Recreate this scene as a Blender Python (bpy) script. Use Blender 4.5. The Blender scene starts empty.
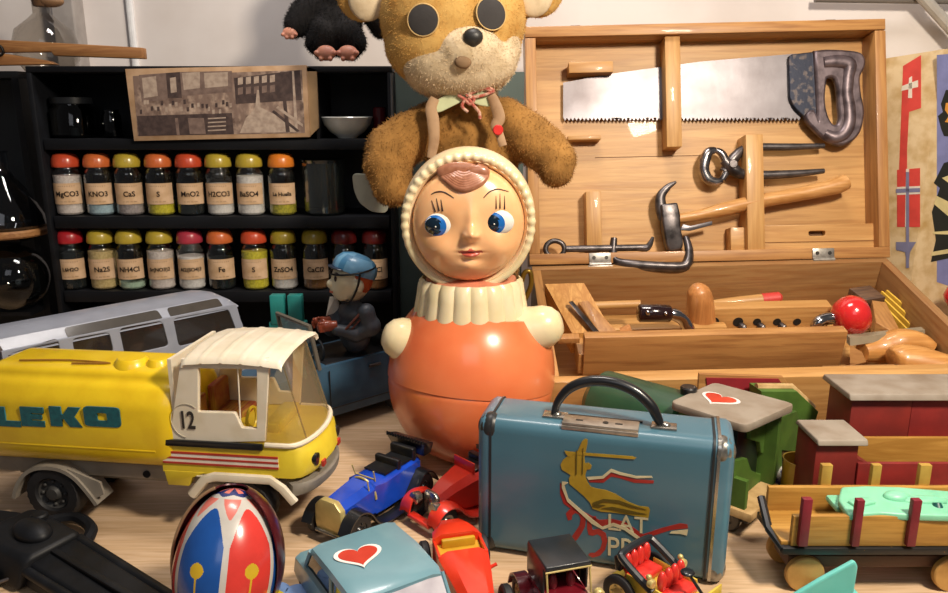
import bpy, bmesh, math, random
from mathutils import Matrix, Vector, Euler
from mathutils.noise import noise as pnoise
random.seed(7)
PI = math.pi
S = 0.01                       # authored in centimetres, scaled to metres at the end
scene = bpy.context.scene
C = scene.collection
# ------------------------------------------------------------------ camera
CAMZ, PITCH, FPX = 32.0, math.radians(14), 760.0
CAM = Vector((0, 0, CAMZ))
def ray(px, py):
    a = (px - 474) / FPX; b = (296.5 - py) / FPX
    return Vector((a, math.cos(PITCH) + b * math.sin(PITCH), -math.sin(PITCH) + b * math.cos(PITCH)))
def at(px, py, Y):
    d = ray(px, py); return CAM + d * (Y / d.y)
def gnd(px, py, z=0.0):
    d = ray(px, py); return CAM + d * ((z - CAMZ) / d.z)
def R(a): return math.radians(a)
class Fr:
    """placement frame of a thing: world matrix plus ray/plane lookups"""
    def __init__(s, loc, rot=(0, 0, 0)):
        s.loc = Vector(loc); s.rot = tuple(R(a) for a in rot)
        s.M = Matrix.Translation(s.loc) @ Euler(s.rot).to_matrix().to_4x4(); s.I = s.M.inverted()
    def hit(s, px, py, ax, val):
        i = 'xyz'.index(ax); o = s.I @ CAM; d = s.I.to_3x3() @ ray(px, py)
        return o + d * ((val - o[i]) / d[i])
    def h2(s, px, py, ax, val):
        p = s.hit(px, py, ax, val)
        return (p.x, p.z) if ax == 'y' else ((p.x, p.y) if ax == 'z' else (p.y, p.z))
# ------------------------------------------------------------------ materials
MATS = {}
def newmat(name):
    m = bpy.data.materials.new(name); m.use_nodes = True
    nt = m.node_tree; b = nt.nodes['Principled BSDF']; return m, nt, b
def rgb(c):
    if isinstance(c, str):
        v = [int(c[i:i+2], 16) / 255 for i in (0, 2, 4)]
        return tuple([(x / 12.92 if x <= 0.04045 else ((x + 0.055) / 1.055) ** 2.4) for x in v]) + (1,)
    return tuple(c) + (1,)
def coords(nt, sc=(1, 1, 1)):
    t = nt.nodes.new('ShaderNodeTexCoord'); mp = nt.nodes.new('ShaderNodeMapping')
    nt.links.new(t.outputs['Object'], mp.inputs[0]); mp.inputs['Scale'].default_value = [100 * s for s in sc]
    return mp.outputs[0]
def mixc(nt, fac, a, b):
    m = nt.nodes.new('ShaderNodeMix'); m.data_type = 'RGBA'
    if isinstance(fac, float): m.inputs[0].default_value = fac
    else: nt.links.new(fac, m.inputs[0])
    for k, v in ((6, a), (7, b)):
        if isinstance(v, tuple): m.inputs[k].default_value = v
        else: nt.links.new(v, m.inputs[k])
    return m.outputs[2]
def noisef(nt, vec, scale, detail=4, lo=0.35, hi=0.65):
    n = nt.nodes.new('ShaderNodeTexNoise'); n.inputs['Scale'].default_value = scale; n.inputs['Detail'].default_value = detail
    nt.links.new(vec, n.inputs['Vector'])
    r = nt.nodes.new('ShaderNodeMapRange'); nt.links.new(n.outputs[0], r.inputs[0])
    r.inputs[1].default_value = lo; r.inputs[2].default_value = hi
    return r.outputs[0]
def bump(nt, b, h, strength, dist=0.0005):
    bp = nt.nodes.new('ShaderNodeBump'); bp.inputs['Strength'].default_value = strength; bp.inputs['Distance'].default_value = dist
    nt.links.new(h, bp.inputs['Height']); nt.links.new(bp.outputs[0], b.inputs['Normal'])
def mat(name, col, rough=0.5, metal=0.0, col2=None, nscale=0.6, bmp=0.0, bscale=3.0, lo=0.4, hi=0.7, coat=0.0, spec=None, sc=(1,1,1), sub=0.0):
    if name in MATS: return MATS[name]
    m, nt, b = newmat(name)
    b.inputs['Roughness'].default_value = rough; b.inputs['Metallic'].default_value = metal
    b.inputs['Coat Weight'].default_value = coat; b.inputs['Coat Roughness'].default_value = 0.12
    if spec is not None: b.inputs['Specular IOR Level'].default_value = spec
    if sub:
        b.inputs['Subsurface Weight'].default_value = sub; b.inputs['Subsurface Radius'].default_value = (0.01, 0.005, 0.003); b.inputs['Subsurface Scale'].default_value = 0.5
    v = coords(nt, sc)
    if col2 is None: 
        c = rgb(col); col2 = tuple(x * 0.82 for x in c[:3])
    f = noisef(nt, v, nscale, 5, lo, hi)
    nt.links.new(mixc(nt, f, rgb(col), rgb(col2)), b.inputs['Base Color'])
    if bmp: bump(nt, b, noisef(nt, v, bscale, 3, 0, 1), bmp)
    MATS[name] = m; return m
def wood(name, c1, c2, axis=0, rough=0.5, sc=1.0, coat=0.0, dark=None):
    key = name + 'xyz'[axis]
    if key in MATS: return MATS[key]
    m, nt, b = newmat(key); b.inputs['Roughness'].default_value = rough; b.inputs['Coat Weight'].default_value = coat
    s = [1.1 * sc] * 3; s[axis] = 0.07 * sc
    v = coords(nt, s)
    n = nt.nodes.new('ShaderNodeTexNoise'); n.inputs['Scale'].default_value = 1.0; n.inputs['Detail'].default_value = 6; n.inputs['Distortion'].default_value = 1.2
    nt.links.new(v, n.inputs['Vector'])
    w = nt.nodes.new('ShaderNodeMath'); w.operation = 'MULTIPLY'; w.inputs[1].default_value = 7.0; nt.links.new(n.outputs[0], w.inputs[0])
    w2 = nt.nodes.new('ShaderNodeMath'); w2.operation = 'PINGPONG'; w2.inputs[1].default_value = 1.0; nt.links.new(w.outputs[0], w2.inputs[0])
    c = mixc(nt, w2.outputs[0], rgb(c1), rgb(c2))
    f2 = noisef(nt, coords(nt, [x * 5 for x in s]), 1.2, 3, 0.45, 0.8)
    c = mixc(nt, f2, c, rgb(dark or c2))
    nt.links.new(c, b.inputs['Base Color']); bump(nt, b, w2.outputs[0], 0.12)
    MATS[key] = m; return m
def glass(name, tint='ffffff', rough=0.03, refl=1.0, base=0.04, milky=0.0, mcol='c8c4bc'):
    if name in MATS: return MATS[name]
    m, nt, b = newmat(name); nt.nodes.remove(b)
    out = nt.nodes['Material Output']
    t = nt.nodes.new('ShaderNodeBsdfTransparent'); t.inputs[0].default_value = rgb(tint)
    g = nt.nodes.new('ShaderNodeBsdfGlossy'); g.inputs['Roughness'].default_value = rough
    lw = nt.nodes.new('ShaderNodeLayerWeight'); lw.inputs[0].default_value = 0.35
    mr = nt.nodes.new('ShaderNodeMapRange'); nt.links.new(lw.outputs['Facing'], mr.inputs[0])
    mr.inputs[3].default_value = base; mr.inputs[4].default_value = 0.75 * refl
    pw = nt.nodes.new('ShaderNodeMath'); pw.operation = 'POWER'; pw.inputs[1].default_value = 2.0
    nt.links.new(lw.outputs['Facing'], pw.inputs[0]); nt.links.new(pw.outputs[0], mr.inputs[0])
    mx = nt.nodes.new('ShaderNodeMixShader'); nt.links.new(mr.outputs[0], mx.inputs[0]); nt.links.new(t.outputs[0], mx.inputs[1]); nt.links.new(g.outputs[0], mx.inputs[2])
    if milky:
        df_ = nt.nodes.new('ShaderNodeBsdfDiffuse'); df_.inputs[0].default_value = rgb(mcol)
        m2 = nt.nodes.new('ShaderNodeMixShader'); m2.inputs[0].default_value = milky; nt.links.new(mx.outputs[0], m2.inputs[1]); nt.links.new(df_.outputs[0], m2.inputs[2]); mx = m2
    nt.links.new(mx.outputs[0], out.inputs[0]); MATS[name] = m; return m
# ------------------------------------------------------------------ shapes (all add to a bmesh)
def B(): return bmesh.new()
I4 = Matrix.Identity(4)
def TM(loc=(0,0,0), rot=(0,0,0), sc=(1,1,1)):
    return Matrix.Translation(Vector(loc)) @ Euler([R(a) for a in rot]).to_matrix().to_4x4() @ Matrix.Diagonal((*sc, 1))
def _merge(bm, tmp, M=I4, mi=0):
    bmesh.ops.transform(tmp, matrix=M, verts=tmp.verts)
    if mi is not None:
        for f in tmp.faces: f.material_index = mi
    me = bpy.data.meshes.new('tmp'); tmp.to_mesh(me); tmp.free(); bm.from_mesh(me); bpy.data.meshes.remove(me)
def box(bm, c, size, bev=0.0, rot=(0,0,0), mi=0, seg=2, M=I4):
    t = bmesh.new(); bmesh.ops.create_cube(t, size=1.0)
    bmesh.ops.transform(t, matrix=Matrix.Diagonal((*size, 1)), verts=t.verts)
    if bev: bmesh.ops.bevel(t, geom=t.edges[:], offset=bev, segments=seg, profile=0.5, affect='EDGES')
    _merge(bm, t, M @ TM(c, rot), mi); return bm
def axisM(p0, p1):
    p0, p1 = Vector(p0), Vector(p1); d = p1 - p0
    q = d.to_track_quat('Z', 'X'); return Matrix.Translation(p0) @ q.to_matrix().to_4x4(), d.length
def lathe(bm, prof, seg=32, M=I4, mi=0, mod=None, closed=False):
    """prof: (r,z) list around local Z; mod(phi,i)->radius factor"""
    t = bmesh.new(); rings = []
    for i, (r, z) in enumerate(prof):
        if r < 1e-5: rings.append([t.verts.new((0, 0, z))]); continue
        rings.append([t.verts.new(((r * (mod(2*PI*k/seg, i) if mod else 1)) * math.cos(2*PI*k/seg), (r * (mod(2*PI*k/seg, i) if mod else 1)) * math.sin(2*PI*k/seg), z)) for k in range(seg)])
    for a, b in zip(rings, rings[1:] + ([rings[0]] if closed else [])):
        if len(a) == 1 and len(b) == 1: continue
        for k in range(seg):
            k2 = (k + 1) % seg
            if len(a) == 1: t.faces.new((a[0], b[k2], b[k]))
            elif len(b) == 1: t.faces.new((a[k], a[k2], b[0]))
            else: t.faces.new((a[k], a[k2], b[k2], b[k]))
    bmesh.ops.recalc_face_normals(t, faces=t.faces)
    _merge(bm, t, M, mi); return bm
def cyl(bm, p0, p1, r0, r1=None, seg=20, mi=0, bev=0.0, M=I4):
    A, L = axisM(p0, p1); r1 = r0 if r1 is None else r1
    if bev: pr = [(0, 0), (r0 - bev, 0), (r0, bev), (r1, L - bev), (r1 - bev, L), (0, L)]
    else: pr = [(0, 0), (r0, 0), (r1, L), (0, L)]
    return lathe(bm, pr, seg, M @ A, mi)
def ell(bm, c, r, rot=(0,0,0), seg=24, mi=0, M=I4):
    t = bmesh.new(); bmesh.ops.create_uvsphere(t, u_segments=seg, v_segments=max(8, seg // 2 + 2), radius=1)
    r = (r, r, r) if not hasattr(r, '__len__') else r
    _merge(bm, t, M @ TM(c, rot, r), mi); return bm
def smoothpath(pts, n=6):
    P = [Vector(p) for p in pts]; out = []
    if len(P) < 3: return P
    for i in range(len(P) - 1):
        a, b, c, d = P[max(i-1, 0)], P[i], P[i+1], P[min(i+2, len(P)-1)]
        for k in range(n):
            t = k / n
            out.append(0.5 * ((2*b) + (c - a)*t + (2*a - 5*b + 4*c - d)*t*t + (3*b - a - 3*c + d)*t**3))
    out.append(P[-1]); return out
def tube(bm, pts, r, seg=10, mi=0, M=I4, smooth=0, flat=1.0, up=None, cyc=False):
    """round (or flattened) tube through pts; r a number or a list"""
    if smooth:
        n0 = len(pts); P = smoothpath(pts, smooth)
        if hasattr(r, '__len__'):
            r = list(r) + [r[-1]] * n0; r = [r[min(int(i / smooth), n0-1)] * (1 - (i % smooth)/smooth) + r[min(int(i / smooth) + 1, n0-1)] * ((i % smooth)/smooth) for i in range(len(P))]
    else: P = [Vector(p) for p in pts]
    rs = (list(r) + [r[-1]] * len(P)) if hasattr(r, '__len__') else [r] * len(P)
    t = bmesh.new(); rings = []; prev = None
    for i, p in enumerate(P):
        if cyc: d = (P[(i+1) % len(P)] - P[i-1]).normalized()
        else: d = (P[min(i+1, len(P)-1)] - P[max(i-1, 0)]).normalized()
        if prev is None:
            u = Vector(up) if up else (Vector((0,0,1)) if abs(d.z) < 0.9 else Vector((1,0,0)))
        else: u = prev
        s = d.cross(u).normalized(); u = s.cross(d).normalized(); prev = u
        rings.append([t.verts.new(p + (s * math.cos(2*PI*k/seg) + u * math.sin(2*PI*k/seg) * flat) * rs[i]) for k in range(seg)])
    for a, b in zip(rings, rings[1:] + ([rings[0]] if cyc else [])):
        for k in range(seg): t.faces.new((a[k], a[(k+1) % seg], b[(k+1) % seg], b[k]))
    if not cyc: t.faces.new(rings[0][::-1]); t.faces.new(rings[-1])
    bmesh.ops.recalc_face_normals(t, faces=t.faces)
    _merge(bm, t, M, mi); return bm
def roundpoly(pts, r, seg=4):
    P = [Vector(p[:2]) for p in pts]; out = []; n = len(P)
    for i in range(n):
        a, b, c = P[i-1], P[i], P[(i+1) % n]
        d1 = (a - b); d2 = (c - b); rr = min(r, d1.length*0.45, d2.length*0.45)
        p1 = b + d1.normalized()*rr; p2 = b + d2.normalized()*rr
        for k in range(seg + 1):
            t = k / seg; out.append(tuple((1-t)**2*p1 + 2*t*(1-t)*b + t*t*p2))
    return out
def curve_mesh(cu, bm, M, mi):
    o = bpy.data.objects.new('tmpc', cu); C.objects.link(o)
    me = bpy.data.meshes.new_from_object(o.evaluated_get(bpy.context.evaluated_depsgraph_get()))
    bpy.data.objects.remove(o)
    t = bmesh.new(); t.from_mesh(me); bpy.data.meshes.remove(me)
    _merge(bm, t, M, mi)
def sheet(bm, outer, holes=(), th=0.1, M=I4, mi=0, bev=0.0):
    """plate in local XY with holes, thickness along local Z (centred)"""
    cu = bpy.data.curves.new('t', 'CURVE'); cu.dimensions = '2D'; cu.fill_mode = 'BOTH'; cu.extrude = max(th/2 - bev, 0); cu.bevel_depth = bev; cu.bevel_resolution = 1
    for poly in [outer] + list(holes):
        s = cu.splines.new('POLY'); s.points.add(len(poly) - 1)
        for q, p in zip(s.points, poly): q.co = (p[0], p[1], 0, 1)
        s.use_cyclic_u = True
    curve_mesh(cu, bm, M, mi); return bm
XZ = Matrix(((1,0,0,0),(0,0,-1,0),(0,1,0,0),(0,0,0,1)))      # local XY -> XZ plane, +Z -> -Y
YZ = Matrix(((0,0,1,0),(1,0,0,0),(0,1,0,0),(0,0,0,1)))       # local XY -> YZ plane, +Z -> +X
def prism(bm, pts, th, M=I4, mi=0, bev=0.0):
    """convex-ish outline extruded along local Z, centred"""
    t = bmesh.new(); vs = [t.verts.new((p[0], p[1], -th/2)) for p in pts]; f = t.faces.new(vs)
    ret = bmesh.ops.extrude_face_region(t, geom=[f]); nv = [g for g in ret['geom'] if isinstance(g, bmesh.types.BMVert)]
    bmesh.ops.translate(t, verts=nv, vec=(0, 0, th)); bmesh.ops.recalc_face_normals(t, faces=t.faces)
    if bev: bmesh.ops.bevel(t, geom=t.edges[:], offset=bev, segments=2, profile=0.5, affect='EDGES')
    _merge(bm, t, M, mi); return bm
def text(bm, s, size, M=I4, th=0.02, mi=0, sx=1.0, bold=0.0, align='CENTER', warp=None):
    cu = bpy.data.curves.new('t', 'FONT'); cu.body = s; cu.size = size; cu.extrude = th/2; cu.align_x = align; cu.align_y = 'CENTER'; cu.offset = bold
    cu.resolution_u = 3
    t = bmesh.new(); curve_mesh(cu, t, Matrix.Diagonal((sx, 1, 1, 1)), mi)
    if warp:
        for v in t.verts: v.co = warp(v.co)
    _merge(bm, t, M, mi); return bm
def hull(bm, pts, mi=0, M=I4, bev=0):
    t = bmesh.new()
    for p in pts: t.verts.new(p)
    bmesh.ops.convex_hull(t, input=t.verts[:])
    bmesh.ops.recalc_face_normals(t, faces=t.faces)
    if bev:
        bmesh.ops.dissolve_limit(t, angle_limit=0.02, verts=t.verts[:], edges=t.edges[:])
        bmesh.ops.bevel(t, geom=t.edges[:], offset=bev, segments=3, profile=0.5, affect='EDGES')
    _merge(bm, t, M, mi); return bm
def loft(bm, sections, M=I4, mi=0, cap=True, closed=True):
    """sections: list of equal-length lists of 3D points"""
    t = bmesh.new(); rings = [[t.verts.new(p) for p in s] for s in sections]; n = len(rings[0])
    for a, b in zip(rings, rings[1:]):
        for k in range(n if closed else n - 1): t.faces.new((a[k], a[(k+1) % n], b[(k+1) % n], b[k]))
    if cap: t.faces.new(rings[0][::-1]); t.faces.new(rings[-1])
    bmesh.ops.recalc_face_normals(t, faces=t.faces)
    _merge(bm, t, M, mi); return bm
def rrect(w, h, r, seg=4, c=(0, 0)):
    return [(p[0] + c[0], p[1] + c[1]) for p in roundpoly([(-w/2,-h/2),(w/2,-h/2),(w/2,h/2),(-w/2,h/2)], r, seg)]
def fuse(bm, voxel=0.25, smooth=6):
    """one continuous skin out of overlapping volumes"""
    me = bpy.data.meshes.new('f'); bm.to_mesh(me); bm.free()
    o = bpy.data.objects.new('f', me); C.objects.link(o)
    m = o.modifiers.new('r', 'REMESH'); m.mode = 'VOXEL'; m.voxel_size = voxel
    if smooth:
        s = o.modifiers.new('s', 'SMOOTH'); s.iterations = smooth; s.factor = 0.5
    me2 = bpy.data.meshes.new_from_object(o.evaluated_get(bpy.context.evaluated_depsgraph_get()))
    bpy.data.objects.remove(o); bpy.data.meshes.remove(me)
    r = bmesh.new(); r.from_mesh(me2); bpy.data.meshes.remove(me2); return r
def fur_on(src, n, length, width, lean=(0, 0, -0.5), rnd=random.Random(3), keep=None):
    """short fibres standing on the faces of src"""
    t = bmesh.new(); fs = list(src.faces); areas = []; tot = 0
    for f in fs: tot += f.calc_area(); areas.append(tot)
    import bisect
    for _ in range(n):
        f = fs[min(bisect.bisect(areas, rnd.random() * tot), len(fs)-1)]
        vs = [v.co for v in f.verts]; a, b = rnd.random(), rnd.random()
        if a + b > 1: a, b = 1 - a, 1 - b
        k = 0 if len(vs) == 3 or rnd.random() < 0.5 else 1
        p = vs[0] + (vs[1+k] - vs[0]) * a + (vs[(2+k) % len(vs)] - vs[0]) * b
        if keep and not keep(p): continue
        nn = f.normal; d = (nn + Vector(lean) * 0.8 + Vector((rnd.uniform(-.5,.5), rnd.uniform(-.5,.5), rnd.uniform(-.5,.5)))).normalized()
        s = nn.cross(Vector((rnd.uniform(-1,1), rnd.uniform(-1,1), rnd.uniform(-1,1)))).normalized() * width
        L = length * rnd.uniform(0.5, 1.2)
        v = [t.verts.new(p + s), t.verts.new(p - s), t.verts.new(p + d * L)]
        t.faces.new(v)
    return t
# ------------------------------------------------------------------ objects
def _obj(name, bm, mats, smooth):
    me = bpy.data.meshes.new(name); bm.to_mesh(me); bm.free()
    for m in (mats if isinstance(mats, (list, tuple)) else [mats]): me.materials.append(m)
    if smooth:
        for p in me.polygons: p.use_smooth = True
        try: me.set_sharp_from_angle(angle=R(smooth))
        except Exception: pass
    o = bpy.data.objects.new(name, me); C.objects.link(o); return o
def part(name, bm, mats, parent, label=None, smooth=40, loc=None, rot=None, kind=None):
    o = _obj(name, bm, mats, smooth); o.parent = parent
    if loc: o.location = loc
    if rot: o.rotation_euler = [R(a) for a in rot]
    if label: o['label'] = label
    if kind: o['kind'] = kind
    return o
def tag(o, label, cat, group=None, kind=None):
    o['label'] = label; o['category'] = cat
    if group: o['group'] = group
    if kind: o['kind'] = kind
    return o
def thing(name, label, cat, fr, group=None):
    o = bpy.data.objects.new(name, None); C.objects.link(o); o.empty_display_size = 0.02
    o.location = fr.loc; o.rotation_euler = fr.rot
    return tag(o, label, cat, group)
def solo(name, bm, mats, label, cat, fr, group=None, smooth=40, kind=None):
    o = _obj(name, bm, mats, smooth); o.location = fr.loc; o.rotation_euler = fr.rot
    return tag(o, label, cat, group, kind)
def struct(name, bm, m, smooth=0):
    o = _obj(name, bm, m, smooth); o['kind'] = 'structure'; return o
# ------------------------------------------------------------------ the setting
m_wall = mat('wall_paint', 'e2dbd8', 0.9, col2='ccc2bc', nscale=0.05, bmp=0.05)
bm = B(); box(bm, (0, 111, 30), (200, 2, 160)); struct('wall_back', bm, m_wall)
m_table = wood('pale_table_wood', 'd2b494', 'c2a27e', 0, 0.45, 0.6, dark='b0906c')
bm = B(); box(bm, (0, 70, -1.5), (190, 84, 3), 0.3)
tt = solo('display_shelf', bm, m_table, 'pale wooden shelf board that all the toys stand on', 'shelf', Fr((0,0,0)))
bm = B(); box(bm, (0, 30, -70.5), (400, 250, 1)); struct('floor', bm, mat('floor_board', '5c4636', 0.6))
# the shelf stands on a carcass
m_litedge = mat('white_lit_edge', 'f2f2f4', 0.15, coat=0.5, spec=0.8)
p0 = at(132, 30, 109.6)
bm = B(); box(bm, (p0.x, 109.7, 45), (0.9, 0.9, 60), 0.3); struct('lit_edge_strip', bm, m_litedge)  # white strip added to paint a brightly lit wall edge
p0 = at(68, 30, 108)
bm = B(); box(bm, (p0.x, 108.6, 45), (3.0, 3.0, 60), 0.2); struct('upright_strip', bm, mat('grey_strip', 'a39c98', 0.7))  # plain grey upright strip in front of the wall
a, b = at(815, -1, 108), at(960, 1, 108)
bm = B(); tube(bm, [a, b], 0.45); struct('trim_3', bm, mat('grey_pipe', '77706a', 0.5))
a, b = at(905, -22, 107), at(965, 44, 107)
bm = B(); tube(bm, [a, b], 0.75); struct('trim_4', bm, mat('grey_bar', 'b2aca4', 0.5))
# ------------------------------------------------------------------ black cabinet of chemicals
m_black = mat('black_stained_wood', '0c0d11', 0.55, col2='14161b', nscale=0.4, bmp=0.1, sc=(0.3,1,1), spec=0.25)
m_blackin = mat('black_cabinet_back', '08090c', 0.7, col2='14171a', nscale=0.3)
CY = 90.0
cl, cr, ct = at(25, 70, CY).x, at(392, 70, CY).x, at(200, 66, CY).z
def zc(py): return at(200, py, CY).z
cab = thing('shelf_cabinet', 'black open-fronted wooden cabinet with shelves holding rows of jars', 'cabinet', Fr((0, 0, 0)))
CD = 9.0
bm = B(); box(bm, ((cl+cr)/2, CY + CD - 0.3, ct/2), (cr-cl, 0.6, ct)); part('back_panel', bm, m_blackin, cab)
bm = B(); box(bm, ((cl+cr)/2, CY + CD/2, ct - 0.35), (cr-cl, CD, 0.7), 0.12); part('top_board', bm, m_black, cab)
for x in (cl + 0.3, cr - 0.3):
    bm = B(); box(bm, (x, CY + CD/2, ct/2 - 0.35), (0.6, CD, ct - 0.7), 0.1); part('side_panel', bm, m_black, cab)
shz = []
for y0, y1 in ((139, 150), (217, 229), (292, 303)):
    z1 = zc(y0); z0 = zc(y1)
    bm = B(); box(bm, ((cl+cr)/2, CY + CD/2, (z0+z1)/2), (cr-cl-1.6, CD-0.7, z1-z0), 0.08); part('shelf', bm, m_black, cab); shz.append(z1)
bm = B(); box(bm, ((cl+cr)/2, CY + CD/2, 0.6), (cr-cl-1.6, CD-0.7, 1.2)); part('bottom_board', bm, m_black, cab)
bm = B(); box(bm, (at(316, 100, CY).x, CY + CD/2, (ct - 0.7 + shz[0])/2), (0.35, CD-0.8, ct - 0.7 - shz[0])); part('divider', bm, m_black, cab)
bm = B(); tube(bm, [(cr - 0.1, CY - 0.12, ct - 0.8), (cr - 0.1, CY - 0.12, zc(150))], 0.16); part('metal_edge', bm, mat('dull_steel', '8a8a8c', 0.35, 0.9), cab, label='worn grey metal edging')
# jars
m_glass = glass('clear_jar_glass', 'f0f4f2', 0.07, 1.5, 0.09)
m_label = mat('aged_label_paper', 'cfae8c', 0.8, col2='b9966f', nscale=0.8)
m_ink = mat('label_ink', '241a18', 0.8)
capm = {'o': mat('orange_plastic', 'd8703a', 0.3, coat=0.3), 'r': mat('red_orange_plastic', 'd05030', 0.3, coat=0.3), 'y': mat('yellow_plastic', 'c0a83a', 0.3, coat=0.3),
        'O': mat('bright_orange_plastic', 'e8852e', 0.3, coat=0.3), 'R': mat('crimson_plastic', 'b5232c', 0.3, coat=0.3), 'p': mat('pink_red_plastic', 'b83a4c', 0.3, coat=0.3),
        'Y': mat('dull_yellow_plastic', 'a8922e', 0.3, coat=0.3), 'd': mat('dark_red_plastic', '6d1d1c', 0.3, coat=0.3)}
def powder(n, c, c2): return mat('powder_' + n, c, 0.9, col2=c2, nscale=4, bmp=0.6, bscale=10)
pw = {'white': powder('white', 'f0e6e4', 'd8cdcc'), 'pink': powder('pinkish', 'e8d8d4', 'cfbcb8'), 'grey': powder('grey', 'b3a4a4', '8f8284'), 'sulphur': powder('sulphur', 'e0cf3c', 'b8a62a'),
      'black': powder('black', '0c1416', '060a0c'), 'cream': powder('cream', 'dcc088', 'c0a068'), 'blue': powder('palest_blue', 'b4c8d4', '94a8b8'), 'mint': powder('mint', 'b8ccb8', '9ab09c'),
      'brown': powder('brown', '9a6a40', '7c5230'), 'olive': powder('olive', 'c8b83a', '8f8a30')}
row1 = [(72,'r','pink',0.93,'MgCO3','orange-red'), (103,'o','blue',0.22,'KNO3','orange'), (132.5,'y','grey',0.25,'CaS','yellow'), (163,'o','sulphur',0.3,'S','orange'), (193,'r','black',0.6,'MnO2','orange-red'),
        (222,'y','white',0.72,'H2CO3','yellow'), (252.5,'y','white',0.92,'BaSO4','yellow'), (284,'O','olive',0.3,'La Huella','bright orange')]
lab1 = ['orange-red capped jar full of pinkish powder, first of the upper row', 'orange capped jar with pale blue powder at the bottom, second in the upper row', 'yellow capped jar with grey powder and a CaS label, upper row',
        'orange capped jar with yellow sulphur powder and an S label, upper row', 'orange-red capped jar with black contents in the upper row', 'yellow capped jar of whitish powder with a dark tinted band, right of the black-filled jar',
        'yellow capped jar nearly full of white powder labelled BaSO4', 'bright orange capped jar with lumpy yellow crystals beside the empty beaker']
row2 = [(76,'R','black',0.9,'I.6H2O','red'), (106,'y','cream',0.93,'Na2S','yellow'), (134,'y','mint',0.15,'NH4Cl','yellow'), (164,'y','pink',0.93,'Sr(NO3)2','yellow'), (194,'p','white',0.8,'Al2(SO4)3','pink'),
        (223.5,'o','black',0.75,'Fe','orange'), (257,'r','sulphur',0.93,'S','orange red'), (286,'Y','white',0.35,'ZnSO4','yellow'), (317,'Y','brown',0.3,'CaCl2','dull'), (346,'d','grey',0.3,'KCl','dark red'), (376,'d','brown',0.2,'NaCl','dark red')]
lab2 = ['red capped jar of black contents, first of the lower row', 'yellow capped jar full of cream powder in the lower row', 'yellow capped jar nearly empty with a thin pale green layer, lower row', 'yellow capped jar full of pinkish white powder above the grey van',
        'pink-red capped jar with white powder in the lower row', 'orange capped jar with black contents labelled Fe, lower row', 'orange-red capped jar full of yellow sulphur in the lower row', 'dull yellow capped jar with white powder, left of the brown-filled jar',
        'dull yellow capped jar with brown powder just left of the toy driver', 'dark red capped jar behind the head of the toy driver', 'dark red capped jar in the dark right end of the lower row']
def jar(px, capk, pwk, fill, txt, lab, z, pyb, gname, Y=CY+2.3):
    x = at(px, pyb, Y).x; fr = Fr((x, Y, z), (0, 0, -math.degrees(math.atan2(x, Y))*0.75 + random.uniform(-6, 6)))
    t = thing('chemical_jar', lab, 'jar', fr, gname)
    Rj, H = 1.64, 6.5
    prof = [(0, 0.02), (Rj-0.25, 0.02), (Rj, 0.25), (Rj, 4.9), (Rj-0.12, 5.25), (Rj-0.35, 5.5), (1.28, 5.65), (1.28, 6.3)]
    bm = B(); lathe(bm, prof, 28); part('glass_body', bm, m_glass, t)
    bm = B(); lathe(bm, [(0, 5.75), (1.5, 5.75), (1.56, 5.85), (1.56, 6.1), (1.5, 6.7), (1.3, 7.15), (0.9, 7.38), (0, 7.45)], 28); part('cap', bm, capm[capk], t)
    h = 0.2 + 4.9 * fill
    bm = B(); lathe(bm, [(0, 0.12), (Rj-0.3, 0.12), (Rj-0.1, 0.35), (Rj-0.1, min(h, 4.85)), (Rj-0.35, min(h, 5.2)) , (0, min(h, 5.25) + 0.05)], 24); part('powder', bm, pw[pwk], t)
    bm = B(); n = 16; a0, a1 = R(-90-64), R(-90+64); z0, z1 = 1.4, 3.9; r = Rj + 0.03
    loft(bm, [[(r*math.cos(a0+(a1-a0)*k/n), r*math.sin(a0+(a1-a0)*k/n), zz) for k in range(n+1)] for zz in (z0, z1)], cap=False, closed=False)
    lb = part('paper_label', bm, m_label, t)
    rr = r + 0.03
    def wrap(co): 
        a = R(-90) + co.x / rr; return Vector((rr*math.cos(a) , rr*math.sin(a), co.y + 2.6))
    bm = B(); text(bm, txt, 0.85 if len(txt) < 6 else 0.62, warp=wrap, th=0.004, bold=0.02)
    def wrap2(co):
        a = R(-90) + co.x / rr; return Vector((rr*math.cos(a), rr*math.sin(a), co.y + 3.6))
    text(bm, '- - - - - - - -', 0.42, warp=wrap2, th=0.004)
    def wrap3(co):
        a = R(-90) + co.x / rr; return Vector((rr*math.cos(a), rr*math.sin(a), co.y + 1.75))
    text(bm, '-- --- -- ---', 0.4, warp=wrap3, th=0.004)
    part('lettering', bm, m_ink, lb, smooth=0)
    return t
for r_, l_ in zip(row1, lab1): jar(*r_[:5], l_, shz[1], 215, 'chemical jars on the upper jar shelf')
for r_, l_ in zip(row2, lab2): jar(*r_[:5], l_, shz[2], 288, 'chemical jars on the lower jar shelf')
# beaker
x = at(325, 212, CY+2.6).x
bm = B(); lathe(bm, [(0, 0.05), (2.2, 0.05), (2.5, 0.35), (2.6, 6.2), (2.95, 6.6), (2.8, 6.62), (2.5, 6.3), (2.4, 0.4), (0, 0.2)], 36)
solo('beaker', bm, glass('beaker_glass', 'e8eeec', 0.06, 1.8, 0.07, milky=0.012), 'empty clear glass beaker at the right end of the upper jar row', 'beaker', Fr((x, CY+2.9, shz[1])))  # faint diffuse haze in the glass stands in for missing reflections
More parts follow.
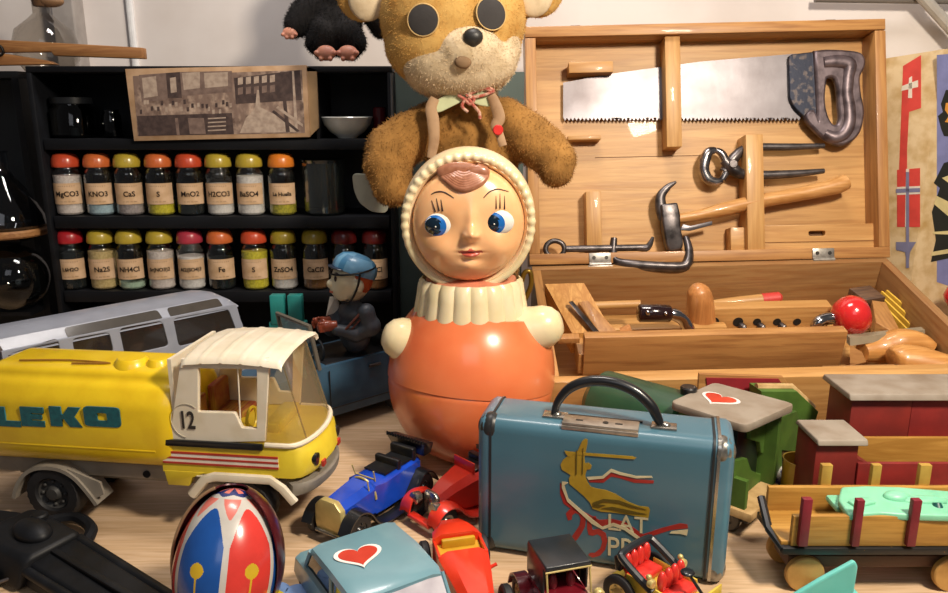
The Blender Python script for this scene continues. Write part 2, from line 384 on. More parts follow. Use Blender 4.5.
# dark jar top-left compartment
x = at(74, 138, CY+3).x
t = thing('dark_glass_jar', 'dark glass jar standing in the top left compartment of the black cabinet', 'jar', Fr((x, CY+3.4, shz[0])))
bm = B(); lathe(bm, [(0, 0.05), (2.2, 0.05), (2.5, 0.4), (2.5, 3.2), (2.1, 3.7), (2.1, 4.2)], 32); part('glass_body', bm, glass('smoky_glass', '5c6468', 0.04), t)
bm = B(); lathe(bm, [(0, 4.0), (2.3, 4.0), (2.3, 4.7), (0, 4.8)], 32); part('lid', bm, mat('black_bakelite', '15171a', 0.3, coat=0.4), t)
bm = B(); cyl(bm, (0,0,0.2), (0,0,1.2), 0.5, 0.4); part('contents', bm, mat('grey_lump', '8c8886', 0.5), t)
x = at(112, 138, CY+3).x
bm = B(); lathe(bm, [(0, 0.05), (1.0, 0.05), (1.1, 0.2), (1.1, 2.6), (0.9, 2.9), (0.9, 3.3), (0, 3.3)], 24)
solo('small_vial', bm, glass('smoky_glass2', '6c7478', 0.05), 'small dim glass vial left of the sepia photograph', 'vial', Fr((x, CY+3.4, shz[0])))
# bowl
x = at(346, 134, CY+2).x
bm = B(); lathe(bm, [(0, 0.0), (1.2, 0), (1.25, 0.15), (2.1, 0.7), (2.8, 1.6), (3.0, 2.25), (3.12, 2.4), (3.05, 2.5), (2.9, 2.4), (2.6, 1.6), (1.9, 0.8), (0, 0.4)], 40)
solo('porcelain_bowl', bm, mat('white_porcelain', 'e6e8e0', 0.15, coat=0.6), 'small white porcelain bowl in the cabinet compartment under the black plush', 'bowl', Fr((x, CY+3.1, shz[0])))
bm = B(); cyl(bm, (0,0,0), (0,0,3.6), 0.9, 0.8, bev=0.1)
solo('red_vial', bm, mat('dim_red_glass', '5c1c22', 0.2), 'dim dark red vial behind the white bowl', 'vial', Fr((at(380, 130, CY+5).x, CY+5, shz[0])))
# sepia photograph on a card box
pb = Fr((at(218, 100, CY-0.3).x, CY-0.3, 0))
def pq(px, py): return pb.h2(px, py, 'y', 0)
card = [pq(125, 69), pq(306, 65), pq(310, 137), pq(134, 141)]
t = thing('photograph_box', 'cardboard box front with sepia photograph of a workshop interior', 'photograph', pb)
m_card = mat('browned_card', 'bd9c7c', 0.85, col2='a5825f', nscale=0.6)
bm = B(); prism(bm, card, 0.5, XZ @ TM((0,0,-0.25)) , bev=0.04); part('card', bm, m_card, t)
bm = B(); q = [pq(306, 66), pq(316, 70), pq(318, 128), pq(310, 136)]; prism(bm, q, 0.4, XZ @ TM((0,0,-0.5))); part('card_side', bm, mat('tan_card', 'a98a64', 0.85), t)
def mk_sepia():
    m, nt, b = newmat('sepia_print'); b.inputs['Roughness'].default_value = 0.55
    v = coords(nt)
    n = noisef(nt, v, 0.9, 8, 0.38, 0.62)
    n2 = noisef(nt, coords(nt, (0.8, 1, 0.3)), 1.2, 4, 0.4, 0.6)
    c = mixc(nt, n, rgb('5c4840'), rgb('b8a08e')); c = mixc(nt, n2, c, rgb('7d675c'))
    nt.links.new(c, b.inputs['Base Color']); return m
ms = [mk_sepia(), mat('sepia_dark', '3c2e2c', 0.6, col2='55443f', nscale=1.5), mat('sepia_light', 'b3a090', 0.6, col2='937f72', nscale=1.5), mat('sepia_mid', '7f6a60', 0.6, col2='65524b', nscale=1.5)]
bm = B(); prism(bm, [pq(133, 76), pq(302, 70), pq(305, 133), pq(138, 136)], 0.03, XZ @ TM((0,0,0.02)))
def sp(pts, mi, k=0): prism(bm, [pq(*p) for p in pts], 0.01, XZ @ TM((0,0,0.04 + 0.002*k)), mi)
sp([(139,75),(166,73),(168,100),(142,102)], 3); sp([(142,78),(156,76),(158,96),(144,98)], 2, 1)
sp([(166,73),(180,72),(182,98),(168,98)], 1); sp([(170,78),(176,77),(177,92),(171,93)], 2, 1)
sp([(180,72),(232,71),(232,92),(182,96)], 3); sp([(182,73),(200,72),(200,88),(184,90)], 2, 1); sp([(204,73),(228,72),(228,86),(205,88)], 2, 1)
sp([(137,116),(232,113),(234,134),(139,136)], 1); sp([(175,118),(178,118),(180,135),(177,135)], 3, 1); sp([(188,118),(204,118),(206,134),(190,134)], 3, 1)
for k in range(4): sp([(208, 118+4*k), (226, 117+4*k), (226, 118.3+4*k), (208, 119.3+4*k)], 2, 1)
for k in range(26):
    x = 140 + k*3.6 + random.uniform(-1, 1); y = random.uniform(99, 110); sp([(x, y), (x+2.4, y-0.4), (x+2.6, y+4), (x+0.2, y+4.3)], random.choice([1, 2, 1]), 2)
sp([(234,78),(300,70),(302,100),(236,104)], 1); sp([(246,118),(258,106),(286,120),(296,132),(240,133)], 2)
for k in range(5): sp([(238+8*k, 78-0.6*k), (243+8*k, 77-0.6*k), (243+8*k, 84-0.6*k), (238+8*k, 85-0.6*k)], 2, 1); sp([(238+8*k, 88-0.6*k), (243+8*k, 87-0.6*k), (243+8*k, 94-0.6*k), (238+8*k, 95-0.6*k)], 3, 1)
sp([(257,90),(259,90),(261,112),(255,112)], 2, 3); sp([(280,72),(283,72),(290,132),(286,132)], 1, 3); sp([(292,71),(294,71),(298,132),(295,132)], 2, 3)
sp([(276,108),(278,106),(303,124),(303,127)], 2, 4); sp([(272,112),(274,110),(300,131),(297,132)], 1, 4); sp([(252,114),(270,113),(268,119),(254,119)], 2, 5)
part('sepia_print', bm, ms, t, smooth=0)
# ------------------------------------------------------------------ dark side cabinet, flasks and clamp
pz = at(15, 71, 93).z
m_slate = mat('dark_slate_paint', '23282d', 0.6, col2='1b2024', nscale=0.2)
t = thing('side_cabinet', 'dark slate-grey open cabinet at the left edge behind the flasks', 'cabinet', Fr((0,0,0)))
xr = at(28, 150, 93).x; xl = -78
bm = B(); box(bm, ((xl+xr)/2, 101.5, pz/2), (xr-xl, 1, pz)); part('back_panel', bm, m_slate, t)
bm = B(); box(bm, ((xl+xr)/2, 97.5, pz-0.4), (xr-xl, 9, 0.8), 0.1); part('top_board', bm, m_black, t)
bm = B(); box(bm, (xr-0.4, 97.5, (pz-0.8)/2), (0.8, 9, pz-0.8)); part('side_panel', bm, m_black, t)
zs = at(15, 236, 93).z
bm = B(); box(bm, ((xl+xr)/2 - 0.4, 95.5, zs), (xr-xl-0.8, 11, 0.5)); part('shelf', bm, m_black, t)
zs2 = at(15, 312, 91).z
bm = B(); box(bm, ((xl+xr)/2 - 0.4, 95.5, zs2), (xr-xl-0.8, 11, 0.5)); part('shelf', bm, m_black, t)
m_peg = wood('warm_peg_wood', 'a87848', '8a5c34', 0, 0.55, 1.2)
fx = at(4, 220, 92)
bm = B(); lathe(bm, [(0, 0.05), (4.2, 0.05), (4.5, 0.4), (4.3, 1.6), (3.4, 3.6), (1.5, 6.2), (1.1, 7.0), (1.1, 9.0), (1.35, 9.2)], 40)
solo('conical_flask', bm, glass('flask_glass', 'c8ccd0', 0.02, 1.3, 0.06), 'clear conical glass flask standing on the wooden disc at the left edge', 'flask', Fr((fx.x, 92.4, zs+0.25+0.9)))
bm = B(); cyl(bm, (0,0,0), (0,0,0.9), 4.6, bev=0.2, seg=40)
solo('wooden_disc', bm, m_peg, 'round wooden stand under the conical flask', 'stand', Fr((fx.x, 92.4, zs+0.25)))
fx = at(13, 282, 91)
bm = B(); ell(bm, (0,0,4.1), 4.1, seg=40); cyl(bm, (0,0,7.9), (0,2,10), 1.1, 1.1)
solo('round_flask', bm, glass('flask_glass2', 'c0c4c0', 0.02, 1.4, 0.05), 'round-bellied glass flask on the lower dark shelf at the left edge', 'flask', Fr((fx.x, 91.2, zs2+0.25)))
# flask on top and wooden clamp
fx = at(22, 40, 92)
t = thing('glass_flask', 'pale round glass flask with a stopper on top of the dark side cabinet', 'flask', Fr((fx.x, 97, pz)))
bm = B(); lathe(bm, [(0, 0.05), (2.6, 0.1), (3.6, 1.6), (3.7, 3.2), (3.2, 4.9), (1.6, 6.2), (1.0, 6.8), (1.0, 8.6), (1.3, 8.8)], 36); part('glass_body', bm, glass('flask_glass3', 'e4e0da', 0.02, 0.9, 0.05), t)
bm = B(); cyl(bm, (0,0,7.6), (0,0,9.6), 0.9, 1.15, bev=0.1); ell(bm, (1.3, 0, 8.2), (1.5, 1.0, 0.7)); part('stopper', bm, mat('brown_rubber', '8c6a4c', 0.7, bmp=0.3), t)
ck = Fr((0, 92.5, 0))
t = thing('wooden_clamp', 'long wooden test-tube clamp lying across the top of the dark cabinets', 'clamp', ck)
def kq(px, py): return ck.h2(px, py, 'y', 0)
bm = B(); prism(bm, [kq(-20, 39), kq(55, 43), kq(144, 48), kq(145, 59), kq(57, 56), kq(54, 52), kq(-20, 53)], 1.4, XZ, bev=0.1); part('jaw', bm, m_peg, t)
bm = B(); prism(bm, [kq(-20, 55), kq(8, 54), kq(50, 61), kq(57, 64.5), kq(-20, 66)], 1.4, XZ, bev=0.08); part('jaw', bm, m_peg, t)
bm = B(); p = kq(2, 51); tube(bm, [(p[0]+math.cos(a)*0.6, -0.9 + 0.02*a, p[1]+math.sin(a)*0.6) for a in [k*PI/8 for k in range(40)]], 0.13); part('spring', bm, mat('dark_spring', '2c2a28', 0.4, 0.8), t)
# ------------------------------------------------------------------ roly-poly doll
m_orange = mat('orange_celluloid', 'e8804f', 0.28, col2='dd6a3c', nscale=0.15, coat=0.5, sub=0.08)
m_ivory = mat('ivory_plastic', 'ecdcb6', 0.32, col2='e2cf9f', nscale=0.3, coat=0.3, sub=0.1)
m_ivory2 = mat('ivory_hood_plastic', 'eed9b4', 0.35, col2='e6c796', nscale=0.2, coat=0.3, sub=0.1)
m_face = mat('peach_face_plastic', 'f6c08c', 0.25, col2='f0b078', nscale=0.25, coat=0.5, sub=0.15)
df = Fr((at(471, 440, 66).x, 66.0, 0))
doll = thing('roly_poly_doll', 'large orange roly-poly doll with ivory hood and ruffled collar', 'doll', df)
Rb = 7.55
def bodyprof():
    pr = [(0, 0)]
    for k in range(1, 44):
        a = -PI/2 + PI * k / 44; r = Rb * (math.cos(a) if a < 0 else max(math.cos(a), 0) ** 0.62); z = 7.8 + 7.8 * math.sin(a)
        if z > 14.2: break
        if 5.7 < z: r += 0.0
        pr.append((r, z))
    return pr
bp = bodyprof(); b1 = [p for p in bp if p[1] < 7.7]; b2 = [p for p in bp if p[1] >= 7.7]
bm = B(); lathe(bm, b1 + [(b1[-1][0], 7.68), (b1[-1][0]-0.03, 7.72), (b1[-1][0]+0.1, 7.76), (b1[-1][0]+0.1, 7.9)] + [(p[0]+0.1, p[1]) for p in b2 if p[1] > 8] + [(4.2, 14.2), (0, 14.3)], 72)
bmesh.ops.transform(bm, matrix=Matrix.Translation((0,0,7.8)) @ Euler((R(-7), R(5), 0)).to_matrix().to_4x4() @ Matrix.Translation((0,0,-7.8)), verts=bm.verts); part('body', bm, m_orange, doll)
def ruff(phi, i): return 1 + (0.035 if i in (1,2,3,4) else 0.02) * abs(math.sin(phi * 10)) ** 0.7 * 1.6
bm = B(); t_ = B(); lathe(t_, [(4.2, 17.4), (4.45, 17.0), (4.6, 16.0), (4.85, 14.7), (5.05, 13.9), (4.6, 13.75), (4.3, 14.6), (4.0, 17.2)], 160, mod=ruff)
for v in t_.verts:
    ph = math.atan2(v.co.y, v.co.x)
    if v.co.z < 15: v.co.z -= 0.55 * abs(math.sin(ph * 10)) ** 0.8 * (15 - v.co.z)
_merge(bm, t_); part('ruffled_collar', bm, m_ivory, doll)
bm = B(); lathe(bm, [(0, 13.9), (4.1, 13.9), (4.0, 17.3), (2.5, 17.6), (0, 17.6)], 40); part('neck', bm, mat('pinkish_neck', 'd98c6c', 0.4), doll)
for sgn, px, py in ((-1, 401, 338), (1, 544, 328)):
    p = df.hit(px, py, 'y', -1.0)
    bm = B(); t_ = B()
    prof = [(0, 2.6), (0.9, 2.45), (1.5, 1.95), (1.85, 1.2), (1.95, 0.4), (2.15, -0.4), (2.5, -1.0), (2.6, -1.3), (2.3, -1.3)]
    lathe(t_, prof, 32, mod=lambda a, i: 1.0)
    A = Matrix.Translation((p.x - sgn*0.9, -1.6, p.z + (0.1 if sgn > 0 else -0.1))) @ Vector((sgn*1.0, -0.25, 0.35)).to_track_quat('Z', 'Y').to_matrix().to_4x4()
    _merge(bm, t_, A); part('arm', bm, m_ivory, doll)
# head
hc = df.hit(468.5, 217, 'y', 0)
HC = Vector((hc.x, 0, hc.z))
HM = Matrix.Translation(HC) @ Euler((R(4), 0, R(0))).to_matrix().to_4x4() @ Matrix.Rotation(R(90), 4, 'X')  # local z -> -Y (towards viewer), local y -> up
RY = 6.1 / 5.75
bm = B(); t_ = B()
prof = [(0, -5.4), (1.8, -5.2), (3.4, -4.5), (4.7, -3.3), (5.5, -1.6), (5.78, 0.2), (5.72, 1.4), (5.45, 2.3), (5.2, 2.75), (4.95, 2.95), (4.75, 2.7), (4.7, 2.2)]
lathe(t_, prof, 96); bmesh.ops.transform(t_, matrix=Matrix.Diagonal((1, RY, 1, 1)), verts=t_.verts)
_merge(bm, t_, HM); part('hood', bm, m_ivory2, doll)
bm = B(); t_ = B(); N = 352; rings = []
for k in range(N):
    a = 2*PI*k/N; top = max(0, math.sin(a) + 0.55)
    w = 1 + 0.17 * min(1, top * 2) * math.sin(a * 44)
    cx, cy = 5.28*math.cos(a), 5.28*RY*math.sin(a); rr = 0.30 * w + 0.05
    rings.append([t_.verts.new((cx + rr*math.cos(j*PI/4)*math.cos(a), cy + rr*math.cos(j*PI/4)*math.sin(a), 2.75 + rr*math.sin(j*PI/4))) for j in range(8)])
for k in range(N):
    for j in range(8): t_.faces.new((rings[k][j], rings[k][(j+1) % 8], rings[(k+1) % N][(j+1) % 8], rings[(k+1) % N][j]))
bmesh.ops.recalc_face_normals(t_, faces=t_.faces)
_merge(bm, t_, HM); part('scalloped_trim', bm, m_ivory, doll, smooth=60)
FRx, FRy = 4.72, 4.72 * 1.05
def fl(px, py): return Vector(((px - 470) * 0.0815, -(py - 218.5) * 0.0825 + 0.72))
def G(x, y, cx, cy, sx, sy): return math.exp(-((x-cx)/sx)**2 - ((y-cy)/sy)**2)
eL, eR, nose, mouth = fl(442, 224), fl(500.5, 221), fl(473.5, 231), fl(472.5, 251)
def fz(x, y):
    q = min(1, (x/FRx)**2 + (y/FRy)**2)
    z = 2.45 + 2.5 * math.sqrt(max(0, 1 - q)) ** 0.9
    z += 0.85 * G(x, y, nose.x, nose.y, 0.55, 0.62) + 0.3 * G(x, y, nose.x, nose.y + 1.0, 0.45, 1.2)
    z += 0.28 * G(x, y, nose.x + 0.5, nose.y - 0.1, 0.25, 0.25) + 0.28 * G(x, y, nose.x - 0.5, nose.y - 0.1, 0.25, 0.25)
    z += 0.45 * G(x, y, -2.3, -1.8, 1.2, 1.1) + 0.45 * G(x, y, 2.6, -1.7, 1.2, 1.1)
    z -= 0.35 * G(x, y, eL.x, eL.y, 1.1, 0.9) + 0.35 * G(x, y, eR.x, eR.y, 1.1, 0.9)
    z += 0.30 * G(x, y, mouth.x - 0.1, mouth.y + 0.24, 0.8, 0.24) + 0.36 * G(x, y, mouth.x - 0.05, mouth.y - 0.2, 0.55, 0.22)
    z -= 0.22 * G(x, y, mouth.x, mouth.y + 0.04, 0.85, 0.1) + 0.2 * G(x, y, mouth.x, mouth.y - 0.65, 0.7, 0.25)
    z += 0.35 * G(x, y, mouth.x, mouth.y - 1.25, 0.9, 0.6)
    return z
m_lip = mat('rose_lip_paint', 'cf5e4c', 0.3, coat=0.4); m_blush = mat('darker_peach_rim', 'dd8a5c', 0.3, coat=0.4)
bm = B(); t_ = B(); NR, NA = 70, 160; cen = t_.verts.new((0, 0, fz(0, 0))); rings = []
for i in range(1, NR + 1):
    rr = (i / NR); rings.append([t_.verts.new((FRx*rr*math.cos(2*PI*k/NA), FRy*rr*math.sin(2*PI*k/NA), fz(FRx*rr*math.cos(2*PI*k/NA), FRy*rr*math.sin(2*PI*k/NA)))) for k in range(NA)])
for k in range(NA): t_.faces.new((cen, rings[0][k], rings[0][(k+1) % NA]))
for a_, b_ in zip(rings, rings[1:]):
    for k in range(NA): t_.faces.new((a_[k], b_[k], b_[(k+1) % NA], a_[(k+1) % NA]))
for f in t_.faces:
    c = f.calc_center_median(); x, y = c.x - mouth.x, c.y - mouth.y
    up = (abs(x) < 0.98 and 0 <= y < 0.36 - 0.24*abs(x) + 0.07*math.cos(x*8)); lo = (abs(x) < 0.75 and -0.42 + 0.6*x*x < y <= 0)
    if up or lo: f.material_index = 1
tm = bmesh.new(); me_ = bpy.data.meshes.new('x'); t_.to_mesh(me_); t_.free()
tm.from_mesh(me_); bmesh.ops.transform(tm, matrix=HM, verts=tm.verts); me_2 = bpy.data.meshes.new('y'); tm.to_mesh(me_2); bm.from_mesh(me_2); tm.free()
face = part('face', bm, [m_face, m_lip], doll, smooth=80)
def onface(pts, r, off=0.02, n=5):
    P = smoothpath([(p.x, p.y, 0) for p in pts], n); return [(q.x, q.y, fz(q.x, q.y) + off) for q in P]
m_dark = mat('painted_dark_line', '33201a', 0.4); m_white = mat('eye_white', 'f4efe6', 0.15, coat=0.8); m_blue = mat('eye_blue', '1f6cc0', 0.12, coat=0.8); m_pupil = mat('eye_pupil', '0a1f30', 0.08, coat=1.0)
def zz(x, y): return fl(390 + x/3.706, 140 + y/3.706)
bm = B()
for br in ([(160,202),(180,192),(210,191),(245,210)], [(353,210),(375,190),(405,182),(447,194)]):
    P = onface([zz(*p) for p in br], 0.05); tube(bm, P, [0.03 + 0.035*math.sin(PI*i/(len(P)-1)) for i in range(len(P))], 6, M=HM)
    part('eyebrow', bm, m_dark, doll); bm = B()
bm = B()
for ls in ([(162,222),(176,262)], [(180,214),(190,258)], [(197,217),(203,258)], [(399,205),(400,250)], [(414,198),(414,250)], [(431,206),(431,254)]):
    a, b = zz(*ls[0]), zz(*ls[1]); P = onface([a, (a+b)/2, b], 0.05); tube(bm, P, [0.02 + 0.05*i/(len(P)-1) for i in range(len(P))], 6, M=HM)
    part('eyelash', bm, m_dark, doll); bm = B()
for e, ic in ((zz(193, 312), zz(176, 313)), (zz(410, 303), zz(392, 304))):
    zb = fz(e.x, e.y)
    bm = B(); ell(bm, (0, 0, 0), (1.28, 1.05, 0.52), seg=32, M=HM @ TM((e.x, e.y, zb - 0.05)))
    w = part('eye', bm, m_white, doll)
    bm = B(); dx, dy = ic.x - e.x, ic.y - e.y
    def ez(x, y): return zb - 0.05 + 0.52 * math.sqrt(max(0, 1 - (x/1.28)**2 - (y/1.05)**2))
    for rad, off, mi, sx in ((0.90, 0.02, 0, 0), (0.72, 0.035, 1, -0.15)):
        t_ = B(); c0 = t_.verts.new((e.x+dx+sx, e.y+dy, ez(dx+sx, dy) + off + 0.05)); prev = None; rg = []
        for i in (1, 2, 3, 4):
            rg.append([t_.verts.new((e.x+dx+sx+rad*i/4*math.cos(2*PI*k/32), e.y+dy+rad*i/4*math.sin(2*PI*k/32), ez(dx+sx+rad*i/4*math.cos(2*PI*k/32), dy+rad*i/4*math.sin(2*PI*k/32)) + off + 0.05*(1-i/4))) for k in range(32)])
        for k in range(32):
            t_.faces.new((c0, rg[0][k], rg[0][(k+1) % 32]))
            for i in range(3): t_.faces.new((rg[i][k], rg[i+1][k], rg[i+1][(k+1) % 32], rg[i][(k+1) % 32]))
        _merge(bm, t_, HM, mi)
    ell(bm, (0,0,0), 0.07, seg=10, mi=2, M=HM @ TM((e.x+dx+0.02, e.y+dy, ez(dx, dy)+0.07)))  # white dot painted as a light glint in the pupil
    part('iris', bm, [m_blue, m_pupil, m_white], w, smooth=60)
m_hair = mat('painted_brown_curl', 'aa7256', 0.35, col2='925a40', nscale=2, coat=0.4)
bm = B()
for j in range(7):
    f = j / 6
    a = zz(165 + 30*f, 118 - 30*f); b = zz(215 + 18*f, 150 - 40*f); c = zz(275 + 5*f, 178 - 45*f); d = zz(345 - 15*f, 155 - 40*f); e = zz(365 - 30*f, 118 - 18*f); g = zz(320 - 5*f, 96 + 6*f)
    P = onface([a, b, c, d, e, g], 0.1, 0.06, 5)
    tube(bm, P, [0.09 + 0.24*math.sin(PI*min(1, (i+1)/(len(P)))) for i in range(len(P))], 8, M=HM)
ell(bm, (0,0,0), (1.0, 0.72, 0.35), seg=20, M=HM @ TM((*zz(330, 128), fz(*zz(330, 128)) + 0.05)))
ell(bm, (0,0,0), (1.9, 0.8, 0.3), seg=24, M=HM @ TM((*zz(265, 122), fz(*zz(265, 122)) - 0.0)))
part('hair_curl', bm, m_hair, doll, smooth=70)
# ------------------------------------------------------------------ teddy bear
m_fur = mat('golden_brown_plush', 'a4763a', 0.95, col2='7c5624', nscale=0.5, bmp=0.5, bscale=6, lo=0.35, hi=0.7)
m_fur2 = mat('light_golden_plush', 'd2a860', 0.95, col2='bd8c44', nscale=0.5, bmp=0.5, bscale=6, lo=0.35, hi=0.7)
m_muz = mat('cream_mohair', 'd8c4a4', 0.95, col2='c2ab88', nscale=0.8, bmp=0.5, bscale=6)
bf = Fr((at(455, 200, 81).x, 81, 0))
bear = thing('teddy_bear', 'big golden-brown teddy bear with cream muzzle standing behind the roly-poly doll', 'teddy bear', bf)
def bq(px, py, y): return bf.hit(px, py, 'y', y)
sh = bq(475, 120, -1)
t_ = B()
ell(t_, (sh.x-0.3, 0.5, 16.5), (5.2, 4.6, 9.5)); ell(t_, (sh.x-0.3, 0, 27), (5.0, 3.8, 5.2)); cyl(t_, (sh.x, 0.3, 29), (sh.x-0.5, 0, 34), 3.0, 2.6)
for pts, rs in (([(440,118),(408,138),(392,150),(388,165),(392,186)], [2.1, 2.6, 2.7, 2.5, 2.1]), ([(505,118),(530,138),(545,150),(555,160),(556,170)], [2.1, 2.5, 2.4, 2.2, 1.8])):
    P = [bq(px, py, -1.5 - 1.2*i/2) for i, (px, py) in enumerate(pts)]; tube(t_, P, rs, 16)
    for p, r in zip(P, rs): ell(t_, p, r)
for s in (-1, 1):
    cyl(t_, (sh.x - 0.5 + s*2.4, 0, 9.5), (sh.x - 0.5 + s*2.9, -0.5, 1.8), 2.5, 2.2); ell(t_, (sh.x - 0.5 + s*2.9, -1.0, 1.7), (2.2, 3.0, 1.7))
bmb = fuse(t_, 0.35, 8); src = bmb.copy()
body = part('body', bmb, m_fur, bear, smooth=80)
fb = fur_on(src, 30000, 0.32, 0.03, (0, 0, -0.7), keep=lambda p: p.y < 2.5)
part('fur', fb, m_fur, bear, smooth=0, kind='stuff')
hcB = bq(453, 22, -1.5); t_ = B()
ell(t_, hcB + Vector((0, 0.3, 0.3)), (7.25, 6.2, 6.7), seg=40); ell(t_, hcB + Vector((-0.2, -0.5, -2.2)), (6.6, 5.4, 4.6), seg=32)
for px, py in ((362, -8), (538, -12)):
    p = bq(px, py, -0.5); ell(t_, p, (2.7, 1.3, 2.9), seg=24)
hb = fuse(t_, 0.3, 5); src = hb.copy(); head = part('head', hb, m_fur2, bear, smooth=80)
part('head_fur', fur_on(src, 20000, 0.2, 0.025, (0, 0, -0.4), keep=lambda p: p.y < 1.5), m_fur2, bear, smooth=0, kind='stuff')
# muzzle
mc = bq(464, 58, -4.4); t_ = B()
ell(t_, mc + Vector((-0.5, 0.6, -0.3)), (5.7, 3.7, 3.4), seg=32); ell(t_, mc + Vector((-0.7, 1.5, -1.1)), (5.3, 3.8, 3.0), seg=32); ell(t_, mc + Vector((0.3, -0.6, 0.6)), (3.4, 3.3, 2.7), seg=32); ell(t_, mc + Vector((-3.4, 1.3, 0.4)), (2.7, 2.4, 2.6)); ell(t_, mc + Vector((3.2, 1.5, 0.9)), (2.4, 2.4, 2.6)); ell(t_, mc + Vector((-2.6, 1.4, 1.5)), (2.6, 2.4, 2.1)); ell(t_, mc + Vector((2.6, 1.5, 1.8)), (2.2, 2.4, 1.9))
mb = fuse(t_, 0.28, 8); src = mb.copy(); muz = part('muzzle', mb, m_muz, bear, smooth=80, label='cream muzzle')
part('muzzle_fur', fur_on(src, 9000, 0.25, 0.025, (0, 0, -0.3), keep=lambda p: p.y < -2), m_muz, bear, smooth=0, kind='stuff')
nz = bq(473, 37, -8.0)
bm = B(); t_ = B(); ell(t_, nz, (0.95, 0.75, 0.8)); ell(t_, nz + Vector((0, 0.1, -0.4)), (0.55, 0.6, 0.6)); bm = fuse(t_, 0.12, 3); part('nose', bm, mat('black_vinyl_nose', '2a2928', 0.45, bmp=0.2), bear)
m_mouth = mat('brown_mouth_felt', '8d7052', 0.9, bmp=0.3)
mo = bq(463, 62, -7.9)
bm = B(); ell(bm, mo, (0.8, 0.45, 0.6), seg=16); part('mouth', bm, m_mouth, bear)
m_felt = mat('dark_grey_felt', '403d3d', 0.95, bmp=0.4); m_feltc = mat('cream_felt_edge', 'd8b67c', 0.9)
for px, py, ang in ((424, 20, 6), (490, 14, -22)):
    # the felt discs lie on the head surface
    d = ray(px, py); o = bf.I @ CAM; e = d
    c0 = hcB + Vector((0, 0.3, 0.3)); r = Vector((7.25, 6.2, 6.7))
    oo = Vector(((o.x-c0.x)/r.x, (o.y-c0.y)/r.y, (o.z-c0.z)/r.z)); dd = Vector((d.x/r.x, d.y/r.y, d.z/r.z))
    aa, bb, cc = dd.dot(dd), 2*oo.dot(dd), oo.dot(oo) - 1; tt_ = (-bb - math.sqrt(max(0, bb*bb - 4*aa*cc))) / (2*aa)
    p = o + d * tt_; nrm = Vector(((p.x-c0.x)/r.x**2, (p.y-c0.y)/r.y**2, (p.z-c0.z)/r.z**2)).normalized()
    A = Matrix.Translation(p + nrm*0.25) @ nrm.to_track_quat('Z', 'Y').to_matrix().to_4x4() @ Matrix.Rotation(R(ang), 4, 'Z')
    bm = B(); lathe(bm, [(0, 0.16), (1.0, 0.12), (1.28, 0.02), (1.28, -0.25), (0, -0.3)], 32, A @ Matrix.Diagonal((1.15, 1.06, 1, 1))); e_ = part('eye', bm, m_felt, bear)
    bm = B(); tube(bm, [(1.32*1.15*math.cos(2*PI*k/32), 1.32*1.06*math.sin(2*PI*k/32), -0.02) for k in range(32)], 0.07, 6, M=A, cyc=True); part('eye_edge', bm, m_feltc, e_)
for px, py in ((367, -2), (534, -6)):
    p = bq(px, py, -1.75); bm = B(); ell(bm, p, (1.9, 0.7, 2.2), seg=20); part('ear_lining', bm, m_muz, bear)
# collar, cord bow and straps
bm = B()
cA = bq(468, 93, -5.6)
m_collar = mat('pale_green_cloth', 'c9cfa4', 0.8, bmp=0.2); m_strap = mat('tan_leather_strap', 'b08e6c', 0.7, col2='937050', bmp=0.2)
for s in (-1, 1):
    if s < 0: P = [(462,88),(452,94),(440,99),(431,107),(429,113),(441,111),(455,104),(466,98)]
    else: P = [(466,92),(480,92),(492,94),(497,103),(489,106),(478,104),(470,100)]
    sheet(bm, roundpoly([bf.h2(*p, 'y', -5.0) for p in P], 0.3), (), 0.35, Matrix.Translation((0, -5.0, 0)) @ XZ, bev=0.1)
part('collar', bm, m_collar, bear, label='pale green cloth collar')
bm = B(); bq5 = lambda px, py, y=-5.4: bq(px, py, y)
for P in ([(466,94),(474,99),(470,104),(464,99),(458,95)], [(466,96),(478,90),(488,88),(493,91),(484,95),(470,98)], [(468,98),(474,106),(479,112),(480,119)], [(466,98),(462,106),(468,112)], [(486,88),(492,92),(494,90)]):
    tube(bm, [bq5(*p) for p in P], 0.16, 8, smooth=5)
part('cord_bow', bm, mat('red_white_cord', 'b05648', 0.8, col2='d8b8a0', nscale=3), bear, label='red and white cord bow')
for P in ([(435,98),(431,108),(433,120),(434,140),(431,158)], [(491,95),(496,106),(499,118),(496,126),(500,136),(503,146)]):
    bm = B(); tube(bm, [bq5(px, py, -5.3 - 0.1*i) for i, (px, py) in enumerate(P)], [0.45, 0.55, 0.6, 0.52, 0.4], 10, smooth=5, flat=0.35, up=(0, -1, 0)); part('strap', bm, m_strap, bear)
bm = B(); p = bq5(498, 130, -6.1); cyl(bm, p, p + Vector((0, -0.25, 0)), 0.5, bev=0.08); part('button', bm, mat('red_button', 'd8302c', 0.4), bear)
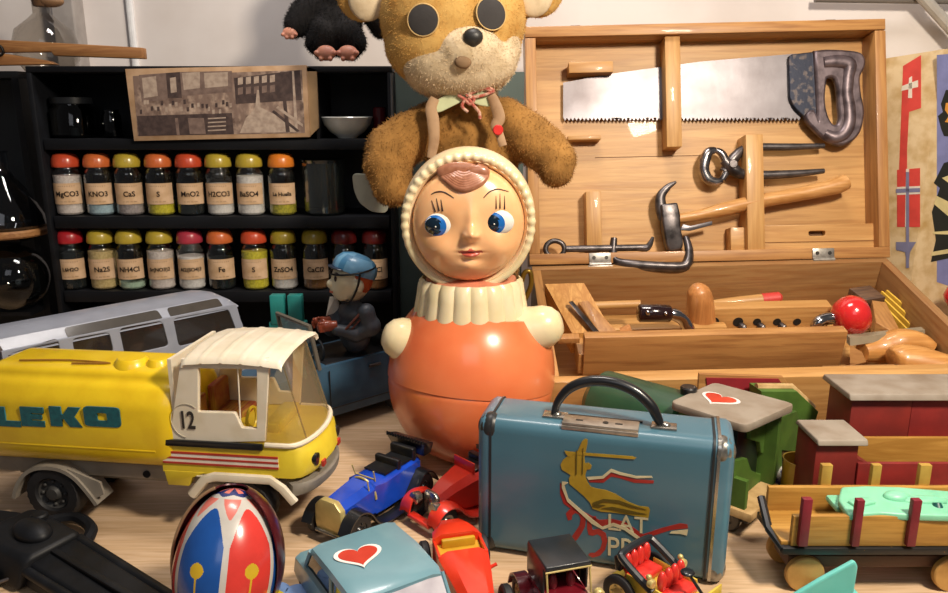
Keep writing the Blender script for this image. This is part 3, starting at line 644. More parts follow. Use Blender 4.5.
# ------------------------------------------------------------------ black plush on the cabinet
m_bf = mat('black_plush', '141215', 0.95, col2='0c0b0d', bmp=0.5, bscale=6)
mf = Fr((at(335, 60, 94).x, 94, ct))
t = thing('black_plush_monkey', 'small black plush monkey with pink hands and feet sitting on the cabinet', 'soft toy', mf)
def mq(px, py, y=0): return mf.hit(px, py, 'y', y)
t_ = B()
ell(t_, mq(337, 22), (2.9, 2.4, 3.9)); ell(t_, mq(340, -10), (3.0, 2.5, 3.4)); ell(t_, mq(345, -45), (3.4, 3.0, 3.2))
for P, rs in (([(315,2),(303,14),(297,24),(293,31)], [1.5,1.6,1.5,0.9]), ([(362,0),(374,14),(380,30)], [1.5,1.5,1.0]), ([(325,30),(318,42),(322,50)], [1.7,1.5,1.1]), ([(346,30),(354,42),(351,51)], [1.7,1.5,1.1])):
    Q = [mq(px, py, -1.2 if rs[0] > 1.6 else -0.6) for px, py in P]
    tube(t_, Q, rs, 14)
    for p, r in zip(Q, rs): ell(t_, p, r)
bb = fuse(t_, 0.25, 5); src = bb.copy(); part('body', bb, m_bf, t, smooth=80)
part('fur', fur_on(src, 14000, 0.35, 0.03, (0, 0, -0.4)), m_bf, t, smooth=0, kind='stuff')
m_pk = mat('pink_rubber', 'd6957c', 0.5, col2='c07a66', sub=0.1)
def foot(px, py, r, y, nm, n=4, rot=0):
    t_ = B(); c = mq(px, py, y); ell(t_, c, (r, r*0.6, r*0.75))
    for k in range(n):
        a = R(200 + 140*k/(n-1)) if nm == 'hand' else R(180 + 180*k/(n-1))
        q = c + Vector((math.cos(a)*r*0.9, -0.35, math.sin(a)*r*0.65)); ell(t_, q, 0.26 * r); 
        cyl(t_, c, q, 0.24*r)
    part(nm, fuse(t_, 0.09, 3), m_pk, t, smooth=80)
foot(326, 53, 1.15, -3.1, 'foot'); foot(348, 53, 1.15, -3.1, 'foot'); foot(290, 33, 0.9, -1.6, 'hand')
# pale cup-shaped piece and dark board between cabinet and bear
m_pale = mat('pale_grey_card', 'b8b8a6', 0.8)
gp = Fr((0, 84.0, 0)); bm = B()
P = [gp.h2(*p, 'y', 0) for p in ((353,174),(380,176),(388,205),(386,212),(372,211),(360,202),(355,190))]
sheet(bm, roundpoly(P, 0.5), (), 0.5, XZ, bev=0.1); solo('paper_cone', bm, m_pale, 'pale greenish scrap of curved card under the left paw of the teddy bear', 'card', gp)
gp = Fr((0, 93.0, 0)); bm = B(); x0 = at(394, 90, 93).x + 0.2; x1 = at(524, 90, 93).x
z1 = at(400, 72, 93).z; box(bm, ((x0+x1)/2, 0, z1/2), (x1-x0, 1.0, z1), 0.1)
solo('green_grey_board', bm, mat('green_grey_paint', '465450', 0.7, col2='39453f', nscale=0.15), 'dull green-grey board standing behind the teddy bear', 'board', gp)
# ------------------------------------------------------------------ toolbox (open lid leaning back, box sloping forward)
W1 = ('c9925a', 'ac733c'); W2 = ('d9ab68', 'bd8644')
def wpine(ax, v=0): return wood('honey_pine' + str(v), *(('b98850', 'a87644') if v == 0 else ('c89a5e', 'b8884e') if v == 1 else ('a47c4e', '946c44')), ax, 0.45, 0.4, coat=0.1, dark='8c5c32' if v != 1 else 'a87842')
hz = at(712, 262, 90)
LF = Fr(hz, (-14, -1.2, 0)); BF = Fr(hz, (16, -1.4, 0))
def lq(px, py, y=0.0): return LF.h2(px, py, 'y', y)
tb = thing('toolbox', 'large open pine toolbox with tools fixed inside its upright lid', 'toolbox', Fr(hz, (0, 0, 0)))
def lidpart(name, bm, m, **k):
    o = part(name, bm, m, tb, **k); o.rotation_euler = LF.rot; return o
def basepart(name, bm, m, **k):
    o = part(name, bm, m, tb, **k); o.rotation_euler = BF.rot; return o
xl = lq(527, 140)[0]; xr = lq(888, 140)[0]; zt = lq(706, 22.5)[1]
m_l0, m_l2, m_l1 = wpine(0, 0), wpine(2, 0), wpine(0, 1)
DL = 3.2; cx = (xl+xr)/2; w = xr-xl
bm = B(); box(bm, (cx, DL+0.3, zt/2), (w, 0.6, zt-0.05)); lid = lidpart('lid', bm, m_l1)
for nm, c, s, m in (('lid_rail', (cx, DL/2, zt-0.65), (w, DL, 1.3), m_l0), ('lid_rail', (cx, DL/2, 0.75), (w, DL, 1.3), m_l0), ('lid_rail', (xl+0.65, DL/2, zt/2), (1.3, DL, zt-2.8), m_l2), ('lid_rail', (xr-0.65, DL/2, zt/2), (1.3, DL, zt-2.8), m_l2)):
    bm = B(); box(bm, c, s, 0.08); lidpart(nm, bm, m)
def lbar(x0, y0, x1, y1, d0, d1, m, nm='holding_bar', bev=0.08, label=None):
    a = lq(x0, y1, d0); b = lq(x1, y0, d0); bm = B()
    box(bm, ((a[0]+b[0])/2, (d0+d1)/2, (a[1]+b[1])/2), (b[0]-a[0], d1-d0, b[1]-a[1]), bev); lidpart(nm, bm, m)
lbar(667, 36, 680, 147, 0.5, DL, wpine(2, 1)); lbar(748, 134, 763, 250, 0.3, DL, wpine(2, 1)); lbar(587, 191, 601, 252, 1.0, DL, wpine(2, 1))
lbar(569, 61, 613, 73, 1.0, DL, wpine(0, 1), 'saw_rest'); lbar(568, 135, 601, 140, 1.4, DL, wpine(0, 1), 'saw_rest')
lbar(731, 227, 753, 252, 1.3, DL, wpine(0, 1), 'spirit_level_rest')
bm = B(); a = lq(603, 157.5, DL); b = lq(748, 154, DL); box(bm, ((a[0]+b[0])/2-3, DL-0.01, a[1]), (b[0]-a[0]-4, 0.05, 0.07)); lidpart('panel_groove', bm, mat('dark_groove', '6a4422', 0.8))
m_hinge = mat('worn_zinc', 'b0aaa2', 0.4, 0.7, col2='8c867e', nscale=2); m_screw = mat('dark_screw', '4c4844', 0.4, 0.8)
for px in (600, 823):
    p = lq(px, 262); bm = B()
    x = p[0]; box(bm, (x, -0.12, 0.75), (2.6, 0.14, 1.25), 0.03); cyl(bm, (x-1.3, -0.15, 0.0), (x+1.3, -0.15, 0.0), 0.26); box(bm, (x, -0.3, -0.35), (3.0, 0.12, 0.4), 0.03)
    h = lidpart('hinge', bm, m_hinge)
    for dx in (-0.75, 0.75):
        bm = B(); cyl(bm, (x+dx, -0.26, 0.8), (x+dx, -0.15, 0.8), 0.22, seg=12); s = part('screw', bm, m_screw, h)
for px in (575, 829):
    p = lq(px, 22, 1); bm = B(); box(bm, (p[0], 1.0, zt+0.12), (1.2, 0.9, 0.22), 0.05); lidpart('catch', bm, m_screw)
# base box, local: y away (0 at the hinge), viewer side negative
DB, HB = 23.5, 6.6
m_b0, m_b2, m_b1, m_by = wpine(0, 0), wpine(2, 0), wpine(0, 1), wpine(1, 0)
bxl, bxr = BF.hit(533, 275, 'z', 0).x, BF.hit(893, 264, 'z', 0).x
bcx, bw = (bxl+bxr)/2, bxr-bxl
for nm, c, s, m in (('box_wall', (bcx, -0.5, -HB/2), (bw, 1.0, HB), wpine(0, 2)), ('box_wall', (bcx, -DB+0.5, -HB/2), (bw, 1.0, HB), m_b1), ('box_wall', (bxl+0.5, -DB/2, -HB/2), (1.0, DB-2, HB), m_by), ('box_wall', (bxr-0.5, -DB/2, -HB/2), (1.0, DB-2, HB), wpine(1, 2)),
                    ('box_floor', (bcx, -DB/2, -HB-0.2), (bw, DB, 0.4), m_b1)):
    bm = B(); box(bm, c, s, 0.06); basepart(nm, bm, m)
def bq_(px, py, z): p = BF.hit(px, py, 'z', z); return p
# drill bit block
def bblock(nm, x0, x1, pyt, zt_, h, d, m, bev=0.08, par=True):
    a = bq_(x0, pyt, zt_); b = bq_(x1, pyt, zt_); bm = B()
    box(bm, ((a.x+b.x)/2, a.y, zt_ - h/2), (b.x-a.x, d, h), bev); return basepart(nm, bm, m), a, b
o, a, b = bblock('bit_block', 700, 832, 306, -1.2, 2.8, 1.6, wpine(0, 1))
for px in (714, 738, 757, 777, 797):
    p = BF.hit(px, 322, 'y', a.y - 0.82); bm = B(); cyl(bm, (p.x, a.y-0.86, p.z), (p.x, a.y-0.8, p.z), 0.58 if px < 750 else 0.45, seg=16); part('hole', bm, mat('hole_dark', '120c08', 0.9), o)
# front tray plank
a = BF.hit(585, 338, 'y', -16.5); b = BF.hit(848, 333, 'y', -16.5); c = BF.hit(720, 372, 'y', -16.5)
bm = B(); box(bm, ((a.x+b.x)/2, -15.9, (a.z+c.z)/2), (b.x-a.x, 1.2, a.z-c.z), 0.06); basepart('tray_front', bm, m_b0)
bm = B(); box(bm, ((a.x+b.x)/2, -12.2, c.z+0.3), (b.x-a.x, 6.4, 0.4), 0.06); basepart('tray_floor', bm, m_b1)
bm = B(); box(bm, (a.x-0.1, -12.4, c.z+1.2), (0.8, 7.6, 2.4), 0.06); box(bm, (a.x-1.6, -15.9, a.z-0.4), (2.2, 1.0, 0.6), 0.05); basepart('tray_side', bm, m_by)
p = BF.hit(650, 392, 'y', -DB+1.4); bm = B(); box(bm, (bcx-4, -DB+1.6, -1.6), (30, 1.0, 0.9), 0.08); box(bm, (bcx+2, -DB+3.2, -2.0), (34, 1.2, 0.8), 0.08); basepart('slide_rail', bm, wpine(0, 1))
# ---- things in the lid
m_steel = mat('old_saw_steel', '7c787c', 0.4, 0.85, col2='5a5456', nscale=0.18, lo=0.35, hi=0.75, bmp=0.1, bscale=1.5)
m_dst = mat('dark_forged_steel', '6a6464', 0.38, 0.8, col2='3c3838', nscale=0.8, bmp=0.2)
m_dst2 = mat('worn_blue_black_steel', '2e3240', 0.4, 0.6, col2='5c5454', nscale=1.3, lo=0.5, hi=0.62, bmp=0.3)
m_cast = mat('worn_cast_grip', '75686c', 0.42, 0.6, col2='3e3438', nscale=0.7, bmp=0.2)
saw = thing('hand_saw', 'rusty-handled hand saw with a toothed steel blade held in the toolbox lid', 'saw', LF)
P = [lq(563, 118, 2.6), lq(563, 83, 2.6), lq(612, 74, 2.6), lq(700, 62, 2.6), lq(796, 54, 2.6), lq(800, 118, 2.6)]
teeth = []; n = 62
x0, z0 = P[5]; x1, z1 = P[0]
for k in range(n):
    f = k/n; f2 = (k+0.5)/n
    teeth += [(x0+(x1-x0)*f, z0+(z1-z0)*f), (x0+(x1-x0)*f2, z0+(z1-z0)*f2 - 0.38)]
bm = B(); sheet(bm, P[:5] + teeth, (), 0.16, Matrix.Translation((0, 2.5, 0)) @ XZ); part('blade', bm, m_steel, saw)
bm = B(); sheet(bm, roundpoly([lq(*p, 2.0) for p in ((789,56),(814,53),(824,60),(821,80),(820,108),(830,128),(822,134),(806,118),(795,108),(790,98))], 0.4), (), 0.7, Matrix.Translation((0, 2.1, 0)) @ XZ, bev=0.12); part('handle_plate', bm, m_dst2, saw)
outg = [(815,54),(826,53),(848,54),(859,57),(861,66),(856,78),(857,95),(860,112),(857,130),(849,140),(838,144),(826,139),(816,131),(806,119),(811,113),(818,122)]
inn = [(823,78),(829,76),(835,79),(838,90),(839,106),(840,118),(837,127),(830,127),(824,117),(821,100)]
bm = B(); sheet(bm, [tuple(v[:2]) for v in smoothpath([(*lq(*p, 1.9), 0) for p in outg + outg[:1]], 4)][:-1], [[tuple(v[:2]) for v in smoothpath([(*lq(*p, 1.9), 0) for p in inn + inn[:1]], 4)][:-1]], 1.0, Matrix.Translation((0, 1.8, 0)) @ XZ, bev=0.32)
Q = [lq(*p, 1.2) for p in ((824,62),(838,61),(850,64),(849,76),(848,92),(850,108),(850,122),(845,133),(836,137),(826,132))]
tube(bm, [(x, 1.5, z) for x, z in Q], [0.7,0.85,0.9,0.75,0.72,0.78,0.8,0.8,0.75,0.5], 14, smooth=5, flat=0.8, up=(0,-1,0)); part('grip', bm, m_cast, saw, smooth=70)
# bench clamp with eye screw
t = thing('g_clamp', 'dark iron clamp with a ring-ended screw lying across the lower left of the lid', 'clamp', LF)
def l3(px, py, y): p = lq(px, py, y); return (p[0], y, p[1])
bm = B(); tube(bm, [l3(614,238,1.2), l3(613,252,1.0), l3(616,262,0.4), l3(630,265,-0.2), l3(660,267,-0.6), l3(682,267,-0.6), l3(688,262,-0.4), l3(689,250,0.4), l3(686,238,1.2)], [0.5,0.62,0.72,0.75,0.72,0.7,0.72,0.66,0.5], 10, smooth=5, flat=0.8); part('frame', bm, m_dst, t, smooth=60)
bm = B(); cyl(bm, l3(566,249,1.0), l3(646,247.5,1.0), 0.42); part('screw', bm, m_dst, t)
bm = B(); c = l3(555,249,1.0); tube(bm, [(c[0]+1.15*math.cos(2*PI*k/24), 1.0, c[2]+1.0*math.sin(2*PI*k/24)) for k in range(24)], 0.32, 10, cyc=True, up=(0,-1,0)); part('ring', bm, m_dst, t)
bm = B(); tube(bm, [l3(638,247.5,1.0), l3(646,248,0.9), l3(650,244,0.8), l3(653,237,0.8)], [0.35,0.45,0.35,0.15], 8, smooth=4); part('tip', bm, m_dst, t)
# hammer
t = thing('claw_hammer', 'claw hammer with a pale wooden handle held slanting in the lid', 'hammer', LF)
bm = B(); tube(bm, [l3(676,182,1.4), l3(668,187,1.4), l3(661,196,1.4), l3(661,207,1.4), l3(665,218,1.4)], [0.15,0.4,0.6,0.75,0.9], 12, smooth=5, flat=0.7, up=(0,-1,0))
prism(bm, [lq(*p, 1.4) for p in ((659,205),(676,203),(679,216),(679,226),(682,244),(680,250),(668,252),(665,246),(661,224))], 1.7, Matrix.Translation((0,1.4,0)) @ XZ, bev=0.25)
part('head', bm, m_dst, t, smooth=50)
bm = B(); tube(bm, [l3(677,219,1.4), l3(700,215,1.3), l3(725,209,1.3), l3(760,201,1.4), l3(800,194,1.4), l3(835,186,1.4), l3(845,182,1.4)], [0.75,0.85,1.1,1.1,1.05,1.3,1.25], 16, smooth=5, flat=0.8); part('handle', bm, wood('ash_handle', 'd8a468', 'b98348', 0, 0.4, 0.8, coat=0.3), t, smooth=60)
bm = B(); prism(bm, [lq(*p, 0.9) for p in ((683,224),(690,226),(712,221),(712,225),(690,231),(680,230))], 0.3, Matrix.Translation((0,0.9,0)) @ XZ, bev=0.05); part('side_strap', bm, m_steel, t)
# pincers
t = thing('pincers', 'steel carpenter pincers with open round jaws behind a wooden bar', 'pincers', LF)
bm = B()
tube(bm, [l3(716,150,1.6), l3(709,152,1.6), l3(705,160,1.6), l3(704,170,1.6), l3(708,179,1.6), l3(716,182,1.6), l3(722,180,1.6)], [0.35,0.6,0.7,0.65,0.65,0.55,0.4], 12, smooth=5, up=(0,-1,0), flat=0.9)
tube(bm, [l3(716,150,1.6), l3(722,154,1.6), l3(726,163,1.6), l3(726,172,1.6), l3(722,180,1.6)], [0.35,0.5,0.5,0.5,0.4], 12, smooth=5, up=(0,-1,0), flat=0.9)
part('jaws', bm, mat('polished_steel', 'b8b4b4', 0.22, 0.95, col2='6c6668', nscale=1.0), t, smooth=60)
bm = B(); tube(bm, [l3(724,172,1.7), l3(734,158,1.7), l3(748,148,1.8), l3(790,147,1.8), l3(824,146,1.8)], [0.6,0.7,0.5,0.45,0.3], 10, smooth=4); part('handle', bm, m_dst, t, smooth=60)
bm = B(); tube(bm, [l3(724,160,1.3), l3(734,170,1.3), l3(748,175,1.4), l3(790,174,1.4), l3(824,171,1.4)], [0.6,0.75,0.6,0.5,0.3], 10, smooth=4); part('handle', bm, m_dst, t, smooth=60)
bm = B(); a = l3(733,164,0.7); cyl(bm, a, (a[0], 0.45, a[2]), 0.55, bev=0.1); part('rivet', bm, m_dst, t)
# spirit level
t = thing('wooden_level', 'small wooden spirit level with a slot resting along the bottom right of the lid', 'level', LF)
bm = B(); a = lq(764, 252, 1.6); b = lq(880, 224, 1.6)
slot = [(p[0] + (a[0]*0.55+b[0]*0.45)+0.1*0, p[1] + a[1]+ (b[1]-a[1])*0.68) for p in rrect(2.2, 0.75, 0.36, 5)]
sheet(bm, [(a[0]-1.6,a[1]), (b[0],a[1]), (b[0],b[1]-0.0), (a[0]-1.6,b[1])], [slot], 1.2, Matrix.Translation((0,1.9,0)) @ XZ, bev=0.08); part('body', bm, wpine(0, 1), t)
bm = B(); c = ((a[0]+b[0])/2, a[1] + (b[1]-a[1])*0.68); box(bm, (c[0]-0.3, 2.3, c[1]), (3, 0.3, 1.2)); part('vial_bed', bm, mat('slot_brown', '6c4a2c', 0.7), t)
bm = B(); box(bm, ((a[0]+b[0])/2-0.8, 1.25, a[1]+(b[1]-a[1])*0.36), (b[0]-a[0]+1.4, 0.06, 0.08)); part('scored_line', bm, mat('scored_brown', '8a5c30', 0.8), t)
# ---- things in the box
def b3(px, py, z): p = BF.hit(px, py, 'z', z); return (p.x, p.y, z)
def by(px, py, y): p = BF.hit(px, py, 'y', y); return (p.x, y, p.z)
t = thing('smoothing_plane', 'wooden smoothing plane with a slanted blade at the left end of the toolbox', 'plane', BF)
m_pl = wood('plane_beech', 'd3a05a', 'b47c3c', 1, 0.5, 0.8)
bm = B(); P = [by(545,284,-6), by(584,283,-6), by(613,333,-13), by(572,333,-13)]
loft(bm, [[P[0], P[1], (P[1][0], P[1][1], P[1][2]-2.6), (P[0][0], P[0][1], P[0][2]-2.6)], [P[3], P[2], (P[2][0], P[2][1], P[2][2]-2.6), (P[3][0], P[3][1], P[3][2]-2.6)]]); part('stock', bm, m_pl, t)
bm = B(); q = [by(578,302,-9.5), by(588,300,-9.5), by(620,334,-13.5), by(600,334,-13.5)]
hull(bm, q + [(a[0], a[1], a[2]-0.9) for a in q], bev=0.08); part('wedge', bm, wpine(1, 0), t)
bm = B(); q = [by(569,301,-9.8), by(573,300,-9.8), by(602,333,-13.7), by(594,331,-13.7)]
hull(bm, [(a[0], a[1]+d, a[2]-0.2-d*0.3) for a in q for d in (0, 0.35)]); part('blade', bm, m_dst, t)
# brace: dark handle, chrome crank, red knob
t = thing('hand_brace', 'chrome hand brace with a dark handle and a round red knob lying in the box', 'hand drill', BF)
m_chr = mat('chrome', 'c4c2c4', 0.12, 1.0)
y_ = -11.5
bm = B(); cyl(bm, by(638,313,y_), by(671,313.5,y_), 1.0, 0.95, bev=0.2, seg=24); part('handle', bm, mat('dark_lacquer', '241214', 0.15, coat=0.8), t, smooth=60)
bm = B(); a = by(646,308,y_); ell(bm, (a[0], y_-0.95, a[2]), 0.28, seg=12); a = by(664,309,y_); ell(bm, (a[0], y_-0.9, a[2]), 0.22, seg=12); part('rivet', bm, m_chr, t)
bm = B(); tube(bm, [by(668,314,y_), by(676,315,y_), by(684,321,y_), by(690,334,y_-0.5), by(692,352,y_-0.8), by(706,356,y_-1.2), by(800,356,y_-1.2), by(812,350,y_-1), by(815,334,y_-0.5), by(818,323,y_-0.3), by(826,319,y_), by(838,318,y_)], [0.6,0.7]+[0.68]*10, 12, smooth=5); part('crank', bm, m_chr, t, smooth=60)
bm = B(); c = Vector(by(850,316,y_-0.2)); t_ = B(); lathe(t_, [(0,-1.75),(0.8,-1.75),(1.6,-1.35),(2.1,-0.5),(2.25,0.4),(1.9,1.3),(1.1,1.75),(0,1.85)], 32)
_merge(bm, t_, Matrix.Translation(c) @ Vector((1, 0.15, 0.12)).to_track_quat('Z','Y').to_matrix().to_4x4() @ TM(sc=(1.0,1.0,1))); part('knob', bm, mat('red_lacquer', 'd2292a', 0.18, coat=0.8), t, label='round red knob', smooth=60)
# plane horn
bm = B(); a = by(702,330,-8.5); b = by(697,284,-8.5)
tube(bm, [(a[0]+0.2, -8.5, a[2]-0.8), by(701,318,-8.5), by(700,300,-8.5), by(698,290,-8.3), by(697,284.5,-8.2)], [1.9,1.6,1.45,1.2,0.5], 18, smooth=5)
solo('wooden_horn_handle', bm, wood('warm_beech', 'c98a50', 'b07440', 2, 0.35, 0.8, coat=0.4), 'rounded upright wooden handle in the middle of the toolbox', 'handle', BF, smooth=60)
bm = B(); a = by(640,330,-10); box(bm, (a[0]+3, -10, a[2]-0.2), (13, 1.2, 1.4), 0.15); tube(bm, [by(586,306,-5), by(640,304,-5)], 0.5)
solo('wooden_batten', bm, wpine(0, 1), 'pale wooden batten lying under the brace handle in the box', 'batten', BF)
bm = B(); tube(bm, [by(622,334,-12), by(632,330,-12)], 0.75)
solo('wooden_dowel', bm, wood('warm_beech', 'c98a50', 'b07440', 2, 0.35, 0.8, coat=0.4), 'short round wooden dowel end beside the slanted plane', 'dowel', BF)
# chisel with red end
t = thing('red_tipped_chisel', 'wooden chisel handle with a red tip lying behind the drill bit block', 'chisel', BF)
bm = B(); tube(bm, [by(712,305,-3.2), by(740,302,-3.2), by(762,300,-3.2)], [0.6,0.7,0.75], 12); part('handle', bm, wpine(0, 1), t)
bm = B(); tube(bm, [by(762,300,-3.2), by(779,298,-3.2), by(781,298,-3.2)], [0.8,0.75,0.5], 12); part('tip', bm, mat('red_paint_tip', 'd04038', 0.5), t, label='red painted tip')
# drill bits
for i, (px, lab) in enumerate(((739, 'stubby drill bit in the largest hole of the bit block'), (758, 'drill bit in the second hole of the bit block'), (779, 'drill bit in the third hole of the bit block'))):
    bm = B(); p0 = by(px-2, 320, -8.2); p1 = by(px+8, 331, -10.2)
    tube(bm, [p0, ((p0[0]+p1[0])/2, (p0[1]+p1[1])/2, (p0[2]+p1[2])/2-0.1), p1], [0.3,0.4,0.22], 8); t_ = [p0]
    A, L = axisM(p0, p1); tube(bm, [A @ Vector((0.25*math.cos(k*0.9), 0.25*math.sin(k*0.9), L*k/20)) for k in range(20)], 0.14, 6)
    solo('drill_bit', bm, m_dst, lab, 'drill bit', BF, 'drill bits in the bit block')
# folding ruler
t = thing('folding_ruler', 'folded yellow ruler lying slanting at the right side of the toolbox', 'ruler', BF)
m_rul = mat('yellow_ruler', 'd8b040', 0.5, col2='b88c2c')
for k in range(4):
    p0 = Vector(by(872+5*k, 293-k, -5)); p1 = Vector(by(940+8*k, 362-2*k, -14)); bm = B(); hull(bm, [q + Vector((dx, 0, dz)) for q in (p0, p1) for dx in (-0.11, 0.11) for dz in (0, -1.3)]); part('ruler_leaf', bm, m_rul, t)
p0 = Vector(by(863, 290, -4.6)); p1 = Vector(by(893, 297, -6.4)); bm = B(); hull(bm, [by(849,288,-4.4), by(870,285,-4.4), by(886,297,-6.5), by(865,300,-6.5)] + [(a[0], a[1], a[2]-1.2) for a in (by(849,288,-4.4), by(870,285,-4.4), by(886,297,-6.5), by(865,300,-6.5))], bev=0.08); part('end_block', bm, wood('dark_walnut', '6a4c34', '4c3424', 0, 0.6), t)
# wooden block beside ruler
bm = B(); q = [by(872,300,-7), by(886,302,-7), by(904,338,-14), by(876,322,-12)]; hull(bm, q + [(a[0], a[1], a[2]-2) for a in q], bev=0.1)
solo('wooden_wedge', bm, wpine(1, 0), 'brown wooden wedge between the red knob and the ruler', 'wedge', BF)
# mallet and wooden pieces front right
t = thing('wooden_mallet', 'wooden mallet with a thick turned handle at the right front of the toolbox', 'mallet', BF)
m_mal = wood('mallet_beech', 'd29a58', 'b87e40', 0, 0.4, 0.7, coat=0.2)
bm = B(); tube(bm, [by(893,362,-17.5), by(900,361,-17.5), by(920,364,-18), by(948,371,-19), by(985,381,-20)], [1.35,1.75,1.8,1.6,1.6], 20, smooth=4); part('handle', bm, m_mal, t, smooth=60)
bm = B(); tube(bm, [by(862,352,-14.5), by(880,349,-14), by(900,343,-14), by(918,343,-14.3), by(932,350,-15)], [1.0,1.5,1.6,1.2,0.8], 16, smooth=4); part('head', bm, m_mal, t, smooth=60)
bm = B(); q = [by(850,338,-14.5), by(925,330,-13.0), by(925,335,-13.2), by(850,346,-15)]; hull(bm, q + [(a[0], a[1]+0.8, a[2]-0.1) for a in q]); solo('steel_scraper', bm, mat('dull_grey_strip', '9a8c74', 0.5, 0.2), 'thin greyish strip lying behind the mallet handle', 'strip', BF)
bm = B(); a = by(868,372,-19); box(bm, (a[0], -19, a[2]-0.4), (8.5, 2.2, 1.1), 0.1); solo('wooden_offcut', bm, wpine(0, 2), 'flat brown wooden offcut in front of the mallet', 'offcut', BF)
bm = B(); hull(bm, [by(850,345,-16), by(862,352,-16.5), by(866,362,-17), by(850,366,-17), by(858,350,-15), by(866,360,-15)]); solo('wood_chip_block', bm, wpine(0, 0), 'small pale wooden chip beside the end of the front plank', 'wood chip', BF)
# flag box at the right
fbx = Fr((at(930, 150, 97).x, 97, 0)); t = thing('flag_box', 'cardboard game box printed with flags standing behind the toolbox', 'box', fbx)
m_cb = mat('worn_buff_card', 'd8c096', 0.7, col2='b8965e', nscale=0.5)
def f0(px, py): return fbx.hit(px, py, 'y', 0)
ztc = f0(930, 49).z; q = Vector((-6.5, 9.0, 0)); ztl = ztc - 1.2
q2 = Vector((14, 2.5, 0))
bm = B(); hull(bm, [(0,0,0), (q.x,q.y,0), (q2.x,q2.y,0), (q.x+q2.x, q.y+q2.y, 0), (0,0,ztc), (q.x,q.y,ztl), (q2.x,q2.y,ztc+0.3), (q.x+q2.x, q.y+q2.y, ztl)]); part('carton', bm, m_cb, t, smooth=0)
u = Vector((q.x, q.y, 0)); L = u.length; u.normalize()
Aq = Matrix.Translation((0,0,0)) @ Matrix(((-u.x, 0, -u.y*-1, 0), (-u.y, 0, -u.x, 0), (0, 1, 0, 0), (0, 0, 0, 1)))
# face plane lookups
nface = Vector((-u.y, u.x, 0)); nface = -nface if nface.y > 0 else nface
def facept(px, py, off, uu, nf, y0=Vector((0,0,0))):
    o = fbx.I @ CAM; d = ray(px, py); k = ((y0 + nf*off - o).dot(nf)) / d.dot(nf); return o + d*k
def fpoly(bm, pts, off, uu, nf, mi=0):
    t_ = B(); vs = [t_.verts.new(facept(px, py, off, uu, nf)) for px, py in pts]; t_.faces.new(vs); 
    r = bmesh.ops.extrude_face_region(t_, geom=t_.faces[:]); bmesh.ops.translate(t_, verts=[g for g in r['geom'] if isinstance(g, bmesh.types.BMVert)], vec=-nf*0.03); bmesh.ops.recalc_face_normals(t_, faces=t_.faces)
    _merge(bm, t_, I4, mi)
m_fr, m_fw, m_fb = mat('flag_red', 'd1453c', 0.6), mat('flag_white', 'e2d8c8', 0.6), mat('flag_blue', '7d7d9c', 0.6)
bm = B()
fpoly(bm, [(903,66),(921,55),(921,108),(909,112),(907,150),(907,222),(897,222)], 0.03, u, nface, 0)
fpoly(bm, [(909,78),(912,76),(912,98),(908,98)], 0.06, u, nface, 1); fpoly(bm, [(902,86),(918,80),(918,87),(901,91)], 0.06, u, nface, 1)
fpoly(bm, [(897,170),(920,168),(920,227),(897,227)], 0.04, u, nface, 0)
fpoly(bm, [(906,169),(909,169),(908,227),(905,227)], 0.07, u, nface, 1); fpoly(bm, [(897,187),(920,186),(920,194),(897,195)], 0.07, u, nface, 1)
fpoly(bm, [(906,172),(909,172),(909,268),(906,268)], 0.1, u, nface, 2); fpoly(bm, [(896,189),(920,188),(920,192),(896,193)], 0.1, u, nface, 2)
fpoly(bm, [(896,242),(916,242),(910,252),(908,268),(905,252),(896,250)], 0.08, u, nface, 2)
part('printed_flags', bm, [m_fr, m_fw, m_fb], t, smooth=0, label='red and blue printed flags')
u2 = Vector((q2.x, q2.y, 0)).normalized(); nf2 = Vector((u2.y, -u2.x, 0))
bm = B()
fpoly(bm, [(937,55),(990,50),(990,300),(937,282)], 0.03, u2, nf2, 0)
fpoly(bm, [(990,88),(946,90),(941,104),(943,112),(938,116),(941,128),(944,136),(990,140)], 0.06, u2, nf2, 1)
fpoly(bm, [(990,100),(946,103),(945,110),(949,116),(945,122),(990,130)], 0.09, u2, nf2, 3); 
fpoly(bm, [(990,150),(944,163),(934,183),(940,188),(932,212),(936,240),(931,262),(990,250)], 0.06, u2, nf2, 1)
fpoly(bm, [(990,160),(942,178),(950,184),(990,180)], 0.09, u2, nf2, 2); fpoly(bm, [(934,204),(948,216),(990,222),(937,196)], 0.09, u2, nf2, 2); fpoly(bm, [(932,232),(990,228),(990,236),(934,234)], 0.09, u2, nf2, 2); fpoly(bm, [(932,252),(990,242),(990,247),(931,256)], 0.09, u2, nf2, 2)
part('printed_picture', bm, [mat('print_blue', '7f83b4', 0.6), mat('print_black', '22231e', 0.6), mat('print_cream', 'd8c890', 0.6), mat('print_orange', 'd8923c', 0.6)], t, smooth=0, label='blue, black and cream printed picture')
p = at(950, 296, 93); zz_ = p.z
bm = B(); lathe(bm, [(0,0),(1.7,0),(1.8,0.6),(1.2,3.0),(0.8,zz_-2.2),(1.0,zz_-1.5),(1.6,zz_-0.8),(1.8,zz_),(1.5,zz_+0.9),(0.8,zz_+1.6),(0,zz_+1.75)], 28)
solo('red_skittle', bm, mat('red_lacquer', 'd2292a', 0.18, coat=0.8), 'round red head of a skittle beside the toolbox corner at the right edge', 'skittle', Fr((p.x+1.2, p.y, 0)))
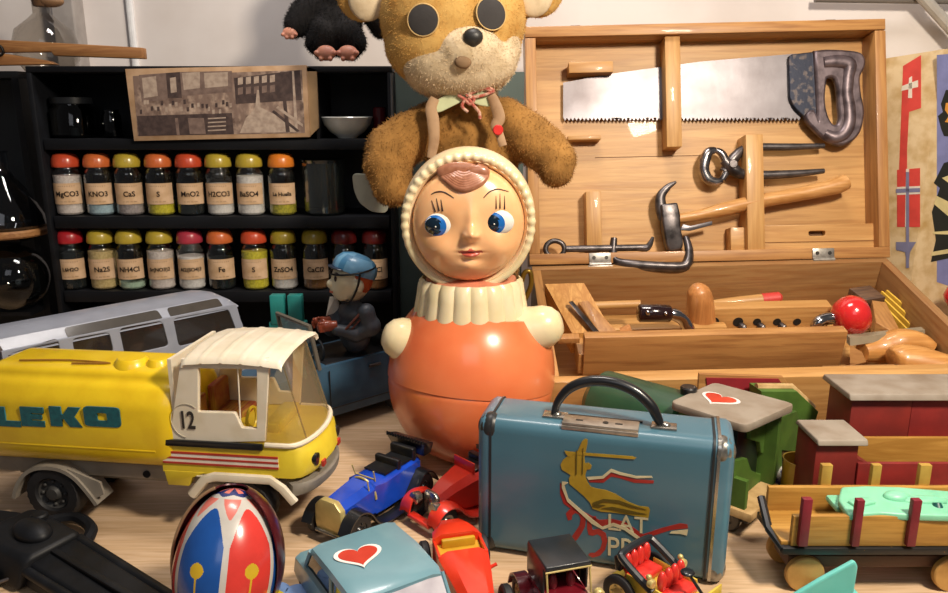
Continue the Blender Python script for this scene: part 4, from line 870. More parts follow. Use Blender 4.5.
# ------------------------------------------------------------------ vehicles helpers
m_tyre = mat('black_tyre_rubber', '17171a', 0.6, col2='222226', bmp=0.2); m_blackp = mat('black_plastic', '131417', 0.3, col2='1b1d22', coat=0.3)
m_chrome2 = mat('dull_chrome', 'b0aca4', 0.25, 0.9); m_clearp = glass('clear_plastic', 'e6dfd0', 0.08, 0.9, 0.06, milky=0.16, mcol='c8b48c')
def wheel(parent, x, y, z, r, w, side=-1, tyre=None, hub=None, tread=0, spokes=0, label=None, name='wheel', seg=40):
    """wheel with its axle along local y; side = the outward direction"""
    bm = B(); A = Matrix.Translation((x, y, z)) @ Matrix.Rotation(R(90), 4, 'X')   # local z -> -y
    h = w/2; pr = [(r*0.55, -h), (r*0.9, -h), (r, -h*0.6), (r, h*0.6), (r*0.9, h), (r*0.62, h), (r*0.55, h*0.6), (r*0.55, -h)]
    lathe(bm, pr, seg, A, mod=(lambda a, i: 1 + (0.035 if (i in (1,2,3,4) and int(a/(2*PI)*seg+0.5) % 2) else 0)) if tread else None)
    o = part(name, bm, tyre or m_tyre, parent)
    bm = B(); A2 = A if side < 0 else Matrix.Translation((x, y, z)) @ Matrix.Rotation(R(-90), 4, 'X')
    lathe(bm, [(0, -h*0.4), (r*0.56, -h*0.4), (r*0.56, h*0.75), (r*0.45, h*0.5), (r*0.3, h*0.55), (r*0.2, h*1.0), (0, h*1.05)], 24, A2)
    if spokes:
        for k in range(spokes):
            a = 2*PI*k/spokes; ell(bm, (0,0,0), 0.07*r, seg=8, M=A2 @ TM((r*0.42*math.cos(a), r*0.42*math.sin(a), h*0.6)))
    part('hub', bm, hub or m_chrome2, o)
    return o
# ------------------------------------------------------------------ yellow tank truck
T = Fr((-27, 57.6, 0), (0, 0, -7))
trk = thing('tank_truck', 'yellow plastic tank truck toy with a cream cab marked 12', 'toy truck', T)
m_yel = mat('yellow_tank_plastic', 'ecc81e', 0.35, col2='e2bb18', coat=0.3, sub=0.05); m_yelc = mat('yellow_cab_plastic', 'e8cf3a', 0.4, col2='dcc030', coat=0.2)
m_cream = mat('cream_cab_plastic', 'eadfca', 0.4, col2='dfd2b8', coat=0.15, sub=0.05); m_gch = mat('grey_chassis_plastic', '8f877c', 0.5, col2='7d766c')
m_teal = mat('teal_letter', '13606a', 0.5, col2='0f4c58', nscale=3); m_redl = mat('red_line', 'b83a2c', 0.5); m_wl = mat('white_line', 'f0e8d8', 0.5)
YN = -4.0; YF = 4.0
def tq(px, py, y=YN): return T.h2(px, py, 'y', y)
xb = tq(161, 450)[0]; xd = tq(263, 450)[0]; xf = tq(284, 450)[0]; zb0 = tq(170, 487)[1]; zb1 = tq(200, 444)[1]; zr = tq(200, 352)[1]
LIFT = 0
# cab lower body (rounded front)
def cabsec(z, fx, inset=0):
    pts = [(xb+inset, YN+inset), (xd+1.0, YN+inset)]
    for k in range(9):
        a = -PI/2 + PI*k/8; pts.append((fx - 1.6 + 1.6*math.cos(a)*1.0 , (YF-inset)*math.sin(a)*1.0 if abs(math.sin(a)) < 0.99 else (YF-inset)*math.copysign(1, math.sin(a))))
    pts += [(xd+1.0, YF-inset), (xb+inset, YF-inset)]
    return [(p[0], p[1], z) for p in pts]
fxx = xf + 2.2
bm = B(); loft(bm, [cabsec(zb0+1.3, fxx-0.1), cabsec(zb0+1.8, fxx+0.25), cabsec(zb1-0.3, fxx), cabsec(zb1+0.25, fxx-0.5, 0.1)]); part('cab_body', bm, m_yelc, trk, label='yellow lower cab body')
bm = B(); z0 = zb0
for y in (YN+0.3, YF-0.3):
    bm = B(); prism(bm, [(xb+0.1, zb0+1.4), (xb+0.3, zb0+0.2), (xb+2.0, zb0+0.2), (xb+2.3, zb0+0.9), (xb+3.4, zb0+1.4)], 0.7, Matrix.Translation((0, y, 0)) @ XZ, bev=0.05); part('cab_skirt', bm, m_yelc, trk)
bm = B()
for y in (YN-0.08, YF+0.08):
    P = [(xb+2.2, y, zb0-0.5), (xb+3.4, y, zb0+0.9), (xb+4.2, y, zb0+1.15), (xf-1.2, y, zb0+1.15), (xf-0.3, y, zb0+0.5), (xf+0.6, y, zb0-0.6)]
    bm = B(); tube(bm, P, 0.28, 8, flat=1.4)
    box(bm, ((xb+xf)/2+1, y + (0.5 if y < 0 else -0.5), zb0+1.1), (xf-xb-3.4, 1.1, 0.12), 0.04); part('wheel_arch', bm, m_cream, trk, label='cream wheel arch')
bm = B(); secs = []
for z, o_ in ((zb0-0.1, 0.1), (zb0+0.15, 0.45), (zb0+0.75, 0.5), (zb0+0.9, 0.3)):
    secs.append([(fxx - 2.0 + 2.0*math.cos(a) + o_*0.7, (YF+0.1)*math.sin(a), z) for a in [(-PI/2 + PI*k/12) for k in range(13)]] + [(fxx-2.4, YF-0.6, z), (fxx-2.4, YN+0.6, z)])
loft(bm, secs); part('bumper', bm, m_gch, trk, label='grey front bumper')
bm = B()
for yy in (-2.6, 2.6):
    x0 = fxx - 1.6 + 1.6*math.cos(math.asin(yy/4)) + 0.18; bm = B(); cyl(bm, (x0-0.5, yy, (zb0+zb1)/2+0.5), (x0+0.08, yy, (zb0+zb1)/2+0.5), 0.48); part('headlight_hole', bm, m_blackp, trk)
bm = B()
for yy in (-1.9, 1.9):
    x0 = fxx - 1.6 + 1.6*math.cos(math.asin(yy/4)) + 0.28; bm = B(); box(bm, (x0, yy, zb0+1.75), (0.2, 0.6, 0.45)); part('indicator_lamp', bm, m_redl, trk)
# stripes
bm = B(); za, zb_ = tq(200, 446.5)[1], tq(200, 440.5)[1]; box(bm, ((xb+xd)/2, YN-0.06, (za+zb_)/2), (xd-xb, 0.25, zb_-za), 0.03); part('side_strip', bm, m_blackp, trk)
bm = B()
zst = tq(200, 458.5)[1]
box(bm, ((xb+xf)/2-0.2, YN-0.02, zst), (xf-xb-0.6, 0.08, 0.95), mi=1)
for k in range(3): box(bm, ((xb+xf)/2-0.2, YN-0.05, zst + 0.42 - 0.42*k), (xf-xb-0.6, 0.08, 0.16))
part('side_stripes', bm, [m_redl, m_wl], trk, smooth=0, label='red and white side stripes')
# cab sides with window openings
outer = [tq(169, 443), tq(181, 360), tq(268, 362), tq(264, 441)]
hole1 = roundpoly([tq(197, 368), tq(257, 369), tq(257, 430), tq(241, 429), tq(234, 414), tq(197, 413)], 0.15)
m_side = []
for y in (YN+0.25, YF-0.25):
    bm = B(); sheet(bm, outer, [hole1], 0.4, Matrix.Translation((0, y, 0)) @ XZ, bev=0.06); m_side.append(part('cab_side', bm, m_cream, trk, label='cream cab side'))
bm = B(); x_ = tq(238, 400)[0]; z_ = tq(240, 412)[1]; tube(bm, [(tq(236,370)[0], YN+0.3, tq(236,370)[1]), (tq(239,429)[0], YN+0.3, tq(239,429)[1])], 0.06); part('window_bar', bm, m_cream, trk)
# cab back wall with a window, roof, windscreen
xbk = tq(172, 400)[0]
bm = B(); zt0, zt1 = tq(200, 441)[1], tq(200, 362)[1]
sheet(bm, [(YN+0.3, zt0), (YF-0.3, zt0), (YF-0.3, zt1), (YN+0.3, zt1)], [rrect(5.4, 3.2, 0.4, 4, (0, zt0 + (zt1-zt0)*0.55))], 0.3, Matrix.Translation((xb+1.2, 0, 0)) @ YZ); part('cab_back', bm, m_cream, trk)
x0, x1 = tq(181, 358)[0], tq(275, 358)[0]; secs = []
NX = 40
for y_, dz in ((YN-0.2, -0.25), (YN-0.05, 0.1), (YN+0.6, 0.3), (-1.5, 0.55), (1.5, 0.55), (YF-0.6, 0.3), (YF+0.05, 0.1), (YF+0.2, -0.25)):
    secs.append([(x0 + (x1+0.5-x0)*k/NX, y_, zt1 + dz + 0.25*math.sin(PI*k/NX)*1 + (0.07 if k % 8 == 0 and 0 < k < NX else 0) - (0.2 if k in (0, NX) else 0)) for k in range(NX+1)])
t_ = B(); loft(t_, secs, cap=False, closed=False); r = bmesh.ops.solidify(t_, geom=t_.faces[:], thickness=0.3); bmesh.ops.recalc_face_normals(t_, faces=t_.faces); bm = B(); _merge(bm, t_); part('cab_roof', bm, m_cream, trk, label='cream ribbed cab roof', smooth=50)
# windscreen
bm = B(); s0, s1 = [], []
for k in range(13):
    a = -PI/2 + PI*k/12; s0.append((fxx-1.9 + 1.5*math.cos(a), (YF-0.1)*math.sin(a), zb1+0.2)); s1.append((x1 - 1.0 + 1.1*math.cos(a), (YF-0.3)*math.sin(a), zt1+0.4))
s0 = [(xd+0.1, YN+0.1, zb1+0.2)] + s0 + [(xd+0.1, YF-0.1, zb1+0.2)]; s1 = [(xd-0.2, YN+0.3, zt1+0.2)] + s1 + [(xd-0.2, YF-0.3, zt1+0.2)]
loft(bm, [s0, s1], cap=False, closed=False); part('windscreen', bm, m_clearp, trk, smooth=50)
bm = B(); tube(bm, [(p[0]+0.08, p[1]*1.02, p[2]) for p in s0], 0.2, 8); part('windscreen_sill', bm, m_cream, trk)
bm = B()
for k in (4, 10): bm = B(); tube(bm, [s0[k], s1[k]], 0.06, 6); part('windscreen_seam', bm, m_clearp, trk)
bm = B(); 
for yy in (-2, 2): bm = B(); box(bm, (xb+3.4, yy, zb1+0.3), (2.6, 2.8, 0.8), 0.25); box(bm, (xb+2.0, yy, zb1+1.5), (0.7, 2.8, 2.8), 0.25); part('seat', bm, mat('striped_red_seat', '8c3a28', 0.6, col2='c09a3c', nscale=1.5, sc=(3,0.2,0.2)), trk, label='red and yellow striped seat')
bm = B(); box(bm, (xd-0.2, 0.5, zb1+0.5), (1.4, 4.8, 0.9), 0.2); tube(bm, [(xd-1.6+0.0, -2.0+0.9*math.cos(2*PI*k/20), zb1+1.4+0.9*math.sin(2*PI*k/20)) for k in range(20)], 0.12, 6, cyc=True); part('dashboard', bm, m_yelc, trk)
# 12
bm = B(); c = tq(187, 421); text(bm, '12', 1.95, Matrix.Translation((c[0], YN-0.0, c[1])) @ XZ, th=0.06, sx=0.66, bold=0.03); part('number', bm, m_blackp, m_side[0], smooth=0, label='black number 12')
bm = B(); tube(bm, [(c[0]+1.25*math.cos(2*PI*k/40), YN-0.0, c[1]+1.35*math.sin(2*PI*k/40)) for k in range(6, 30)], 0.03, 5); part('circle_mark', bm, mat('faded_mark', 'c4bba8', 0.7), m_side[0])
# tank
xe = T.hit(150, 400, 'y', -4).x; xt1 = tq(176, 420)[0]; xt0 = xt1 - 16.6
def tanksec(x, s=1.0, dz=0):
    zc_ = 8.7; pts = [(-3.6, -3.6), (-4.25, -2.6), (-4.3, -0.5), (-4.05, 1.5), (-3.3, 2.7), (-2.7, 3.0), (-2.5, 3.55), (-1.6, 3.85), (1.6, 3.85), (2.5, 3.55), (2.7, 3.0), (3.3, 2.7), (4.05, 1.5), (4.3, -0.5), (4.25, -2.6), (3.6, -3.6)]
    P = []
    rp = roundpoly(pts, 0.5, 3)
    return [(x, p[0]*s, zc_ + (p[1]*s if s < 1 else p[1])) for p in rp]
bm = B(); loft(bm, [tanksec(xt0, 0.8), tanksec(xt0+0.3, 0.92), tanksec(xt0+1.2, 1.0), tanksec(xt1-1.6, 1.0), tanksec(xt1-0.7, 0.97), tanksec(xt1-0.15, 0.88), tanksec(xt1, 0.74)])
tank = part('tank', bm, m_yel, trk, smooth=50, label='yellow tank')
bm = B(); p = T.hit(131, 357, 'y', -1.0)
for dx, rr in ((0, 1.25), (2.2, 0.85)): lathe(bm, [(0, 12.3), (rr+0.15, 12.3), (rr, 12.75), (rr*0.8, 12.98), (0, 13.02)], 28, TM((p.x+dx, -0.9, 0)))
part('hatch', bm, m_yel, tank)
bm = B(); tube(bm, [(p.x-9, -1.7, 12.62), (p.x-5, -1.3, 12.66), (p.x-1.5, -1.5, 12.62), (p.x-4.5, -1.8, 12.6)], 0.07, 6, smooth=4); part('seam_mark', bm, mat('brown_seam', '9a6a20', 0.6), tank)
bm = B(); zl = 8.9
box(bm, ((xt0+xt1)/2, -4.27, zl-2.2), (xt1-xt0-3.5, 0.08, 0.12), 0.02); part('tank_rib', bm, m_yel, tank)
# blocky letters L E K O
def letter(ch):
    return {'E': [[(0,0),(1,0),(1,.3),(.45,.3),(.45,.38),(.9,.38),(.9,.62),(.45,.62),(.45,.7),(1,.7),(1,1),(0,1)]],
            'L': [[(0,0),(1,0),(1,.3),(.4,.3),(.4,1),(0,1)]],
            'K': [[(0,0),(.38,0),(.38,.38),(.45,.38),(.62,0),(1.02,0),(.78,.5),(1.02,1),(.62,1),(.45,.62),(.38,.62),(.38,1),(0,1)]],
            'O': [roundpoly([(0,0),(1.05,0),(1.05,1),(0,1)], .16, 3), roundpoly([(.38,.3),(.67,.3),(.67,.7),(.38,.7)], .06, 2)],
            'T': [[(0.3,0),(0.7,0),(.7,.7),(1,.7),(1,1),(0,1),(0,.7),(.3,.7)]], 'S': [[(0,0),(1,0),(1,.62),(.4,.62),(.4,.72),(1,.72),(1,1),(0,1),(0,.38),(.6,.38),(.6,.28),(0,.28)]]}[ch]
for ch, pxa, pxb in (('L', -3, 19), ('E', 22, 43), ('K', 51, 80), ('O', 85, 118)):
    a = T.h2(pxa, 426, 'y', -4.33); b = T.h2(pxb, 408, 'y', -4.33); L = letter(ch)
    f = lambda p: (a[0] + (b[0]-a[0])*p[0]/1.03, a[1] + (b[1]-a[1])*p[1])
    bm = B(); sheet(bm, [f(p) for p in L[0]], [[f(p) for p in q] for q in L[1:]], 0.12, Matrix.Translation((0, -4.27, 0)) @ XZ @ Matrix.Rotation(0, 4, 'X')); part('letter', bm, m_teal, tank, smooth=0, label='teal letter ' + ch)
# chassis, mudguards and wheels
bm = B(); box(bm, ((xt0+xt1)/2+1, 0, 4.35), (xt1-xt0+3, 5.8, 1.5), 0.15); box(bm, ((xt0+xf)/2, 0, 3.2), (xf-xt0-2, 3.0, 1.0), 0.1)
part('chassis', bm, m_gch, trk)
bm = B(); p = tq(147, 474, -2.9); cyl(bm, (p[0], -3.0, p[1]), (p[0], -2.85, p[1]), 0.3); part('chassis_hole', bm, m_blackp, trk)
xw = tq(52, 500)[0]; wz = 2.3; xw2 = tq(243, 500)[0]
bm = B()
for y in (-3.0, 3.0):
    t_ = B(); s0 = []; s1 = []
    P = [(xw-3.4, 1.9), (xw-2.9, 3.1), (xw-2.0, 4.2), (xw-0.8, 4.75), (xw+0.9, 4.75), (xw+2.2, 4.1), (xw+3.2, 2.9), (xw+3.9, 1.8)]
    P = [tuple(q)[:2] for q in smoothpath([(a, b, 0) for a, b in P], 4)]
    loft(t_, [[(a, y-1.1, b) for a, b in P], [(a, y+1.1, b) for a, b in P]], cap=False, closed=False); bmesh.ops.solidify(t_, geom=t_.faces[:], thickness=0.3); _merge(bm, t_)
    if y < 0: hull(bm, [(xw+1.6, y-0.9, 4.6), (xw+4.2, y-0.9, 3.6), (xw+4.4, y-0.9, 2.6), (xw+3.6, y-0.9, 2.2), (xw+1.6, y-0.7, 4.6), (xw+4.2, y-0.7, 3.6), (xw+4.4, y-0.7, 2.6), (xw+3.6, y-0.7, 2.2)])
part('mudguard', bm, m_gch, trk, label='grey rear mudguards')
hubm = mat('grey_hub', '3c3b3a', 0.6)
for x in (xw, xw2):
    for y, s in ((-3.1, -1), (3.1, 1)): wheel(trk, x, y, wz, 2.3, 1.7, s, hub=hubm, tread=1, spokes=8, seg=48)
bm = B()
for x in (xw, xw2): bm = B(); cyl(bm, (x, -3, wz), (x, 3, wz), 0.25); part('axle', bm, m_chrome2, trk)
# ------------------------------------------------------------------ grey-blue van behind
Bf = Fr((-24.6, 80.5, 0), (0, 0, 47))
van = thing('toy_van', 'long grey-blue plastic bus with side and roof windows behind the yellow tank truck', 'toy bus', Bf)
m_van = mat('grey_blue_plastic', '989dab', 0.4, col2='8e93a1', coat=0.2); m_winv = glass('van_window_glass', 'a8a098', 0.08, 0.8, 0.1, milky=0.14, mcol='786c64')
LV = 24.0
def vq(px, py, y=0): return Bf.h2(px, py, 'y', y)
# body shell as cross sections along x; section points (y,z)
zw0 = vq(200, 342)[1]; zw1 = vq(200, 300)[1]
near = [(0.1, 1.2), (-0.15, 4), (0.0, 6.6)]
zb_, zt_ = 6.6, 10.9
A1 = Matrix.Translation((0, 0.35, 0))
def vside(y, sgn):
    bm = B(); holes = []
    for P in ([(6,354),(58,338),(62,360),(6,372)], [(71,338),(109,331),(114,352),(75,361)], [(118,328),(162,320),(169,346),(124,356)], [(172,318),(228,308),(237,332),(178,347)]):
        holes.append(roundpoly([vq(px, py, 0.3) for px, py in P], 0.5))
    sheet(bm, [(-LV, 5.6), (-0.3, 5.6), (-1.5, 11.3), (-LV, 11.3)], holes, 0.3, Matrix.Translation((0, y, 0)) @ XZ, bev=0.05)
    part('window_frame', bm, m_van, van, label='grey-blue side with window openings')
    for h in holes:
        bm = B(); sheet(bm, h, (), 0.06, Matrix.Translation((0, y + sgn*0.05, 0)) @ XZ); part('window_pane', bm, m_winv, van, smooth=0)
vside(0.3, 1); vside(7.7, -1)
bm = B()
def vsec(x, z1s=5.8): return [(x, y, z) for y, z in [(0.4, 1.3), (-0.05, 2.0), (-0.2, 4.0), (0.0, z1s), (0.3, z1s+0.05), (7.7, z1s+0.05), (8.0, z1s), (8.2, 4.0), (8.05, 2.0), (7.6, 1.3)]]
loft(bm, [vsec(-LV), vsec(-1.2), [(x*0+0.1, y*0.9+0.4, z) for x, y, z in vsec(0)]]); part('lower_body', bm, m_van, van)
# roof: slanting shoulder with skylights, domed top
ysh = 1.35; zs0, zs1 = 10.95, 12.15
d = Vector((0, ysh-0.3, zs1-zs0)); 
MS = Matrix.Translation((0, 0.3, zs0)) @ Matrix.Rotation(math.atan2(zs1-zs0, ysh-0.3), 4, 'X')   # local x, y along slope
def slq(px, py):
    Iv = (Bf.M @ MS).inverted(); o = Iv @ CAM; dd = Iv.to_3x3() @ ray(px, py); q = o + dd * (-o.z/dd.z); return (q.x, q.y)
sl = d.length
sky = []
for P in ([(60,323),(156,303),(159,310),(65,328)], [(162,301),(217,292),(219,299),(168,309)]):
    q = [slq(*p) for p in P]; xa, xb2 = (q[0][0]+q[3][0])/2, (q[1][0]+q[2][0])/2; sky.append(roundpoly([(xa, 0.3), (xb2, 0.3), (xb2-0.2, sl-0.12), (xa, sl-0.12)], 0.35))
bm = B(); secs = []
for x, k, dz in ((-LV, 1, 0), (-5, 1, 0), (-3.2, 1, -0.05), (-2.2, .97, -0.3), (-1.5, .92, -0.75), (-1.2, .88, -1.1)):
    half = [(0.15, 10.9), (0.3, 11.0), (ysh, zs1), (2.9, zs1+0.18), (4, zs1+0.3)]
    full = half + [(8-y, z) for y, z in half[-2::-1]]
    secs.append([(x + (0.25 if z < 11.1 else 0), 4+(y-4)*k, z if z < 11.1 else 11.0 + (z-11.0)*(1 + dz/1.6)) for y, z in full])
loft(bm, secs); part('roof', bm, m_van, van, smooth=32)
for h in sky: bm = B(); sheet(bm, h, (), 0.05, MS @ Matrix.Translation((0, 0, 0.03))); part('skylight_pane', bm, mat('skylight_grey', '4c4844', 0.12, coat=0.6), van, smooth=0)
bm = B(); loft(bm, [[(-1.5, 0.5, 11.0), (-1.25, 4, 11.3), (-1.5, 7.5, 11.0)], [(-0.8, 0.4, 9), (-0.6, 4, 9.2), (-0.8, 7.6, 9)], [(-0.1, 0.4, 5.7), (0.1, 4, 5.7), (-0.1, 7.6, 5.7)]], cap=False, closed=False); bmesh.ops.solidify(bm, geom=bm.faces[:], thickness=0.3); part('end_wall', bm, m_van, van)
for i, x in enumerate((-4.5, -9.8, -15, -20)):
    bm = B(); box(bm, (x, 4, 6.7), (2.6, 6, 1.2), 0.3); box(bm, (x+1.2, 4, 7.9), (0.8, 6, 2.6), 0.3); part('seat', bm, mat('van_seat_red', '9a3038', 0.5) if i < 1 else mat('van_seat_brown', '6c5450', 0.5), van)
for x in (-4, -19):
    for y, s in ((0.6, -1), (7.4, 1)): wheel(van, x, y, 1.7, 1.7, 1.2, s)
# ------------------------------------------------------------------ blue tin car with driver
Pf = Fr((-14.2, 76.5, 0), (0, 0, 222))     # local +x is the front of the car (towards the left)
pc = thing('blue_tin_car', 'dark blue tin open car toy with windshield frame behind the truck cab', 'toy car', Pf)
m_bt = mat('blue_tin', '35566e', 0.4, col2='27425a', nscale=0.4, coat=0.2); m_darkin = mat('black_tin_inside', '101318', 0.4)
bm = B(); 
# body: right side of the car (towards the viewer) is local +y after the turn
sec = lambda x, w, z1: [(x, -w, 1.6), (x, -w-0.2, 4), (x, -w, z1), (x, w, z1), (x, w+0.2, 4), (x, w, 1.6)]
loft(bm, [sec(-8.5, 2.6, 5.6), sec(-7.5, 3.2, 6.6), sec(-3, 3.5, 7.0), sec(4, 3.5, 7.0), sec(4.6, 3.4, 6.9), sec(10, 3.0, 6.2), sec(11, 2.4, 4.8)])
part('body', bm, m_bt, pc, smooth=30)
bm = B(); box(bm, (-0.5, 0, 6.95), (8, 6.0, 0.3), 0.1); box(bm, (-4.6, 0, 7.8), (0.9, 6.0, 1.8), 0.3); part('interior', bm, m_darkin, pc)
bm = B(); tube(bm, [(-4.2, 3.8, 6.6), (-4.2, 3.82, 2.6), (3.6, 3.82, 2.6), (3.6, 3.8, 6.6)], 0.07, 6); part('door_line', bm, m_darkin, pc)
bm = B(); cyl(bm, (-2.6, 3.7, 6.0), (-1.2, 3.7, 6.0), 0.16); part('door_handle', bm, m_dst, pc)
bm = B(); x_ = 4.8; tube(bm, [(x_-0.4, 3.3, 6.8), (x_+0.4, 3.2, 11.4), (x_+0.4, -3.2, 11.4), (x_-0.4, -3.3, 6.8)], 0.24, 8); part('windshield_frame', bm, mat('grey_tin_frame', '78746a', 0.4, 0.4), pc)
bm = B(); loft(bm, [[(x_-0.4, 3.2, 6.8), (x_-0.4, -3.2, 6.8)], [(x_+0.4, 3.1, 11.3), (x_+0.4, -3.1, 11.3)]], cap=False, closed=False); part('windshield_pane', bm, glass('tin_car_pane', 'b8bcb4', 0.1, 0.8, 0.08), pc, smooth=0)
bm = B(); tube(bm, [(3.1, 1.0+1.1*math.cos(2*PI*k/20), 8.0+1.1*math.sin(2*PI*k/20)) for k in range(20)], 0.13, 6, cyc=True); cyl(bm, (3.1, 1.0, 8.0), (4.4, 1.0, 7.2), 0.14); part('steering_wheel', bm, m_darkin, pc)
for x in (-5.3, 7.4):
    for y, s in ((2.9, 1), (-2.9, -1)): wheel(pc, x, y, 1.6, 1.6, 1.0, s)
# driver
p0 = at(350, 345, 76.2); dv = Fr((p0.x, p0.y, 7.2), (0, 0, 205))   # local +x where he faces (left)
drv = thing('toy_driver', 'tin toy driver with blue cap and grey jacket sitting in the blue tin car', 'toy figure', dv)
def dq(px, py, y=0): p = dv.hit(px, py, 'y', y); return Vector((p.x, y, p.z))
m_skin = mat('pale_painted_face', 'e6dec2', 0.35, col2='d8ceac', coat=0.3); m_jack = mat('grey_blue_jacket', '4a5058', 0.5, col2='3a4048', nscale=1.2)
t_ = B(); ell(t_, dq(355, 330), (1.7, 1.9, 2.6)); ell(t_, dq(353, 312), (1.5, 1.9, 1.2)); cyl(t_, dq(352, 310), dq(352, 298), 0.8, 0.75)
jk = part('jacket', fuse(t_, 0.2, 5), m_jack, drv, smooth=80)
for s, pts in ((1, [(366,312),(370,326),(356,334),(337,330)]), (-1, [(345,312),(338,322),(332,328)])):
    t_ = B(); Q = [dq(px, py, s*(1.8 if i < 2 else 1.4)) for i, (px, py) in enumerate(pts)]; rs = [0.95, 1.15, 0.95, 0.6]
    tube(t_, Q, rs, 12); [ell(t_, q, r) for q, r in zip(Q, rs)]
    part('sleeve', fuse(t_, 0.18, 4), m_jack, drv, smooth=80)
m_glove = mat('red_brown_hand', 'a04a30', 0.4, coat=0.3)
for s, (px, py) in ((1, (328, 326)), (-1, (322, 322))):
    t_ = B(); c = dq(px, py, s*1.2); ell(t_, c, (0.75, 0.5, 0.6)); cyl(t_, c, c + Vector((-0.9, s*0.1, 0)), 0.5)
    for k in range(4): a = c + Vector((0.55 - 0.1*abs(k-1.5), s*(0.15), 0.42 - 0.28*k)); b = a + Vector((0.45, s*0.0, -0.05)); e = b + Vector((0.1, -s*0.4, 0)); tube(t_, [c, a, b, e], [0.18, 0.17, 0.15, 0.12], 8)
    a = c + Vector((0.1, -s*0.2, 0.4)); tube(t_, [c, a, a + Vector((0.4, -s*0.1, 0.25))], [0.2, 0.18, 0.13], 8)
    part('hand', fuse(t_, 0.09, 2), m_glove, drv, smooth=80)
hc_ = dq(351, 280); t_ = B(); ell(t_, hc_, (2.05, 1.9, 2.25), seg=32); ell(t_, hc_ + Vector((1.2, 0.0, -0.7)), (1.0, 1.3, 1.1)); ell(t_, hc_ + Vector((1.0, 0.4, -1.5)), (0.8, 0.9, 0.5))
ell(t_, hc_ + Vector((2.1, 0, -0.2)), (0.5, 0.4, 0.5)); ell(t_, hc_ + Vector((-0.3, 2.0, -0.3)), (0.5, 0.3, 0.7)); ell(t_, hc_ + Vector((-0.3, -2.0, -0.3)), (0.5, 0.3, 0.7))
hd = part('head', fuse(t_, 0.16, 3), m_skin, drv, smooth=80)
bm = B(); 
for s in (-1, 1): bm = B(); ell(bm, hc_ + Vector((1.82, s*0.75, 0.45)), (0.14, 0.22, 0.3), seg=12); tube(bm, [hc_ + Vector((1.75, s*0.35, 0.95)), hc_ + Vector((1.72, s*0.8, 1.05)), hc_ + Vector((1.5, s*1.15, 0.9))], 0.07, 6); part('eye', bm, m_dark, drv)
bm = B(); tube(bm, [hc_ + Vector((2.05, -0.5, -0.95)), hc_ + Vector((2.2, 0, -1.05)), hc_ + Vector((2.05, 0.5, -0.95))], 0.1, 6); part('mouth', bm, m_lip, drv)
bm = B(); t_ = B(); ell(t_, hc_ + Vector((-0.5, 0, 0.2)), (1.8, 1.98, 2.0)); 
for v in t_.verts:
    if v.co.z > hc_.z + 1.0: v.co.z = hc_.z + 1.0
_merge(bm, t_); part('hair', bm, mat('orange_brown_hair', 'c4582a', 0.5), drv, smooth=70)
bm = B(); t_ = B(); lathe(t_, [(2.2, 0.0), (2.25, 0.5), (2.1, 1.1), (1.6, 1.7), (0.8, 2.0), (0, 2.05)], 40)
for v in t_.verts: v.co.x *= 1.05
for f in t_.faces: f.material_index = 1 if (int(abs(f.calc_center_median().y) * 1.6 + 0.5) % 2) else 0
_merge(bm, t_, Matrix.Translation(hc_ + Vector((-0.3, 0, 0.75))) @ Euler((0, R(-22), 0)).to_matrix().to_4x4(), None)
cap_ = part('cap', bm, mat('cap_blue', '4c8ab4', 0.4, coat=0.3), drv, label='blue cap'); cap_.data.materials.append(mat('cap_light_blue', '74acd0', 0.4, coat=0.3))
bm = B(); t_ = B(); ell(t_, (1.5, 0, 0.1), (1.1, 1.6, 0.2)); _merge(bm, t_, Matrix.Translation(hc_ + Vector((-0.2, 0, 0.95))) @ Euler((0, R(-14), 0)).to_matrix().to_4x4()); part('cap_peak', bm, mat('cap_dark_blue', '1c2c44', 0.3, coat=0.4), cap_)
bm = B(); 
for s in (-1, 1): tube(bm, [hc_ + Vector((-0.3, s*2.3, 1.0)), hc_ + Vector((0.0, s*2.15, -0.4)), hc_ + Vector((0.6, s*1.6, -1.8)), hc_ + Vector((1.2, s*0.5, -2.2))], 0.12, 8, smooth=5)
tube(bm, [hc_ + Vector((2.35*math.cos(a)-0.2, 2.35*math.sin(a), 1.15 - 0.25*math.cos(a))) for a in [2*PI*k/32 for k in range(32)]], 0.1, 6, cyc=True)
part('chin_strap', bm, m_darkin, drv, label='black strap')
bm = B(); tube(bm, [dq(366,306,1.9), dq(356,318,2.1), dq(345,330,1.9)], 0.12, 8, smooth=4); tube(bm, [dq(370,308,1.8), dq(360,320,2.1), dq(350,331,1.9)], 0.09, 8, smooth=4); part('shoulder_strap', bm, mat('brown_strap', '6c3a2c', 0.5), drv)
bm = B(); hull(bm, [dq(330,297,-1.6)+Vector((0,-.1,0)), dq(340,296,-1.6), dq(338,312,-1.6), dq(326,316,-1.6), dq(334,300,-1.3)]); solo_f = Fr(dv.loc, (0,0,205)); part('white_scarf', bm, m_wl, drv)
bm = B(); pt = at(283, 325, 84)
box(bm, (0,0,0), (1.6, 1.2, 3.4), 0.1); box(bm, (2.0,0,0.1), (1.6, 1.2, 3.2), 0.1); box(bm, (1,0.2,-5.5), (4.2,1.2,8), 0.1)
solo('teal_block', bm, mat('teal_plastic', '2a8c88', 0.4), 'teal plastic block showing behind the windshield of the blue tin car', 'toy block', Fr((pt.x-0.4, 84, 9.6)))
